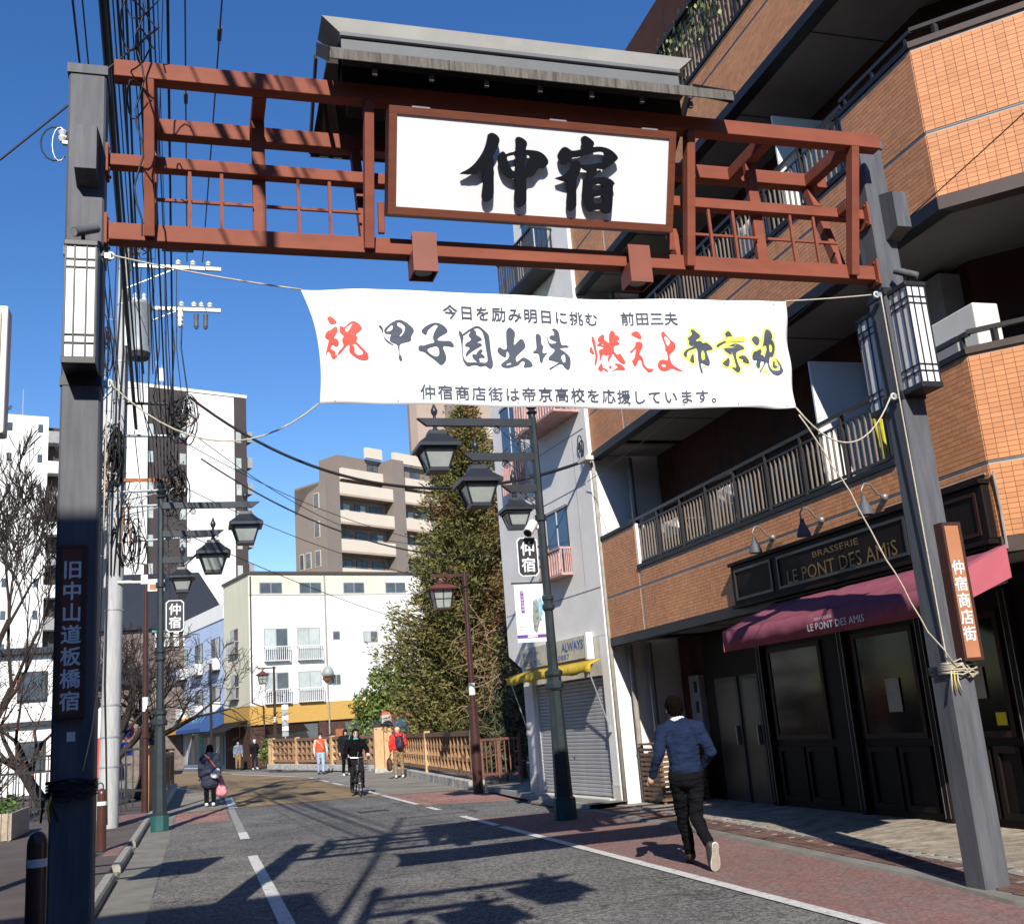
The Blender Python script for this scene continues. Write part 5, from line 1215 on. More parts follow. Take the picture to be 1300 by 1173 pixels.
# ================================================================== BARE TREES (left)
mat('bark_dark', (.032,.024,.02), .9, var=.3, scale=6, bump=.4, bscale=30)
mat('bark', (.085,.06,.045), .9, var=.3, scale=6, bump=.5, bscale=25)
def bare_tree(label,x,y,h,seed,lean=(0,0),spread=.55,levels=6,r0=.22,up=.18,fan=False,group='bare winter trees on the left bank',trunk_h=None,minr=.008,z0=0):
    random.seed(seed); T=thing('bare_tree',label,'tree',(x,y,z0),0,group)
    tr=MB(); br=MB(); cnt=[0]
    def grow(p,d,L,r,lv):
        n=4 if lv<2 else 3; P=[p]; R=[r]; dd=d.copy()
        for i in range(n):
            dd=(dd+Vector((random.gauss(0,.10),random.gauss(0,.10),random.gauss(0,.06)+up*.25))).normalized(); P.append(P[-1]+dd*L/n); R.append(max(minr,r*(1-.38*(i+1)/n)))
        (tr if lv==0 else br).tube(P,R,8 if lv==0 else (5 if lv<3 else 3),caps=False); cnt[0]+=1
        if lv>=levels or cnt[0]>5200: return
        k=random.choice((2,3)) if lv<levels-2 else 3
        if lv==0: k=5
        for j in range(k):
            i=n if j==0 else random.randint(2,n); a=random.uniform(0,6.28); s=spread*random.uniform(.6,1.25)
            perp=dd.cross(Vector((cos(a),sin(a),.3))).normalized(); nd=(dd*cos(s)+perp*sin(s)+Vector((0,0,up))).normalized()
            grow(P[i],nd,L*random.uniform(.66,.85),R[i]*random.uniform(.6,.75),lv+1)
    grow(Vector((x,y,z0)),Vector((lean[0],lean[1],1)).normalized(),trunk_h or h*.28,r0,0)
    tr.build('trunk','bark_dark',T,smooth=True); br.build('branches','bark_dark',T)
    return T
bare_tree('broad bare tree with fine upswept twigs at the far left edge',-5.9,32.5,11.5,21,lean=(.03,0),spread=.46,levels=7,r0=.30,up=.22,minr=.013)
bare_tree('bare cherry tree behind the concrete pole',-2.6,36.5,8,9,lean=(-.1,.0),spread=.62,levels=6,r0=.24,up=.05,trunk_h=1.9,minr=.008)
bare_tree('dark leaning bare tree between the pole and the left lamp',-1.9,40,7.5,14,lean=(.25,.1),spread=.7,levels=6,r0=.26,up=.03,trunk_h=2.0,minr=.009)
bare_tree('spreading bare tree reaching over the river left of the pillar',-4.6,38,7,33,lean=(-.35,.1),spread=.66,levels=6,r0=.22,up=.06,trunk_h=1.8,minr=.009)
# reddish shrub at the left edge
random.seed(8)
rs=thing('red_leaved_shrub','straggly shrub with rust-red leaves beyond the left planter','shrub',(-5.3,30.9,.1))
sm=MB()
for k in range(26):
    a=random.uniform(0,6.28); p=Vector((-5.3,30.9,.2)); P=[p]; d=Vector((cos(a)*.5,sin(a)*.4,1)).normalized()
    for i in range(5): d=(d+Vector((random.gauss(0,.3),random.gauss(0,.3),random.gauss(0,.2)))).normalized(); P.append(P[-1]+d*.62)
    sm.tube(P,[.02,.018,.014,.01,.008,.006],4)
sm.build('stems','bark',rs)
leaves(MB(),420,lambda:(random.gauss(-5.2,.9),random.gauss(30.9,.5),random.gauss(2.6,.75)),.03,.07).build('foliage','leaf_rust',rs)

# ================================================================== FAR BUILDINGS
mat('bldg_white', (.78,.77,.74), .85, var=.07, scale=1.5, streak=(2.5,2.5,.25))
mat('bldg_cream', (.66,.62,.47), .85, var=.07, scale=1.5, streak=(2.5,2.5,.25))
mat('bldg_blue', (.42,.52,.70), .85, var=.05, scale=.5)
mat('bldg_dark', (.055,.043,.042), .8, var=.1, scale=.5)
mat('bldg_taupe', (.215,.178,.152), .85, var=.06, scale=.5)
mat('bldg_beige', (.64,.56,.465), .85, var=.04, scale=.5)
mat('bldg_pink', (.43,.33,.265), .85, var=.04, scale=.5)
mat('bldg_stone', (.17,.135,.12), .9, var=.35, scale=3)
mat('ochre', (.50,.30,.075), .8, var=.05)
mat('far_glass', (.07,.085,.10), .12, var=.4, scale=.8, spec=.7)
mat('curtain_glass', (.42,.47,.45), .25, var=.2, scale=1.2)
mat('roof_navy', (.02,.023,.033), .6, var=.15)
mat('awning_orange', (.62,.30,.03), .7, var=.08)
mat('awning_blue', (.025,.075,.22), .7, var=.1)
mat('awning_teal', (.05,.32,.27), .7)
mat('brick_dark', (.07,.035,.028), .85, var=.3, scale=6)
mat('white_rail', (.66,.66,.64), .6)
class Face:
    """a facade: origin p, horizontal direction yaw (deg from +Y towards +X); s runs along it, d out of the wall"""
    def __init__(f,p,yaw,flip=1):
        f.p=Vector((p[0],p[1],0)); a=rad(yaw); f.u=Vector((sin(a),cos(a),0)); f.n=Vector((f.u.y,-f.u.x,0))*flip; f.flip=flip
    def pt(f,s,z,d=0): return f.p+f.u*s+f.n*d+Vector((0,0,z))
    def box(f,s0,s1,z0,z1,d0,d1,mb=None):
        mb=mb or MB(); P=[f.pt(s,z,d) for z in (z0,z1) for s,d in ((s0,d0),(s1,d0),(s1,d1),(s0,d1))]
        return mb.add(P,[(0,1,2,3),(4,7,6,5),(0,4,5,1),(1,5,6,2),(2,6,7,3),(3,7,4,0)])
def window(F,par,s0,s1,z0,z1,mul=1,frame='rail_dark',glass='far_glass',d=.02,t=.06):
    w_=F.box(s0,s1,z0,z1,d-.07,d).build('window',frame,par); n=mul+1
    for i in range(n):
        a=s0+t+(s1-s0-t)*i/n; b=s0+(s1-s0-t)*(i+1)/n
        F.box(a,b,z0+t,z1-t,d+.001,d+.015).build('pane',glass if isinstance(glass,str) else glass[i%len(glass)],w_)
    return w_
def railing(F,par,s0,s1,z0,z1,d=.35,n=10,m='white_rail'):
    r=F.box(s0,s1,z1-.06,z1,d-.06,d).build('window_rail',m,par); F.box(s0,s1,z0,z0+.06,.02,d).build('rail_base',m,r)
    for i in range(n+1): a=s0+(s1-s0-.04)*i/n; F.box(a,a+.04,z0+.061,z1-.061,d-.05,d-.01).build('rail_bar',m,r)
    for a in (s0,s1-.04): F.box(a,a+.04,z1-.06,z1-.001,.02,d-.061).build('rail_side',m,r)
# --- white four-storey building facing the bridge
wc=(3.31,70.0); WF=Face(wc,75.8); WL=Face(wc,-14.2,-1)
wb=thing('white_building','white four-storey building with an ochre band facing the bridge','building',(wc[0]+4,wc[1]+3,0))
WF.box(0,12.5,2.6,12.15,-5.8,0).build('wall','bldg_white',wb); 
WF.box(.01,12.49,0,2.6,-5.7,-.12).build('ground_floor','brick_dark',wb)
WF.box(-.02,12.52,2.6,3.78,.001,.06).build('ochre_band','ochre',wb); WL.box(-.02,5.82,2.7,3.85,.001,.06).build('ochre_band','ochre',wb)
WF.box(-.12,12.6,12.151,12.32,-5.9,.14).build('roof_edge','coping',wb)
WL.box(.0,5.8,10.9,12.149,.002,.012).build('cream_band','bldg_cream',wb); WL.box(0.02,5.78,3.9,10.9,.002,.008).build('side_wall','bldg_cream',wb)
WF.box(.02,9.9,10.80,12.149,.002,.012).build('cream_band','bldg_cream',wb); WF.box(0,12.4,10.76,10.795,.002,.03).build('ledge','kerb',wb)
for s in (.7,3.4,6.5,9.6): window(WF,wb,s,s+1.55,10.78 if False else 10.86,11.62,1,'shade_grey')
for s in (.96,3.18):
    for z0,z1,zr in ((6.55,8.62,7.45),(3.88,5.80,4.75)):
        window(WF,wb,s,s+1.58,z0,z1,1,'shade_grey',('curtain_glass','far_glass') if s<2 else ('curtain_glass','curtain_glass')); railing(WF,wb,s-.05,s+1.66,z0-.05,zr,.35,12)
window(WF,wb,5.63,6.16,7.76,8.35,0,'shade_grey'); window(WF,wb,7.82,8.88,7.52,8.29,1,'shade_grey',('curtain_glass','far_glass')); window(WF,wb,5.47,6.10,4.81,5.51,1,'shade_grey','far_glass')
MB().tube([WF.pt(5.15,12.1,.08),WF.pt(5.15,3.9,.08),WF.pt(5.15,3.8,.16),WF.pt(5.15,.1,.16)],.05,6).build('downpipe','kerb',wb)
MB().tube([WF.pt(.1,12.0,.06),WF.pt(.1,4.0,.06),WF.pt(.8,3.7,.10),WF.pt(.9,.2,.16)],.045,6).build('downpipe','pole_brown',wb)
WF.box(1.0,4.4,1.2,2.45,-.11,-.02).build('shop_window','far_glass',wb); WF.box(6.3,8.5,1.1,2.4,-.11,-.02).build('shop_window','far_glass',wb)
WF.box(4.5,5.0,0,2.55,-.11,.02).build('pier','brick_dark',wb); WF.box(5.6,6.2,.9,2.0,-.11,.06).build('meter_box','rust',wb)
MB().add([WF.pt(.9,2.5,.06),WF.pt(3.4,2.5,.06),WF.pt(3.4,2.0,1.1),WF.pt(.9,2.0,1.1),WF.pt(.9,1.9,.06),],[(0,3,2,1),(0,4,3)]).build('canopy','wood_black',wb)
for z0,z1 in ((7.35,8.95),(4.4,5.95)):
    window(WL,wb,2.4,4.2,z0,z1,1,'shade_grey',('far_glass','curtain_glass')); railing(WL,wb,2.3,4.3,z0-.05,z0+.75,.3,8,'shade_grey')
WL.box(.4,5.6,0,2.65,-.3,-.1).build('shop_glass','far_glass',wb)
MB().add([WL.pt(.3,2.95,.07),WL.pt(5.8,2.95,.07),WL.pt(5.8,2.35,1.5),WL.pt(.3,2.35,1.5),WL.pt(.3,2.1,1.5),WL.pt(5.8,2.1,1.5)],[(0,1,2,3),(3,2,5,4)]).build('canopy','wood_black',wb)
# --- light blue shop-house along the bending street
bb=thing('blue_building','pale blue two-row-window building along the street behind the left lamp','building',(wc[0]-4,wc[1]+14,0))
WL.box(5.86,24,0,10.95,-5.5,-.05).build('wall','bldg_blue',bb); WL.box(5.85,24.05,10.0,11.05,-.049,.02).build('parapet','bldg_white',bb)
for s0 in (6.95,11.55,15.95,19.6):
    for z0,z1 in ((6.9,8.85),(3.95,5.55)):
        window(WL,bb,s0,s0+2.1,z0+.5,z1,1,'rail_dark',('curtain_glass','far_glass'),d=0); 
        WL.box(s0-.1,s0+2.2,z0-.3,z0+.48,.0,.55).build('balcony_panel','white_rail',bb); WL.box(s0+.1,s0+2.0,z0-.5,z0-.301,-.02,.02).build('vent','bldg_stone',bb)
WL.box(6.2,23,0.2,2.6,-.04,.02).build('shop_front','shade_grey',bb)
for k in range(7): WL.box(7+2.2*k,7.9+2.2*k,.3,2.4,.021,.04).build('shop_pane','far_glass' if k%2 else 'awning_teal' if k==2 else 'curtain_glass',bb)
def awning(label,s0,s1,z0,z1,d,m,txt,tm):
    A=thing('shop_awning',label,'awning',WL.pt((s0+s1)/2,z0,.5))
    MB().add([WL.pt(s0,z1,.03),WL.pt(s1,z1,.03),WL.pt(s1,z0+.25,d),WL.pt(s0,z0+.25,d),WL.pt(s0,z0,d),WL.pt(s1,z0,d),WL.pt(s0,z0,.03),WL.pt(s1,z0,.03)],[(0,1,2,3),(3,2,5,4),(0,3,4,6),(1,7,5,2)]).build('cloth',m,A)
    put_text(MB(),txt,WL.pt((s0+s1)/2,(z0+z1)/2+.15,d*.5+.12),-WL.u,(WL.n*-.6+Vector((0,0,.8))).normalized(),fit=((s1-s0)*.62,.75)).build('lettering',tm,A)
awning('orange shop awning with green lettering on the blue building',14.2,21.5,2.55,3.9,1.2,'awning_orange','1000','awning_teal')
awning('blue shop awning with pale lettering on the blue building',6.0,12.8,2.5,4.1,1.6,'awning_blue','PARTY','print_sky')
# slim dark pole by the shops
tag(MB().tube([(.9,66,0),(.85,66,6.3)],[.09,.07],8).build('dark_pole','dark_metal'),'slim dark pole standing before the blue awning','pole')
# --- beige stepped apartment block
bc=(13.15,108.0); BF=Face(bc,58); BL=Face(bc,-32,-1)
ba=thing('beige_apartments','beige and taupe stepped apartment block behind the white building','building',(22,108,0))
BF.box(0,26,0,27.4,-5.4,-1.3).build('core','bldg_taupe',ba)
BF.box(0,1.75,0,27.6,-5.4,.02).build('corner_pier','bldg_taupe',ba); BF.box(9.35,11.1,0,31,-5.4,.05).build('pier','bldg_taupe',ba); BF.box(18.2,19.9,0,31,-5.4,.05).build('pier','bldg_taupe',ba)
MB().add([BL.pt(0,27.6,.03),BL.pt(3.1,26.6,.03),BL.pt(5.4,24.4,.03),BL.pt(5.4,0,.03),BL.pt(0,0,.03)],[(0,1,2,3,4)]).build('side_wall','bldg_taupe',ba)
BF.box(3.4,26,27.4,31.2,-5.4,-2.2).build('upper_block','bldg_taupe',ba)
for i in range(9):
    z=26.3-3.05*i
    for s0,s1 in ((1.751,9.349),(11.101,18.199),(19.901,26)):
        BF.box(s0,s1,z,z+1.22,-.16,0).build('balcony_front','bldg_beige',ba); BF.box(s0,s1,z-.22,z-.001,-1.4,-.01).build('balcony_slab','bldg_pink',ba)
        for a,b in ((.5,2.4),(3.0,4.6),(5.2,7.0)):
            if s0+b<s1: window(BF,ba,s0+a,s0+b,z-2.6+.0,z-.7,1,'rail_dark',('far_glass','curtain_glass') if (i+int(a))%3==0 else 'far_glass',d=-1.27)
    for s,wd in ((1.6,.9),(3.2,.9),(4.4,.7)):
        if z+1>24.4-1.6 and s>3 : continue
        window(BL,ba,s-.4,s+wd-.4,z-1.6,z+.1,0,'bldg_beige',d=.08)
for s0,s1,z in ((3.4,9.34,28.4),(11.11,18.19,28.4),(19.9,26,28.4),(7.0,9.34,31.2),(11.11,18.19,31.2)):
    BF.box(s0,s1,z,z+1.2,-1.9,-1.5).build('balcony_front','bldg_beige',ba)
    for a,b in ((.6,2.2),(3,4.6)):
        if s0+b<s1: window(BF,ba,s0+a,s0+b,z-2.2,z-.5,1,'rail_dark',d=-2.18)
# --- white and charcoal tower
tc_=(-.79,112.0); TF=Face(tc_,71); TR=Face((tc_[0]+6.55*sin(rad(71)),tc_[1]+6.55*cos(rad(71))),-19,1)
tw=thing('white_tower','tall white apartment tower with charcoal vertical stripes behind the concrete pole','building',(0,114,0))
TF.box(-7,6.55,0,38.2,-14,0).build('wall','bldg_white',tw)
TF.box(-4.15,.0,0,38.26,.001,.06).build('charcoal_stripe','bldg_dark',tw); TF.box(5.2,6.56,0,38.26,.001,.06).build('charcoal_stripe','bldg_dark',tw)
TR.box(0,14,0,38.26,-.02,.05).build('charcoal_side','bldg_dark',tw); TF.box(-7.1,6.65,38.27,38.6,-14.1,.1).build('parapet','bldg_white',tw)
for i in range(11):
    z=33.1-2.92*i
    for s,wd in ((-4.05,.6),(-.75,.65),(5.35,.6)): window(TF,tw,s,s+wd,z,z+1.2,0,'shade_grey','curtain_glass',d=.07,t=.04)
    TR.box(.3,2.2,z+.3,z+1.5,.05,.8).build('balcony','shade_grey',tw)
for (x,h,r) in ((-2.6,3.4,.06),(-2.0,3.0,.05),(-1.4,2.0,.04)):
    b0=TF.pt(x,38.6,-2); MB().tube([b0,b0+Vector((0,0,h))],r,5).build('aerial','galvanised',tw)
MB().box(*(TF.pt(-2.0,0,-2).x-.25,TF.pt(-2.0,0,-2).x+.25,TF.pt(-2.0,0,-2).y-.2,TF.pt(-2.0,0,-2).y+.2,39.8,41.2)).build('antenna_panel','white_paint',tw)
TF.box(-6.9,-4.2,0,38.1,.01,.5).build('balcony_stack','bldg_white',tw)
# --- white block at the far left
fl=Face((-13.35,105),75); fb=thing('white_block','plain white apartment block with dark side balconies behind the bare tree','building',(-18,108,0))
fl.box(-9,.0,0,33.2,-12,0).build('wall','bldg_white',fb); fl.box(.001,3.2,0,32.5,-10,-1.2).build('side_wing','bldg_dark',fb)
for i in range(11):
    z=31.6-2.95*i
    for s in (-3.55,-.9,-6.3): window(fl,fb,s,s+.42,z,z+.8,0,'rail_dark','far_glass',t=.04)
    fl.box(.0,3.0,z-1.0,z+.15,-1.1,.3).build('balcony','bldg_white' if i%2 else 'shade_grey',fb)
b0=fl.pt(-2.2,33.2,-1); MB().tube([b0,b0+Vector((0,0,2.9))],.05,5).build('aerial','galvanised',fb)
# --- pinkish tower behind the banner
p2=Face((28.43,125),65); pk=thing('beige_tower','tall beige tower with balconies behind the conifer','building',(33,128,0))
p2.box(-1.95,2.55,0,44,-1.5,0).build('wall','bldg_pink',pk); p2.box(2.551,4.0,0,44.5,-8,.3).build('pier','bldg_taupe',pk); p2.box(4.001,14,0,44,-8,-1.2).build('core','bldg_pink',pk)
for i in range(14):
    z=38.0-2.95*i; p2.box(4.001,14,z,z+1.5,-1.19,.05).build('balcony_front','bldg_beige',pk)
    for a in (4.6,7.2,10): window(p2,pk,a,a+1.9,z+1.6,z+2.8,1,'shade_grey',('curtain_glass','far_glass'),d=-1.15)
# --- dark hipped roof house and stone-faced house left of the blue building
hr=thing('hipped_roof_house','house with a navy hipped roof between the tower and the blue building','house',(-1,92,0))
MB().add([(-9,86,10.6),(2.9,86.5,10.6),(3.5,98,10.6),(-9,98,10.6),(-6,91,15.6),(.3,91,15.6)],[(0,1,5,4),(1,2,5),(2,3,4,5),(3,0,4),(0,3,2,1)]).build('roof','roof_navy',hr)
MB().box(-8.5,2.4,86.6,97,0,10.55).build('wall','bldg_stone',hr)
for k in range(9): MB().box(-3+.7*k,-2.6+.7*k,86.4,86.55,9.2,10.4).build('lattice_bar','white_rail',hr)
MB().box(-3.2,3.2,86.3,86.4,10.35,10.5).build('gutter','awning_teal',hr)
for x in (-7,-4.6,-2): 
    w_=MB().box(x,x+1.4,86.5,86.59,6.2,7.6).build('window','rail_dark',hr); MB().box(x+.1,x+1.3,86.46,86.49,6.3,7.5).build('pane','far_glass',hr)
# --- pale house glimpsed through the bare trees
ph=thing('pale_house','pale two-storey house seen through the bare trees at far left','house',(-10,55,0))
MB().box(-17,-6.2,55,63,0,6.4).build('wall','bldg_white',ph)
MB().box(-17.3,-5.9,54.6,63.4,6.41,6.7).build('roof','roof_navy',ph); MB().box(-17.1,-6.1,54.7,55,3.1,3.3).build('eave','roof_navy',ph)
for x in (-15.6,-12.8,-10.2,-8.0):
    for z in (1.0,4.2):
        w_=MB().box(x,x+1.3,54.92,54.99,z,z+1.4).build('window','rail_dark',ph); MB().box(x+.08,x+1.22,54.9,54.915,z+.08,z+1.32).build('pane','far_glass',ph)
ph2=thing('grey_house','grey tile-roofed house behind the dark bare trees left of the lamp','house',(-4,58,0))
MB().box(-6.0,-3.0,64,75,0,5.2).build('wall','bldg_stone',ph2)
MB().add([(-6.4,63.6,5.2),(-2.7,63.6,5.2),(-2.7,75.4,5.2),(-6.4,75.4,5.2),(-4.5,65.5,7.2),(-4.5,73.5,7.2)],[(0,1,4),(1,2,5,4),(2,3,5),(3,0,4,5),(0,3,2,1)]).build('roof','roof_navy',ph2)
w_=MB().box(-5.4,-4.0,63.9,63.99,2,3.5).build('window','white_rail',ph2); MB().box(-5.3,-4.1,63.87,63.89,2.1,3.4).build('pane','far_glass',ph2)
# --- block standing behind the viewer on the left: its shadow lies over the near pavement and the foot of the left pillar
bk=thing('corner_block','plain three-storey corner block behind the viewer on the left','building',(-8,-8,0))
MB().box(-16,-2.36,-16,-2.65,0,10).build('wall','bldg_pink',bk); MB().box(-16.1,-2.36,-16,-2.65,10.001,10.01).build('roof','coping',bk)
for k in range(4):
    for z in (1,4.2,7.3):
        w_=MB().box(-15+3.2*k,-13+3.2*k,-2.649,-2.6,z,z+1.7).build('window','rail_dark',bk); MB().box(-14.9+3.2*k,-13.1+3.2*k,-2.599,-2.59,z+.1,z+1.6).build('pane','far_glass',bk)

# --- unseen blocks added beside and behind the viewer to cut skylight in the shade
rb=thing('side_sky_blocker','plain brick block added unseen behind the viewer on the right to cut skylight','building',(16,-14,0))
MB().box(9.6,26,-30,-6,0,11).build('wall','brick_dark',rb); MB().box(9.5,26.1,-30.1,-5.9,11.001,11.2).build('roof_edge','coping',rb)
for k in range(5):
    for z in (1,4.2,7.3):
        w_=MB().box(9.55,9.599,-28+4.2*k,-26+4.2*k,z,z+1.7).build('window','rail_dark',rb); MB().box(9.53,9.549,-27.9+4.2*k,-26.1+4.2*k,z+.1,z+1.6).build('pane','far_glass',rb)
eb=thing('rear_sky_blocker','plain taupe block added unseen far behind the viewer to cut skylight','building',(0,-52,0))  # unseen, added to block the bright low sky behind the viewer
MB().box(-16,26,-60,-46,0,13).build('wall','bldg_taupe',eb); MB().box(-16.1,26.1,-60.1,-45.9,13.001,13.2).build('roof_edge','coping',eb)
for k in range(8):
    for z in (1,4.4,7.8):
        w_=MB().box(-14+5*k,-11.5+5*k,-46,-45.95,z,z+1.8).build('window','rail_dark',eb); MB().box(-13.9+5*k,-11.6+5*k,-45.949,-45.93,z+.1,z+1.7).build('pane','far_glass',eb)
rh=thing('left_sky_blocker','plain brown three-storey block left of the street, added unseen to cut skylight','building',(-14,9,0))  # unseen left side of the street, added to hold skylight off the shade
MB().box(-20,-8.2,-2.6,21.5,0,10).build('wall','bldg_taupe',rh); MB().box(-20.1,-8.1,-2.6,21.6,10.001,10.2).build('roof_edge','coping',rh)
for k in range(6):
    for z in (1,4.2,7.3):
        w_=MB().box(-8.199,-8.15,-1+3.7*k,.8+3.7*k,z,z+1.7).build('window','rail_dark',rh); MB().box(-8.149,-8.14,-.9+3.7*k,.7+3.7*k,z+.1,z+1.6).build('pane','far_glass',rh)
# ================================================================== BRIDGE RAILINGS
mat('rail_wood', (.33,.19,.095), .7, var=.25, scale=5, streak=(1,1,5))
mat('rail_wood_dark', (.20,.11,.065), .7, var=.3, scale=6)
mat('post_wood', (.56,.36,.19), .7, var=.15, scale=6, streak=(3,3,.5))
mat('post_cap', (.025,.026,.03), .5)
mat('stone_kerb', (.42,.40,.36), .85, var=.35, scale=7, bump=.4, bscale=40)
mat('rust_rail', (.17,.075,.055), .7, var=.3, scale=8)
def wood_rail(label,a,b,z0,z1,side,posts=(0,1),grp='wooden lattice railings of the bridge'):
    """timber lattice railing from a to b (ground heights z0,z1); side = -1/+1 which way is the road"""
    a=Vector((a[0],a[1],z0)); b=Vector((b[0],b[1],z1)); d=b-a; L=d.length; u=d.normalized(); h=Vector((u.x,u.y,0)).normalized(); n=Vector((h.y,-h.x,0))*side
    T=thing('bridge_railing',label,'railing',a,0,grp); Z=Vector((0,0,1))
    nst=max(2,int(L/1.1))
    for k in range(nst):
        p=a+u*(L*k/nst+.01); q=a+u*(L*(k+1)/nst-.01); MB().beam(p+Z*-.02,q+Z*-.02,.42,.26).build('kerb_stone','stone_kerb',T,bev=.015)
    for z,hh,w_ in ((1.27,.13,.16),(.93,.10,.09),(.60,.09,.09),(.26,.10,.09)):
        MB().beam(a+Z*z,b+Z*z,w_,hh).build('rail','rail_wood' if z<1.2 else 'rail_wood_dark',T)
    nv=int(L/.56)
    for k in range(nv):
        p=a+u*(L*(k+.5)/nv)
        MB().obox(p+Z*.77,.14,.05,.9,Matrix((n,h,Z)).transposed()).build('slat','rail_wood',T)
    for k in range(nv):
        if k%2==0:
            p=a+u*(L*(k+1)/nv-.2); 
    for t in posts:
        p=a+d*t; MB().obox(p+Z*.72,.19,.19,1.36,Matrix((n,h,Z)).transposed()).build('post','post_wood',T); MB().obox(p+Z*1.43,.22,.22,.06,Matrix((n,h,Z)).transposed()).build('post_cap','post_cap',T)
    return T
wood_rail('wooden lattice bridge railing beside the man in red',(6.78,26.9),(7.55,42.4),.12,.12,-1,(0,.5))
wood_rail('far wooden lattice bridge railing behind the cyclist',(7.25,46.2),(3.72,58),.16,.32,-1,(.35,.7,.97,1))
wood_rail('short wooden lattice bridge railing beyond the left lamp',(-1.02,29.9),(-.92,46),.12,.12,1,(0,.33,.66,1))
mp=thing('bridge_post','pair of thick pale timber bridge posts with black caps','post',(7.45,44.5,0))
MB().box(6.9,7.95,43.9,45.0,-.02,.18).build('plinth','stone_kerb',mp,bev=.02)
for x,y in ((7.16,44.4),(7.58,44.5)):
    MB().box(x-.19,x+.19,y-.19,y+.19,.18,1.80).build('post','post_wood',mp); MB().lathe((x,y,1.80),[(.22,0),(.22,.05),(.12,.20),(.02,.23)],4,sq=True).build('cap','post_cap',mp)
lp2=thing('bridge_post','single tall timber post at the near end of the left railing','post',(-1.05,29.6,0))
MB().box(-1.16,-.94,29.5,29.72,.0,1.72).build('post','post_wood',lp2); MB().lathe((-1.05,29.61,1.72),[(.13,0),(.13,.04),(.02,.12)],4,sq=True).build('cap','post_cap',lp2)
gp_=thing('stone_post','weathered grey granite name post with a red top beside the bridge','post',(7.72,46.4,0))
MB().lathe((7.85,46.4,0),[(.21,0),(.20,2.2),(.17,2.3)],4,sq=True).build('shaft','stone_kerb',gp_); MB().lathe((7.85,46.4,2.3),[(.18,0),(.15,.1),(.02,.14)],4,sq=True).build('top','print_red',gp_)
ib=thing('notice_board','dark red framed notice board standing behind the bridge railing','notice board',(8.8,48,0))
for x in (8.42,9.18): MB().box(x-.06,x+.06,47.94,48.06,0,2.25).build('leg','wood_red2',ib)
MB().box(8.3,9.3,47.9,48.1,2.2,2.34).build('roof','wood_red2',ib); MB().box(8.48,9.12,47.97,48.0,1.2,2.1).build('board','window_blue',ib)
# rusty iron fence by the grey building
rf=thing('rusty_fence','short rusty iron fence between the bridge and the grey building','fence',(7.4,26.6,.1))
a=Vector((7.0,27.1,0)); b=Vector((7.75,26.2,0))
for z in (.35,1.2): MB().beam(a+Vector((0,0,z)),b+Vector((0,0,z)),.05,.06).build('rail','rust_rail',rf)
for k in range(9): p=a.lerp(b,k/8); MB().box(p.x-.014,p.x+.014,p.y-.014,p.y+.014,.3,1.2).build('bar','rust_rail',rf)
for t in (.0,.45,1): p=a.lerp(b,t); MB().box(p.x-.035,p.x+.035,p.y-.035,p.y+.035,.05,1.22).build('post','rust_rail',rf)
# brown lantern poles
def brown_lamp(label,x,y,H,z0=0,k=1.0,dirx=-1):
    T=thing('lantern_pole',label,'street lamp',(x,y,z0),0,'brown lantern poles on the bridge')
    MB().tube([(x,y,z0),(x,y,z0+2.0),(x,y,z0+2.02),(x,y,z0+H)],[.125*k,.115*k,.075*k,.06*k],12).build('pole','pole_brown',T,smooth=40)
    MB().lathe((x,y,z0+2.0),[(.13*k,0),(.13*k,.08)],12).build('collar','pole_brown',T); MB().lathe((x,y,z0+2.3),[(.078*k,0),(.078*k,.28)],12).build('label','white_paint',T)
    MB().beam((x-dirx*.12*k,y,z0+H-.08),(x+dirx*.85*k,y,z0+H-.08),.05*k,.07*k).build('arm','pole_brown',T)
    lx=x+dirx*.62*k; zt=z0+H-.15
    MB().lathe((lx,y,0),[(.03*k,zt),(.05*k,zt-.06*k),(.12*k,zt-.12*k),(.36*k,zt-.27*k),(.34*k,zt-.30*k)],4,sq=True).build('lantern_roof','roof_maroon',T)
    MB().lathe((lx,y,0),[(.17*k,zt-.74*k),(.24*k,zt-.30*k)],4,sq=True,cap=False).build('lantern_glass','lantern_glass',T)
    for sx in (-1,0,1):
        for sy in (-1,1):
            MB().beam((lx+sx*.175*k,y+sy*.175*k,zt-.75*k),(lx+sx*.245*k,y+sy*.245*k,zt-.30*k),.022*k,.022*k).build('lantern_bar','pole_brown',T)
    MB().lathe((lx,y,0),[(.19*k,zt-.78*k),(.19*k,zt-.73*k)],4,sq=True).build('lantern_base','pole_brown',T)
    MB().lathe((lx,y,0),[(.217*k,zt-.53*k),(.217*k,zt-.51*k)],4,sq=True).build('lantern_band','pole_brown',T)
brown_lamp('brown lantern pole at the near end of the right bridge railing',6.46,25.51,5.32)
brown_lamp('distant brown lantern pole in front of the white building',4.15,60.5,5.3,.25)
sp=thing('sign_pole','slim pole with stacked white sign plates before the white building','sign',(4.5,57,.3))
MB().tube([(4.42,57,.3),(4.42,57,3.9)],.04,8).build('pole','galvanised',sp)
for k in range(6): MB().box(4.26,4.58,56.93,56.96,1.75+.27*k,1.98+.27*k).build('plate','white_paint' if k%2 else 'galvanised',sp)

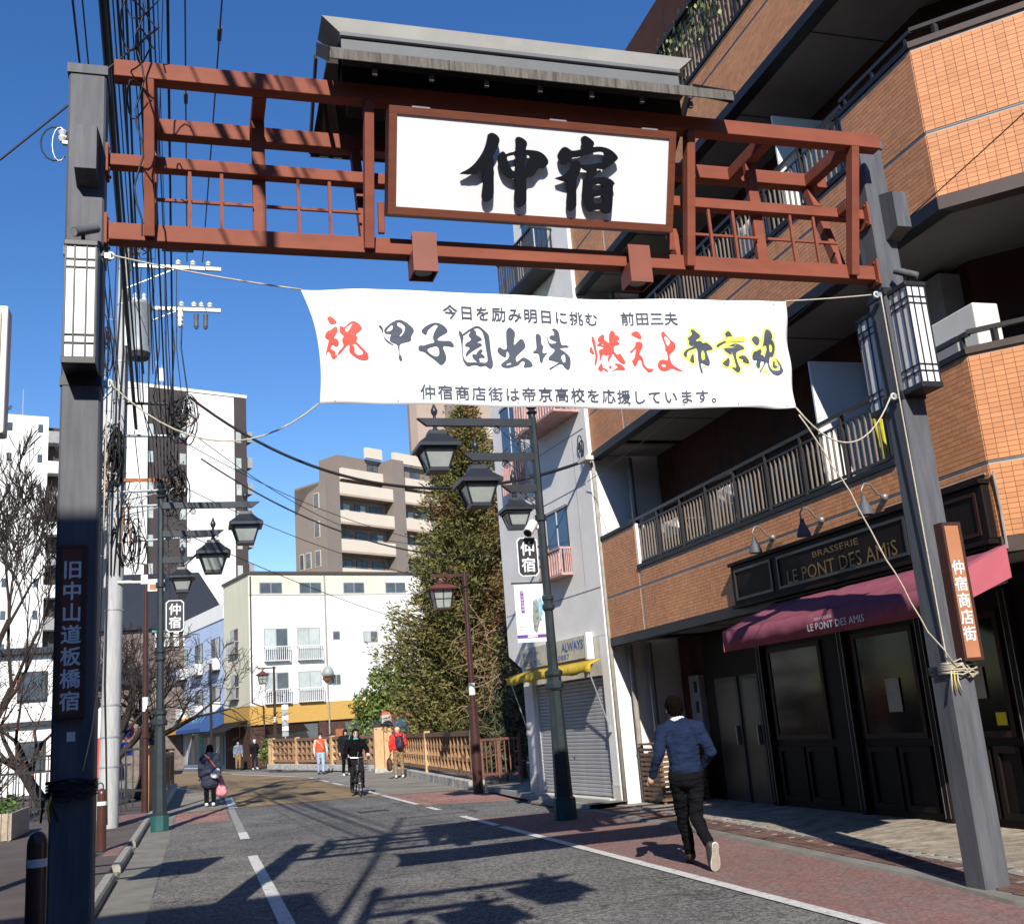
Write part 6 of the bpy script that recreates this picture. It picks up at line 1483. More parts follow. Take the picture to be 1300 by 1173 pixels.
# ================================================================== TREES (right bank)
mat('conifer_leaf', (.090,.100,.028), .7, var=.5, scale=2.5, col2=(.17,.155,.045))
mat('conifer_brown', (.19,.10,.04), .8, var=.4, scale=3)
mat('camphor_leaf', (.055,.10,.018), .45, var=.5, scale=2, col2=(.13,.17,.03))
mat('bush_dark', (.035,.045,.014), .6, var=.5, scale=3)
random.seed(42)
cf=thing('conifer_tree','tall ragged conifer with browning foliage behind the bridge railing','tree',(10.2,40,0),0)
def cx_(z): return 9.9+.05*z
def cr(z): 
    t=z/14.0
    return max(.12,.68*max(.05,14.3-z)**.70*(.80+.20*sin(z*2.1)**2)*min(1,.55+z*.12))
MB().tube([(9.7,40,-.2),(9.9,40,3),(10.2,40,8),(10.55,40,13.5)],[.30,.24,.15,.03],10).build('trunk','bark',cf,smooth=True)
lim=MB(); lg=MB(); lb_=MB()
for k in range(820):
    z=1.0+13.0*(k/820)**1.0; a=random.uniform(0,6.28); R=cr(z)*random.uniform(.55,1.12); b0=Vector((cx_(z),40,z)); tip=b0+Vector((cos(a)*R,sin(a)*R,random.uniform(-.15,.5)+.18*R))
    midp=b0.lerp(tip,.55)-Vector((0,0,.12*R)); lim.tube([b0,midp,tip],[.035,.022,.006],4,caps=False)
    br_=random.random()<(.36 if cos(a)>.2 else .10)
    for j in range(int(64+62*R)):
        t=random.uniform(.12,1.03); p=(b0.lerp(midp,t/.55) if t<.55 else midp.lerp(tip,(t-.55)/.45))+Vector((random.gauss(0,.15),random.gauss(0,.15),random.gauss(-.04,.17)))
        s=random.uniform(.05,.12); aa=random.uniform(0,6.28); u=(Vector((cos(a),sin(a),.35))+Vector((random.gauss(0,.6),random.gauss(0,.6),random.gauss(0,.5)))).normalized(); v=u.cross(Vector((random.gauss(0,1),random.gauss(0,1),random.gauss(0,1)))).normalized()
        (lb_ if br_ else lg).add([p-u*s,p-v*s*.33,p+u*s*1.1,p+v*s*.33],[(0,1,2,3)])
lim.build('limbs','bark',cf); lg.build('crown','conifer_leaf',cf); lb_.build('brown_crown','conifer_brown',cf,label='browning foliage on the right side of the conifer')
def round_tree(label,x,y,z0,blobs,n,leafm,s0,s1,nm='broadleaf_tree',trunk=None):
    T=thing(nm,label,'tree',(x,y,z0)); lf=MB(); tr_=MB(); base=Vector((x,y,z0))
    if trunk: tr_.tube([base,base+Vector((.05,0,trunk*.5)),base+Vector((0,0,trunk))],[.22,.18,.12],8)
    else: tr_.tube([base,base+Vector((0,0,.6))],[.1,.05],6)
    tot=sum(b[3]**2 for b in blobs)
    for (bx,by,bz,br_) in blobs:
        c=Vector((bx,by,bz)); tr_.tube([base+Vector((0,0,(trunk or .6)*.9)),base.lerp(c,.6),c],[.09,.05,.015],5,caps=False)
        for k in range(int(n*br_**2/tot)):
            d=Vector((random.gauss(0,1),random.gauss(0,1),random.gauss(0,1))).normalized(); r=br_*random.uniform(.55,1.08)*(1+.18*sin(d.x*7+bx)*sin(d.z*6+bz)); p=c+d*r
            s=random.uniform(s0,s1); u=(d*.25+Vector((random.gauss(0,1),random.gauss(0,1),random.gauss(0,.7)))).normalized(); v=u.cross(d+Vector((random.gauss(0,.5),random.gauss(0,.5),random.gauss(0,.5)))).normalized()
            lf.add([p-u*s,p-v*s*.5,p+u*s,p+v*s*.5],[(0,1,2,3)])
    tr_.build('trunk','bark',T); lf.build('crown',leafm,T); return T
B=[(8.0,50.5,2.0,1.1),(9.2,50.8,2.6,1.4),(8.5,50.2,3.6,.9),(10.3,51,2.4,1.2),(9.3,51,4.2,.8),(7.6,50.5,2.9,.7),(10.6,51.2,3.6,.9),(8.9,50.0,1.5,1.0),(10.0,50.2,1.4,1.0),(8.3,50.6,4.2,.5)]
round_tree('glossy green broadleaf tree in front of the white building',9,50.8,0,B,11000,'camphor_leaf',.06,.13,trunk=1.2)
B=[(7.9,28.6,.9,.7),(8.9,29.5,1.6,1.0),(9.9,31,2.0,1.3),(8.7,31.5,.8,.9),(10.3,34,2.2,1.3),(9.2,35,1.0,1.0),(8.6,27.6,2.4,.8),(8.8,28.0,3.6,.9),(9.6,29.5,4.2,1.0)]
round_tree('dark tangled shrub mass between the conifer and the grey building',9,30,0,B,5200,'bush_dark',.06,.14,'shrub')
random.seed(77)
dv=thing('dry_creeper','tangle of dry brown twigs over the dark shrubs by the bridge','shrub',(8.6,29,0)); tw_=MB()
for k in range(240):
    p=Vector((random.uniform(7.6,10.6),random.uniform(28,31),random.uniform(.6,4.6))); P=[p]; d=Vector((random.gauss(-.3,.6),random.gauss(0,.5),random.gauss(.3,.7))).normalized()
    for i in range(5): d=(d+Vector((random.gauss(0,.3),random.gauss(0,.3),random.gauss(-.12,.25)))).normalized(); P.append(P[-1]+d*.26)
    tw_.tube(P,[.012,.010,.009,.007,.006,.004],3,caps=False)
tw_.build('twigs','dry_twig',dv)
leaves(MB(),2600,lambda:(random.gauss(9.3,.9),random.gauss(30,1),random.uniform(.8,5.6)),.04,.10,.4).build('dry_leaves','conifer_brown',dv)
B=[(12.5,44,1.5,1.5),(14,46,2,1.8),(11.5,46,1.2,1.3),(16,47,2.5,2)]
round_tree('dark hedge of shrubs behind the notice board',13,45,0,B,4000,'bush_dark',.08,.16,'shrub')
sl_=thing('bird_house_lamp','small round wall lantern on the white building by the tree','lamp',(8.9,68.2,5))
MB().lathe((8.35,71.1,5.3),[(.05,.0),(.35,.12),(.42,.3),(.30,.62),(.05,.8)],12).build('body','lantern_glass',sl_,smooth=True); MB().lathe((8.35,71.1,5.1),[(.2,0),(.38,.2)],12).build('base','rust',sl_)
# potted shrub at the corner shop
B=[(3.83,61.5,.9,.5),(3.86,61.5,1.4,.35)]
round_tree('small yellow-green potted shrub beside the far shop corner',3.85,61.5,.1,B,500,'camphor_leaf',.08,.15,'potted_shrub')
# ================================================================== PEOPLE
mat('skin', (.50,.30,.21), .55, var=.06, spec=.4)
mat('skin_far', (.55,.36,.27), .6, var=.05)
mat('hair_dark', (.008,.006,.0055), .9, spec=.06, var=.4, scale=30, streak=(6,6,1))
mat('hair_brown', (.0045,.003,.0025), .9, spec=.05, bump=.6, bscale=90, var=.6, scale=30, streak=(6,6,1))
mat('sweater_blue', (.013,.023,.056), .95, spec=.1, var=.18, scale=9, bump=.35, bscale=160)
mat('cloth_black', (.007,.0075,.009), .95, spec=.08, var=.25, scale=8, bump=.2, bscale=60)
mat('cloth_charcoal', (.014,.015,.018), .95, spec=.1, var=.25, scale=8)
mat('shirt_white', (.75,.76,.80), .8, var=.04)
mat('shoe_sole', (.33,.29,.23), .9, var=.2, scale=20); mat('shoe_white', (.72,.72,.70), .7); mat('shoe_dark', (.03,.025,.022), .6)
mat('jacket_red', (.62,.035,.030), .7, var=.12, scale=6); mat('khaki', (.25,.17,.085), .85, var=.15, scale=6)
mat('vest_orange', (.62,.085,.03), .75, var=.15, scale=9); mat('cream_cloth', (.55,.50,.43), .85, var=.1); mat('jeans_light', (.32,.44,.60), .85, var=.12, scale=9)
mat('coat_navy', (.024,.029,.055), .8, var=.2, scale=7); mat('bag_white', (.66,.66,.64), .7); mat('bag_pink', (.62,.24,.28), .55, var=.15, scale=12)
mat('pack_navy', (.018,.022,.042), .7); mat('teal_scarf', (.05,.38,.40), .85, var=.15); mat('tote', (.075,.04,.03), .8, var=.6, scale=14); mat('grey_blue', (.16,.20,.26), .85); mat('strap_red', (.45,.12,.09), .7); mat('cap_cream', (.70,.50,.30), .8)
mat('tyre', (.015,.015,.016), .8); mat('chrome', (.55,.55,.55), .25, metal=.9)
def creases(m, sc, strength, dist=.03):
    # soft folds running across the cloth
    n = m.node_tree.nodes; l = m.node_tree.links; b = n['Principled BSDF']; tc = [x for x in n if x.type == 'TEX_COORD'][0]
    mp = n.new('ShaderNodeMapping'); mp.inputs['Scale'].default_value = sc; mp.inputs['Rotation'].default_value = (.35,.3,0); l.new(tc.outputs['Object'], mp.inputs[0])
    no = n.new('ShaderNodeTexNoise'); no.inputs['Scale'].default_value = 1.0; no.inputs['Detail'].default_value = 3; no.inputs['Distortion'].default_value = .6; l.new(mp.outputs[0], no.inputs[0])
    bp = n.new('ShaderNodeBump'); bp.inputs['Strength'].default_value = strength; bp.inputs['Distance'].default_value = dist; l.new(no.outputs['Fac'], bp.inputs['Height'])
    if b.inputs['Normal'].links: l.new(b.inputs['Normal'].links[0].from_socket, bp.inputs['Normal'])
    l.new(bp.outputs[0], b.inputs['Normal'])
for nm_ in ('sweater_blue','cloth_black','cloth_charcoal','jacket_red','khaki','jeans_light','coat_navy','cream_cloth'): creases(MAT[nm_], (5,5,17), .9, .045)
clouds = bpy.data.textures.new('folds','CLOUDS'); clouds.noise_scale = .09; clouds.noise_depth = 2
clouds3 = bpy.data.textures.new('locks','CLOUDS'); clouds3.noise_scale = .025; clouds3.noise_depth = 3
clouds2 = bpy.data.textures.new('puffs','CLOUDS'); clouds2.noise_scale = .12; clouds2.noise_depth = 1
class Flesh(MB):
    def limb(s, pts, rs):
        """chain of rounded, tapering segments"""
        for i in range(len(pts)-1):
            a, b = Vector(pts[i]), Vector(pts[i+1]); n=5
            s.tube([a.lerp(b,k/n) for k in range(n+1)],[rs[i]+(rs[i+1]-rs[i])*k/n for k in range(n+1)],12)
        for p, r in zip(pts, rs): s.sphere(p, r, n=12, m=8)
        return s
    def ell(s, c, rx, ry, rz): return s.sphere(c, rx, ry, rz, n=16, m=12)
    def skin(s, name, m, parent, vox=.012, folds=0, tex=None, smooth=6):
        o = s.build(name, m, parent, smooth=True)
        md = o.modifiers.new('remesh','REMESH'); md.mode='VOXEL'; md.voxel_size=vox; md.use_smooth_shade=True
        md = o.modifiers.new('smooth','SMOOTH'); md.iterations=smooth; md.factor=.5
        if folds:
            md = o.modifiers.new('folds','DISPLACE'); md.texture=tex or clouds; md.strength=folds; md.mid_level=.5; md.texture_coords='LOCAL'
        return o
def person(label, loc, rz, J, top, legs, hair, group=None, vox=.016, k=1.0, coat=0, arms_top=None, hairlong=0, hat=None, mask=False, folds=.02, shoes='shoe_dark', skinm='skin_far', sole=None, hood=None):
    """J: joints in a local frame facing +Y, metres; built where the person stands"""
    P = thing('person', label, 'person', loc, rz, group)
    M_ = Matrix.Translation(Vector(loc)) @ Matrix.Rotation(rz,4,'Z')
    W = lambda p: M_ @ (Vector(p)*k)
    g = {n: W(p) for n, p in J.items() if n not in ('bulk','look')}
    R = Matrix.Rotation(rz,3,'Z'); fw = R @ Vector((0,1,0)); rt = R @ Vector((1,0,0)); Z = Vector((0,0,1))
    hd = g['head']; look = (R @ Vector(J.get('look',(0,1,0)))).normalized()
    side = look.cross(Z).normalized()
    # body: one continuous figure
    b = Flesh()
    b.limb([g['pelvis'],g['waist'],g['chest'],g['neck']],[.07*k,.085*k,.095*k,.055*k]); b.limb([g['neck'],hd-Z*.06*k],[.056*k,.052*k])
    b.ell(hd+Z*.015*k,.076*k,.088*k,.105*k); b.ell(hd-Z*.055*k+look*.02*k,.058*k,.062*k,.065*k)
    b.ell(hd+look*.092*k-Z*.01*k,.013*k,.018*k,.022*k)            # nose
    for s in (-1,1): b.ell(hd+side*s*.078*k-Z*.012*k,.012*k,.02*k,.03*k)  # ears
    b.limb([hd+look*.085*k-Z*.052*k-side*.02*k,hd+look*.085*k-Z*.052*k+side*.02*k],[.007*k,.007*k])  # lips
    for s in ('l','r'):
        b.limb([g['chest']+Z*.08*k,g['sh'+s],g['el'+s],g['wr'+s]],[.07*k,.05*k,.036*k,.026*k])
        b.limb([g['pelvis'],g['hip'+s],g['kn'+s],g['an'+s]],[.07*k,.06*k,.042*k,.034*k])
        f = (g['wr'+s]-g['el'+s]).normalized(); hn = g['wr'+s]
        w_ = f.cross(fw); w_ = (w_ if w_.length>.1 else rt).normalized(); 
        b.ell(hn+f*.05*k,.036*k,.030*k,.045*k)
        for q,(o_,L) in enumerate(((-.024,.062),(-.008,.074),(.008,.070),(.022,.055))):
            a = hn+f*.075*k+w_*o_*k; c = a+f*L*.55*k; d = c+(f*.5+fw*.5)*L*.5*k; b.limb([a,c,d],[.0095*k,.009*k,.008*k])
        a = hn+f*.03*k+fw*.025*k; b.limb([a,a+(f*.6+fw*.6)*.035*k,a+(f*.95+fw*.5)*.06*k],[.011*k,.010*k,.009*k])
    body = b.skin('body', skinm, P, vox*.62, smooth=3)
    # eyes, hair
    for s in (-1,1): MB().sphere(hd+look*.080*k+side*s*.031*k+Z*.012*k,.011*k,n=8,m=6).build('eye','glyph_black',body)
    for s in (-1,1): MB().beam(hd+look*.088*k+side*s*.045*k+Z*.036*k,hd+look*.092*k+side*s*.018*k+Z*.038*k,.006*k,.008*k).build('eyebrow',hair,body)
    if not hat:
        h = Flesh(); h.ell(hd+Z*.040*k-look*.020*k,.093*k,.100*k,.100*k); h.ell(hd-look*.045*k-Z*.015*k,.074*k,.056*k,.075*k)
        for s in (-1,1): h.ell(hd+side*s*.066*k-Z*.0*k-look*.012*k,.022*k,.045*k,.05*k)
        if hairlong:
            h.ell(hd-look*.05*k-Z*(.06+hairlong*.5)*k,.085*k,.05*k,(.08+hairlong*.5)*k)
            for s in (-1,1): h.ell(hd+side*s*.075*k-Z*(.04+hairlong*.4)*k,.028*k,.05*k,(.06+hairlong*.4)*k)
        h.skin('hair', hair, P, vox*.6, .03, clouds3, smooth=1)
    else:
        h = Flesh(); h.ell(hd+Z*.05*k,.094*k,.10*k,.085*k)
        if hood: h.ell(hd-look*.03*k-Z*.02*k,.10*k,.10*k,.13*k)
        else: h.ell(hd+Z*.035*k+look*.07*k,.07*k,.07*k,.012*k)
        h.skin('hat', hat, P, vox*.7, smooth=3)
    if mask: Flesh().ell(hd-Z*.055*k+look*.035*k,.062*k,.062*k,.055*k).skin('face_mask','shirt_white',P,vox*.6,smooth=2)
    # upper garment
    t = Flesh(); sw = J.get('bulk',1.0)
    ch = g['chest']; wa = g['waist']; pe = g['pelvis']; mid = ch.lerp(wa,.5)
    spine = (ch-wa).normalized()
    def slab(c, rx, ry, rz_):
        q = Flesh(); q.sphere((0,0,0),rx,ry,rz_,n=18,m=12); t.add([c+rt*v[0]+fw*v[1]+Z*v[2] for v in q.v], q.f)
    slab(ch+Z*.02*k,.19*k*sw,.125*k*sw,.20*k); slab(mid,.172*k*sw,.122*k*sw,.19*k); slab(wa,.168*k*sw,.122*k*sw,.17*k); slab(wa.lerp(pe,.55),.176*k*sw,.128*k*sw,.13*k)
    if coat: slab(pe-Z*coat*.45*k,.195*k*sw,.14*k*sw,(.14+coat*.5)*k); slab(pe-Z*coat*.8*k,.20*k*sw,.15*k*sw,(.10+coat*.25)*k)
    t.limb([g['neck']-Z*.02*k,ch+Z*.15*k],[.066*k,.10*k])
    ta = t if arms_top is None else Flesh()
    for s in ('l','r'):
        t.limb([ch+Z*.15*k,g['sh'+s]],[.085*k,.072*k*sw])
        wr = g['wr'+s]
        ta.limb([g['sh'+s],g['el'+s],g['el'+s].lerp(wr,.9)],[.074*k*sw,.055*k*sw,.043*k*sw])
    t.skin('upper_garment', top, P, vox, folds, clouds2 if sw>1.1 else None)
    if arms_top: ta.skin('sleeves', arms_top, P, vox, folds)
    # trousers
    l = Flesh(); q = Flesh(); q.sphere((0,0,0),.165*k,.125*k,.15*k,n=18,m=12); l.add([pe+rt*v[0]+fw*v[1]+Z*(v[2]-.02*k) for v in q.v], q.f)
    for s in ('l','r'):
        l.limb([g['hip'+s]+Z*.02*k,g['kn'+s],g['an'+s]+(g['kn'+s]-g['an'+s]).normalized()*.03*k],[.098*k,.072*k,.058*k])
        q = Flesh(); 
    l.skin('trousers', legs, P, vox, folds*.9)
    for s in ('l','r'):
        an = g['an'+s]; toe = g['toe'+s]; d = (toe-an).normalized()
        sh = Flesh(); heel = an-Z*.02*k-d*.03*k; sh.limb([heel,heel.lerp(toe,.5),toe],[.048*k,.046*k,.04*k]); sh.limb([an+Z*.02*k,an],[.046*k,.046*k])
        so = sh.skin('shoe', shoes, P, vox*.7, smooth=4)
    return P, g
STAND = dict(head=(0,.02,1.60),neck=(0,0,1.46),chest=(0,0,1.28),waist=(0,0,1.06),pelvis=(0,0,.93),shl=(-.20,0,1.40),shr=(.20,0,1.40),ell=(-.25,-.03,1.12),elr=(.25,-.03,1.12),wrl=(-.25,.06,.88),wrr=(.25,.06,.88),
             hipl=(-.09,0,.90),hipr=(.09,0,.90),knl=(-.10,.04,.49),knr=(.10,.02,.49),anl=(-.10,0,.08),anr=(.10,-.02,.08),toel=(-.12,.17,.035),toer=(.12,.15,.035))
def pose(**kw): d=dict(STAND); d.update(kw); return d
# --- man in the blue sweater, striding away up the pavement
JM = pose(head=(-.035,.05,1.595),look=(-.12,1,-.05),neck=(-.02,.02,1.455),chest=(0,.01,1.28),waist=(.005,-.005,1.06),pelvis=(.01,-.01,.94),
          shl=(-.195,-.01,1.385),shr=(.195,.02,1.385),ell=(-.285,-.10,1.14),elr=(.285,-.05,1.13),wrl=(-.345,.02,.945),wrr=(.22,.13,.99),
          hipl=(-.085,.0,.91),hipr=(.095,-.01,.91),knl=(-.03,.20,.52),knr=(.075,.04,.50),anl=(.07,.42,.10),anr=(.115,-.22,.235),toel=(.08,.60,.04),toer=(.125,-.19,.045),bulk=1.02)
man, mg = person('man in a blue sweater and black trousers walking away on the red pavement', (4.85,10.42,.004), rad(-11), JM, 'sweater_blue', 'cloth_black', 'hair_brown', vox=.012, k=1.0, folds=.030, skinm='skin', shoes='shoe_dark')
# shirt collar and the pale sole of the lifted shoe
cb_ = Flesh(); 
for a in [2*pi*i/16 for i in range(16)]: cb_.ell(mg['neck']+Vector((.070*cos(a),.068*sin(a)-.004,.020-.020*sin(a))),.015,.015,.028)
cb_.skin('collar','shirt_white',man,.007,smooth=3)
a=mg['anr']; b=mg['toer']
hv=Vector((.01,-.05,.27)).normalized(); hu=Vector((1,-.18,0)).normalized(); hn_=hv.cross(hu).normalized(); hn_=hn_ if hn_.y<0 else -hn_
ol=[(-.020,.0),(.020,.0),(.040,.03),(.046,.075),(.040,.125),(.030,.17),(.032,.215),(.030,.25),(.016,.272),(-.014,.272),(-.029,.25),(-.031,.215),(-.028,.17),(-.034,.125),(-.042,.075),(-.038,.03)]
ol=[(p[0],p[1]) for p in chaikin(ol)]; o0=Vector((b.x,b.y-.055,.010))
MB().prism([(p[0]*1.10,p[1]*1.03-.004) for p in ol],o0-hn_*.030,hu,hv,hn_*.028).build('midsole','shoe_white',man)
MB().prism(ol,o0-hn_*.001,hu,hv,hn_*.006).build('outsole','shoe_sole',man)
# --- man in red with a backpack, seen from behind
JR = pose(head=(0,.06,1.58),ell=(-.27,-.02,1.13),elr=(.27,-.04,1.14),wrl=(-.26,.08,.90),wrr=(.16,.18,1.02),bulk=1.12,knl=(-.11,.05,.49),anl=(-.11,.0,.08),knr=(.11,.0,.49),anr=(.12,-.03,.08))
rm, rg = person('man in a red jacket and khaki trousers with backpack by the bridge railing', (6.69,37.3,.006), rad(-8), JR, 'jacket_red','khaki','hair_dark', hat='cap_cream', vox=.02, shoes='shoe_white', folds=.03)
bk_=thing('backpack','small navy backpack worn by the man in red','backpack',(6.69,37.1,1.0))
Flesh().ell((6.71,37.10,1.22),.155,.11,.22).ell((6.71,37.07,1.10),.14,.10,.14).skin('pack','pack_navy',bk_,.02)
for s in (-1,1): MB().tube([(6.70+s*.10,37.08,1.36),(6.70+s*.14,37.20,1.475),(6.70+s*.13,37.42,1.42)],.022,6).build('strap','pack_navy',bk_)
MB().beam((6.72,36.995,1.20),(6.72,36.99,1.34),.012,.02).build('zip_tag','print_red',bk_)
tb=thing('tote_bag','dark patterned tote bag in the left hand of the man in red','bag',(6.35,37.4,.3))
Flesh().ell((6.38,37.38,.50),.10,.20,.22).ell((6.38,37.38,.40),.10,.20,.14).skin('bag','tote',tb,.02); MB().tube([(6.40,37.28,.68),(6.42,37.38,.86),(6.40,37.48,.68)],.012,5).build('handle','tote',tb)
# --- man in orange vest walking towards the viewer
JO = pose(ell=(-.27,.0,1.13),elr=(.27,-.06,1.13),wrl=(-.27,.10,.90),wrr=(.26,.02,.88),knl=(-.09,.16,.50),anl=(-.08,.20,.10),toel=(-.09,.38,.05),knr=(.09,-.02,.49),anr=(.09,-.14,.09),toer=(.10,.02,.035),bulk=1.1)
om, og = person('man in an orange padded vest and light jeans walking towards the viewer', (5.2,48.0,.006), pi, JO, 'vest_orange','jeans_light','hair_dark', arms_top='cream_cloth', mask=True, vox=.022, folds=.02)
MB().tube([og['shr']+Vector((0,-.05,.06)),og['chest']+Vector((0,-.17,.0)),og['waist']+Vector((.12,-.16,0))],.018,5).build('shoulder_strap','cream_cloth',om)
# --- man in black behind the cyclist
bm, bgj = person('person in black with a hood walking behind the cyclist', (5.73,43.7,.006), pi+rad(6), pose(knl=(-.09,.12,.50),anl=(-.09,.12,.09),toel=(-.10,.30,.04),knr=(.09,.0,.49),anr=(.09,-.12,.09),toer=(.10,.04,.035),bulk=1.15), 'cloth_charcoal','cloth_black','hair_dark', hat='cloth_charcoal', hood=True, vox=.022, k=1.05, coat=.12, shoes='shoe_white')
MB().tube([bgj['shl']+Vector((-.03,-.10,.07)),bgj['chest']+Vector((.10,-.19,.0)),bgj['waist']+Vector((.14,-.16,.05))],.020,5).build('teal_strap','teal_scarf',bm)
# --- woman in navy coat walking away on the left
JL = pose(head=(0,.05,1.47),neck=(0,0,1.35),chest=(0,0,1.19),waist=(0,0,.99),pelvis=(0,0,.86),shl=(-.18,0,1.29),shr=(.18,0,1.29),ell=(-.24,-.05,1.04),elr=(.24,-.02,1.04),wrl=(-.26,.03,.80),wrr=(.25,.08,.82),hipl=(-.085,0,.83),hipr=(.085,0,.83),knl=(-.09,.05,.46),knr=(.09,.0,.46),anl=(-.09,.03,.08),anr=(.09,-.03,.08),toel=(-.10,.20,.035),toer=(.10,.14,.035),bulk=1.22)
lw, lg_ = person('woman in a dark navy coat walking away on the left with bags', (.36,30.6,.006), rad(-3), JL, 'coat_navy','cloth_black','hair_dark', vox=.02, coat=.30, shoes='shoe_white', hairlong=.06, folds=.03)
MB().tube([lg_['shl']+Vector((.04,-.10,.08)),lg_['chest']+Vector((-.02,-.19,.06)),lg_['waist']+Vector((.16,-.18,0))],.016,5).build('shoulder_strap','strap_red',lw)
wb_=thing('shoulder_bag','small white shoulder bag at the right hip of the woman in navy','bag',(.5,30.4,.8)); Flesh().ell((.50,30.38,.82),.13,.06,.10).ell((.54,30.38,.90),.10,.05,.10).skin('bag','bag_white',wb_,.02)
pb=thing('plastic_bag','pink plastic shopping bag hanging from the right hand of the woman in navy','bag',(.66,30.65,.3))
Flesh().ell((.66,30.62,.36),.15,.09,.13).limb([(.60,30.62,.34),(.62,30.62,.55),(.63,30.64,.80)],[.09,.075,.018]).limb([(.72,30.62,.34),(.69,30.62,.55),(.65,30.64,.80)],[.09,.07,.018]).skin('bag','bag_pink',pb,.018,.03); 
# --- two distant walkers
person('person in a grey-blue top and pale trousers standing before the far shop',(2.5,69.5,.0),pi,pose(bulk=1.05),'grey_blue','khaki','hair_dark',vox=.03,mask=True)
person('person in black with a white hat and mask by the far shop corner',(3.33,66.5,.0),pi+.3,pose(bulk=1.1,knl=(-.09,.15,.50),anl=(-.08,.18,.1),toel=(-.09,.34,.05)),'cloth_black','cloth_charcoal','hair_dark',hat='shirt_white',mask=True,vox=.03,shoes='shoe_white')
# ================================================================== BICYCLE AND RIDER (coming towards the viewer)
bx, by = 4.12, 28.75
bi=thing('bicycle','black city bicycle with wire basket ridden towards the viewer','bicycle',(bx,by+.55,0))
def ring(c,R,r,m,nm,par,n=28): return MB().tube([(c[0],c[1]+R*cos(a),c[2]+R*sin(a)) for a in [2*pi*i/n for i in range(n+1)]],r,6,caps=False).build(nm,m,par,smooth=True)
for yy in (by,by+1.08):
    wl=ring((bx,yy,.335),.315,.020,'tyre','wheel',bi); ring((bx,yy,.335),.292,.010,'chrome','rim',wl); MB().tube([(bx-.05,yy,.335),(bx+.05,yy,.335)],.022,8).build('hub','chrome',wl)
    for k in range(12): a=2*pi*k/12; MB().tube([(bx,yy,.335),(bx,yy+.29*cos(a),.335+.29*sin(a))],.002,3).build('spoke','chrome',wl)
    MB().tube([(bx,yy+.35*cos(a),.335+.35*sin(a)) for a in [.4+2.3*i/10 for i in range(11)]],.022,5).build('mudguard','dark_metal',bi)
for P,r in (([(bx,by+.25,.80),(bx,by+.18,.62)],.022),([(bx,by+.20,.66),(bx,by+.55,.36)],.02),([(bx,by+.55,.30),(bx,by+.70,.78)],.018),([(bx-.05,by+.18,.62),(bx-.05,by,.335)],.013),([(bx+.05,by+.18,.62),(bx+.05,by,.335)],.013),([(bx-.05,by+.56,.32),(bx-.05,by+1.08,.335)],.011),([(bx+.05,by+.56,.32),(bx+.05,by+1.08,.335)],.011)):
    MB().tube(P,r,8).build('frame_tube','dark_metal',bi)
MB().tube([(bx-.28,by+.42,1.02),(bx-.20,by+.27,1.0),(bx,by+.24,.98),(bx+.20,by+.27,1.0),(bx+.28,by+.42,1.02)],.012,7).build('handlebar','chrome',bi); MB().tube([(bx,by+.25,.8),(bx,by+.24,.98)],.014,7).build('stem','chrome',bi)
Flesh().ell((bx,by+.76,.83),.10,.14,.05).skin('saddle','tyre',bi,.015)
bkt=MB().box(bx-.18,bx+.18,by-.16,by+.12,.66,.675).build('basket','dark_metal',bi)
for z in (.67,.74,.82,.90): MB().tube([(bx-.19,by-.17,z),(bx+.19,by-.17,z),(bx+.19,by+.13,z),(bx-.19,by+.13,z),(bx-.19,by-.17,z)],.006,4).build('basket_wire','dark_metal',bkt)
for k in range(8): x=bx-.19+.054*k; MB().tube([(x,by-.17,.67),(x,by-.17,.91)],.005,4).build('basket_wire','dark_metal',bkt)
MB().sphere((bx,by-.14,.58),.035).build('headlight','lantern_glass',bi,smooth=True); 
MB().tube([(bx-.02,by+.28,.99),(bx+.02,by+.30,1.13)],.01,4).build('bell_stalk','chrome',bi)
for s in (-1,1): MB().tube([(bx+s*.10,by+.55+s*.12,.30-s*.10),(bx+s*.19,by+.55+s*.12,.30-s*.10)],.018,6).build('pedal','tyre',bi)
JC = dict(head=(0,.16,1.58),look=(0,1,-.05),neck=(0,.12,1.43),chest=(0,.06,1.26),waist=(0,0,1.05),pelvis=(0,-.03,.92),shl=(-.19,.08,1.36),shr=(.19,.08,1.36),ell=(-.29,.20,1.14),elr=(.29,.20,1.14),wrl=(-.26,.40,1.04),wrr=(.26,.40,1.04),
          hipl=(-.09,0,.90),hipr=(.09,0,.90),knl=(-.12,.33,.62),knr=(.12,.20,.50),anl=(-.13,.22,.28),anr=(.13,.08,.14),toel=(-.14,.36,.22),toer=(.14,.24,.10),bulk=1.14)
rd, rdg = person('woman in black with a teal scarf riding the bicycle', (bx,by+.75,.02), pi, JC, 'cloth_black','cloth_charcoal','hair_dark', vox=.018, hairlong=.16, shoes='shoe_dark', folds=.03)
sc_=Flesh()
for a in [2*pi*i/10 for i in range(10)]: sc_.ell(rdg['neck']+Vector((.075*cos(a),.07*sin(a)-.01,.01-.012*sin(a))),.035,.035,.035)
sc_.skin('scarf','teal_scarf',rd,.014)
for s in (-1,1): MB().tube([rdg['wr'+('l' if s<0 else 'r')]+Vector((0,-.02,.0)),rdg['wr'+('l' if s<0 else 'r')]+Vector((-s*.04,-.10,-.03))],.028,6).build('glove','shirt_white' if s<0 else 'cloth_black',rd)
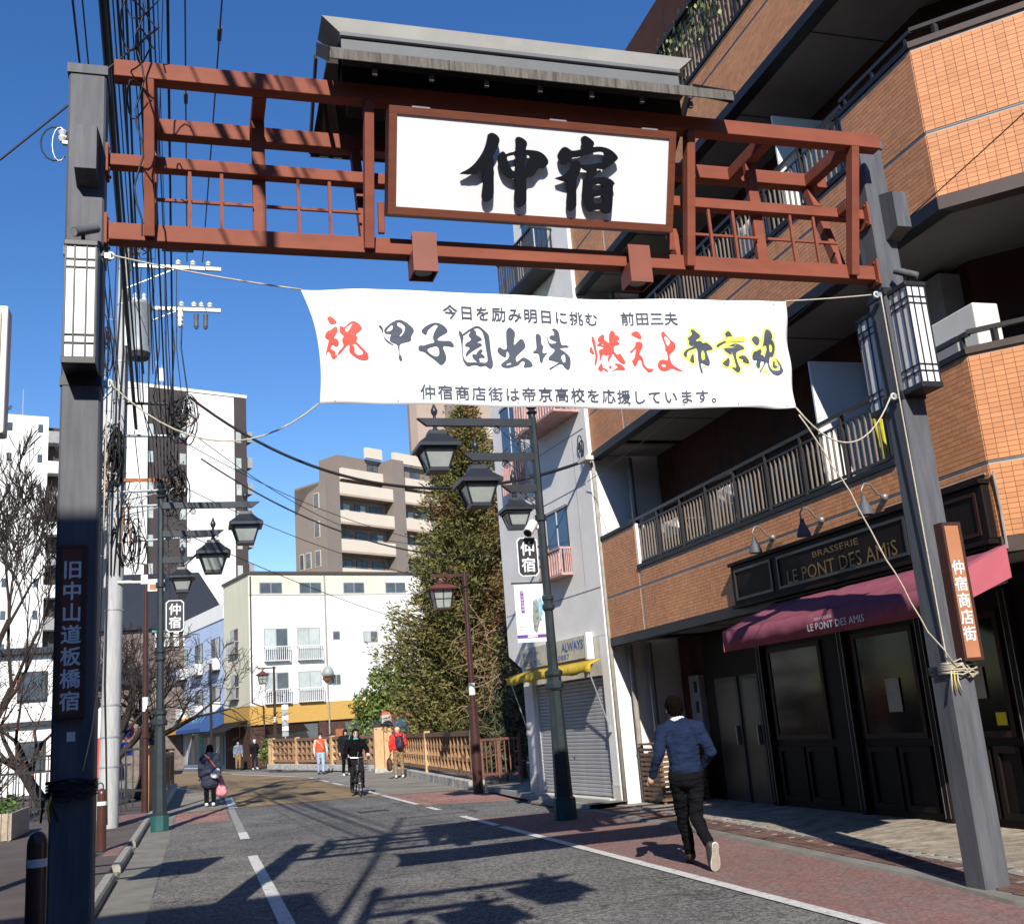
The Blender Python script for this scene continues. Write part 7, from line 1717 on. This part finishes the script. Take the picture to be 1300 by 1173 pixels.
# ================================================================== OVERHEAD WIRES
def wire(label,a,b,sg_,r=.012,n=26,m='wire_black',grp='overhead wires from the concrete pole'):
    return tag(MB().tube(sag(a,b,sg_,n),r,5,caps=False).build('overhead_wire',m,smooth=True),label,'wire',grp)
WR=[((-1.25,24.1,8.6),(-.367,-8,9.8),.040,'thickest black cable bundle passing over the left end of the gate'),
 ((-1.2,24.1,9.2),(-.396,-8,10.0),.020,'black cable running close beside the thick bundle'),
 ((-1.2,24.1,9.3),(-.075,-8,10.2),.011,'thin black wire just right of the thick bundle'),
 ((-1.1,24.1,9.2),(-.122,-8,10.4),.016,'second black wire right of the thick bundle'),
 ((-.8,24.1,9.2),(-.42,-8,10.6),.008,'faint thin wire third right of the thick bundle'),
 ((-.7,24.1,8.5),(-.364,-8,10.2),.015,'black wire with hanging loops right of the thick bundle'),
 ((-1.0,24.1,10.5),(.109,-8,11.0),.010,'thin wire rising to the transformer from overhead'),
 ((-.6,24.1,8.5),(-.209,-8,10.0),.016,'black wire over the first gate post'),
 ((-.5,24.2,9.25),(-.296,-8,10.6),.010,'thin wire right of the first gate post'),
 ((-.9,24.2,11.5),(.567,-8,11.5),.007,'faintest wire crossing the gate top beam'),
 ((-.15,24.1,12.72),(-.013,-8,12.6),.014,'high wire left of two, running to the upper crossarm'),
 ((.2,24.1,12.72),(.913,-8,12.6),.014,'high wire right of two, running to the upper crossarm'),
 ((-1.3,24.1,11.5),(-.441,-8,11.2),.012,'wire between the thick bundle and its neighbours at the left'),
 ((-1.1,24.1,9.9),(-.393,-8,10.5),.018,'dark wire crossing the left end of the top beam'),
 ((-.9,24.1,9.9),(-.118,-8,10.8),.014,'wire passing the first gate post on its left side'),
 ((-.6,24.2,11.5),(-.163,-8,11.6),.008,'hair-thin wire right of the first gate post'),
 ((-.45,24.2,8.5),(.014,-8,10.3),.017,'dark wire sloping through the left lattice panel'),
 ((-1.6,24.0,9.0),(-.447,-8,8.4),.012,'leftmost wire passing over the left pillar top'),
 ((-1.6,24.0,9.6),(-.37,-8,8.8),.009,'second leftmost wire passing over the left pillar top')]
MY=2.0
def cut(a,b):
    P=sag(a,b,.35,120); return [p for p in P if p.y>=MY]+[Vector((P[-1].x,MY,0))*0+[p for p in P if p.y<MY][0].lerp([p for p in P if p.y>=MY][-1],.5)]
top_z=0
for a,b,r,l in WR:
    P=cut(a,b); P=P[::4]+[P[-1]]; top_z=max(top_z,P[-1].z)
    tag(MB().tube(P,r,5,caps=False).build('overhead_wire','wire_black',smooth=True),l,'wire','overhead wires from the concrete pole')
cm=thing('added_cable_mast','slim grey unseen mast added to end the overhead wires before they shade the banner','pole',(-.78,1.95,0))  # invented support: wires stop here so their shadows miss the banner
MB().tube([(-.78,1.95,0),(-.78,1.95,top_z+.3)],[.06,.045],10).build('mast','galvanised',cm)
for z in (11.4,12.5): MB().beam((-.85,1.97,z),(.75 if z>12 else .2,1.97,z),.05,.05).build('arm','galvanised',cm)
# black sleeves on the two high wires
def sleeve(label,a,b,t,L=.45):
    P=sag(a,b,.35,200); i=int(t*200); tag(MB().tube(P[i:i+max(3,int(L/ (Vector(P[1])-Vector(P[0])).length))],.035,8).build('wire_sleeve','wire_black'),label,'wire sleeve')
sleeve('black sleeve on the left high wire above the gate',WR[10][0],WR[10][1],.40,.5); sleeve('black sleeve on the right high wire inside the gate lattice',WR[11][0],WR[11][1],.28,.4)
sleeve('lower black sleeve on the left high wire inside the gate lattice',WR[10][0],WR[10][1],.22,.4)
# hanging loops of thin cable on the bundle near the gate
random.seed(17)
lp_=thing('cable_loops','loose thin cable loops hanging from the bundle in front of the gate','cable',(-.45,7.0,6.3))
for k in range(4):
    c=Vector((-.36+random.uniform(-.06,.10),6.9+random.uniform(-.2,.1),6.9-.30*k)); R=random.uniform(.06,.14)
    MB().tube([c+Vector((R*cos(a),.1*sin(a*2),R*1.5*sin(a))) for a in [5.6*i/14 for i in range(15)]],.006,5,caps=False).build('loop','wire_black',lp_,smooth=True)
MB().tube([(-.36+.03*sin(i*1.3),6.95,7.5-.12*i) for i in range(22)],.007,5,caps=False).build('drop_cable','wire_black',lp_,smooth=True)
MB().tube([(-.62,7.0,7.25),(-.50,7.0,7.5),(-.36,7.0,7.5),(-.30,7.0,7.3),(-.16,7.0,7.32),(-.05,7.0,7.38)],.016,6).build('grey_lead','galvanised',lp_,smooth=True)
MB().tube([(-.62,7.0,7.05),(-.52,7.0,7.35),(-.40,7.0,7.38),(-.32,7.0,7.2)],.012,6).build('grey_lead','galvanised',lp_,smooth=True)
# line to the house on the left, with a small insulator on the pillar
tag(MB().tube([(-2.6,9.0,5.95),(-1.59,9,6.62),(-1.01,9,7.26),(-.72,9,7.63),(-.3,9,8.1)],.010,5).build('overhead_wire','wire_black',smooth=True),'wire sloping down to the left past the left pillar top','wire','overhead wires from the concrete pole')
ins=thing('pillar_insulator','small white insulator with wire loops on the left side of the left pillar','insulator',(-.9,7.6,6.0))
MB().lathe((-.93,7.6,6.02),[(.02,0),(.035,.03),(.02,.05),(.035,.08),(.015,.1)],10).build('insulator','insulator',ins); MB().box(-.93,-.886,7.58,7.62,6.0,6.02).build('bracket','galvanised',ins)
for k in range(2): MB().tube([(-.95-.03*k+.05*cos(a)*(1+k),7.6,6.0+.14*sin(a)) for a in [5.5*i/12 for i in range(13)]],.006,5).build('loop','wire_black' if k else 'galvanised',ins,smooth=True)
# spans across the street
GS='cables spanning the street to the right'
wire('heavy sagging cable from the concrete pole to the grey building corner',(-.1,24.3,9.42),(7.17,18.3,6.32),1.22,.033,grp=GS)
wire('thinner sagging cable below the heavy one towards the brown lantern pole',(.14,24.3,7.95),(7.6,24.6,5.55),.75,.020,grp=GS)
wire('thin wire strung just above the left lamp arms',(-.2,24.2,8.3),(8.6,30,6.6),.55,.009,grp=GS)
wire('thin wire crossing in front of the conifer',(-.3,24.2,7.3),(7.4,25.5,4.75),.35,.009,grp=GS)
wire('faint wire low across the white building front',(-.4,24.2,6.3),(9,36,4.6),.25,.010,grp=GS)
wire('uppermost thin wire across the beige apartments',(-.1,24.3,8.6),(9,40,8.6),.8,.010,grp=GS)
wire('thin line along the lowest balcony rail',(7.15,18.3,5.9),(6.9,6.2,6.4),.15,.006,grp=GS)
wire('black wire from the pole down to the bridge',(-1.3,24.3,8.6),(-1.8,60,8.8),.9,.012,grp='overhead wires from the concrete pole')
wire('lower black wire from the pole down to the bridge',(-.6,24.3,7.2),(-1.2,62,7.0),.7,.012,grp='overhead wires from the concrete pole')
random.seed(2)
for k in range(9):
    x=-1.3+.13*k
    MB_=MB().tube([(x,24.05,12.5 if k%2 else 11.5),(x+random.uniform(-.1,.1),23.95,10.5),(x+random.uniform(-.15,.15),24.0,9.3),(x*.6-.2,24.05,8.4),(x*.5-.25,24.05,7.3)],random.choice((.012,.018,.022)),5,caps=False)
    tag(MB_.build('drop_wire','wire_black',smooth=True),'black drop wire hanging between crossarms and cable arm, %s from the concrete pole'%('first','second','third','fourth','fifth','sixth','seventh','eighth','ninth')[k],'wire','drop wires beside the concrete pole')
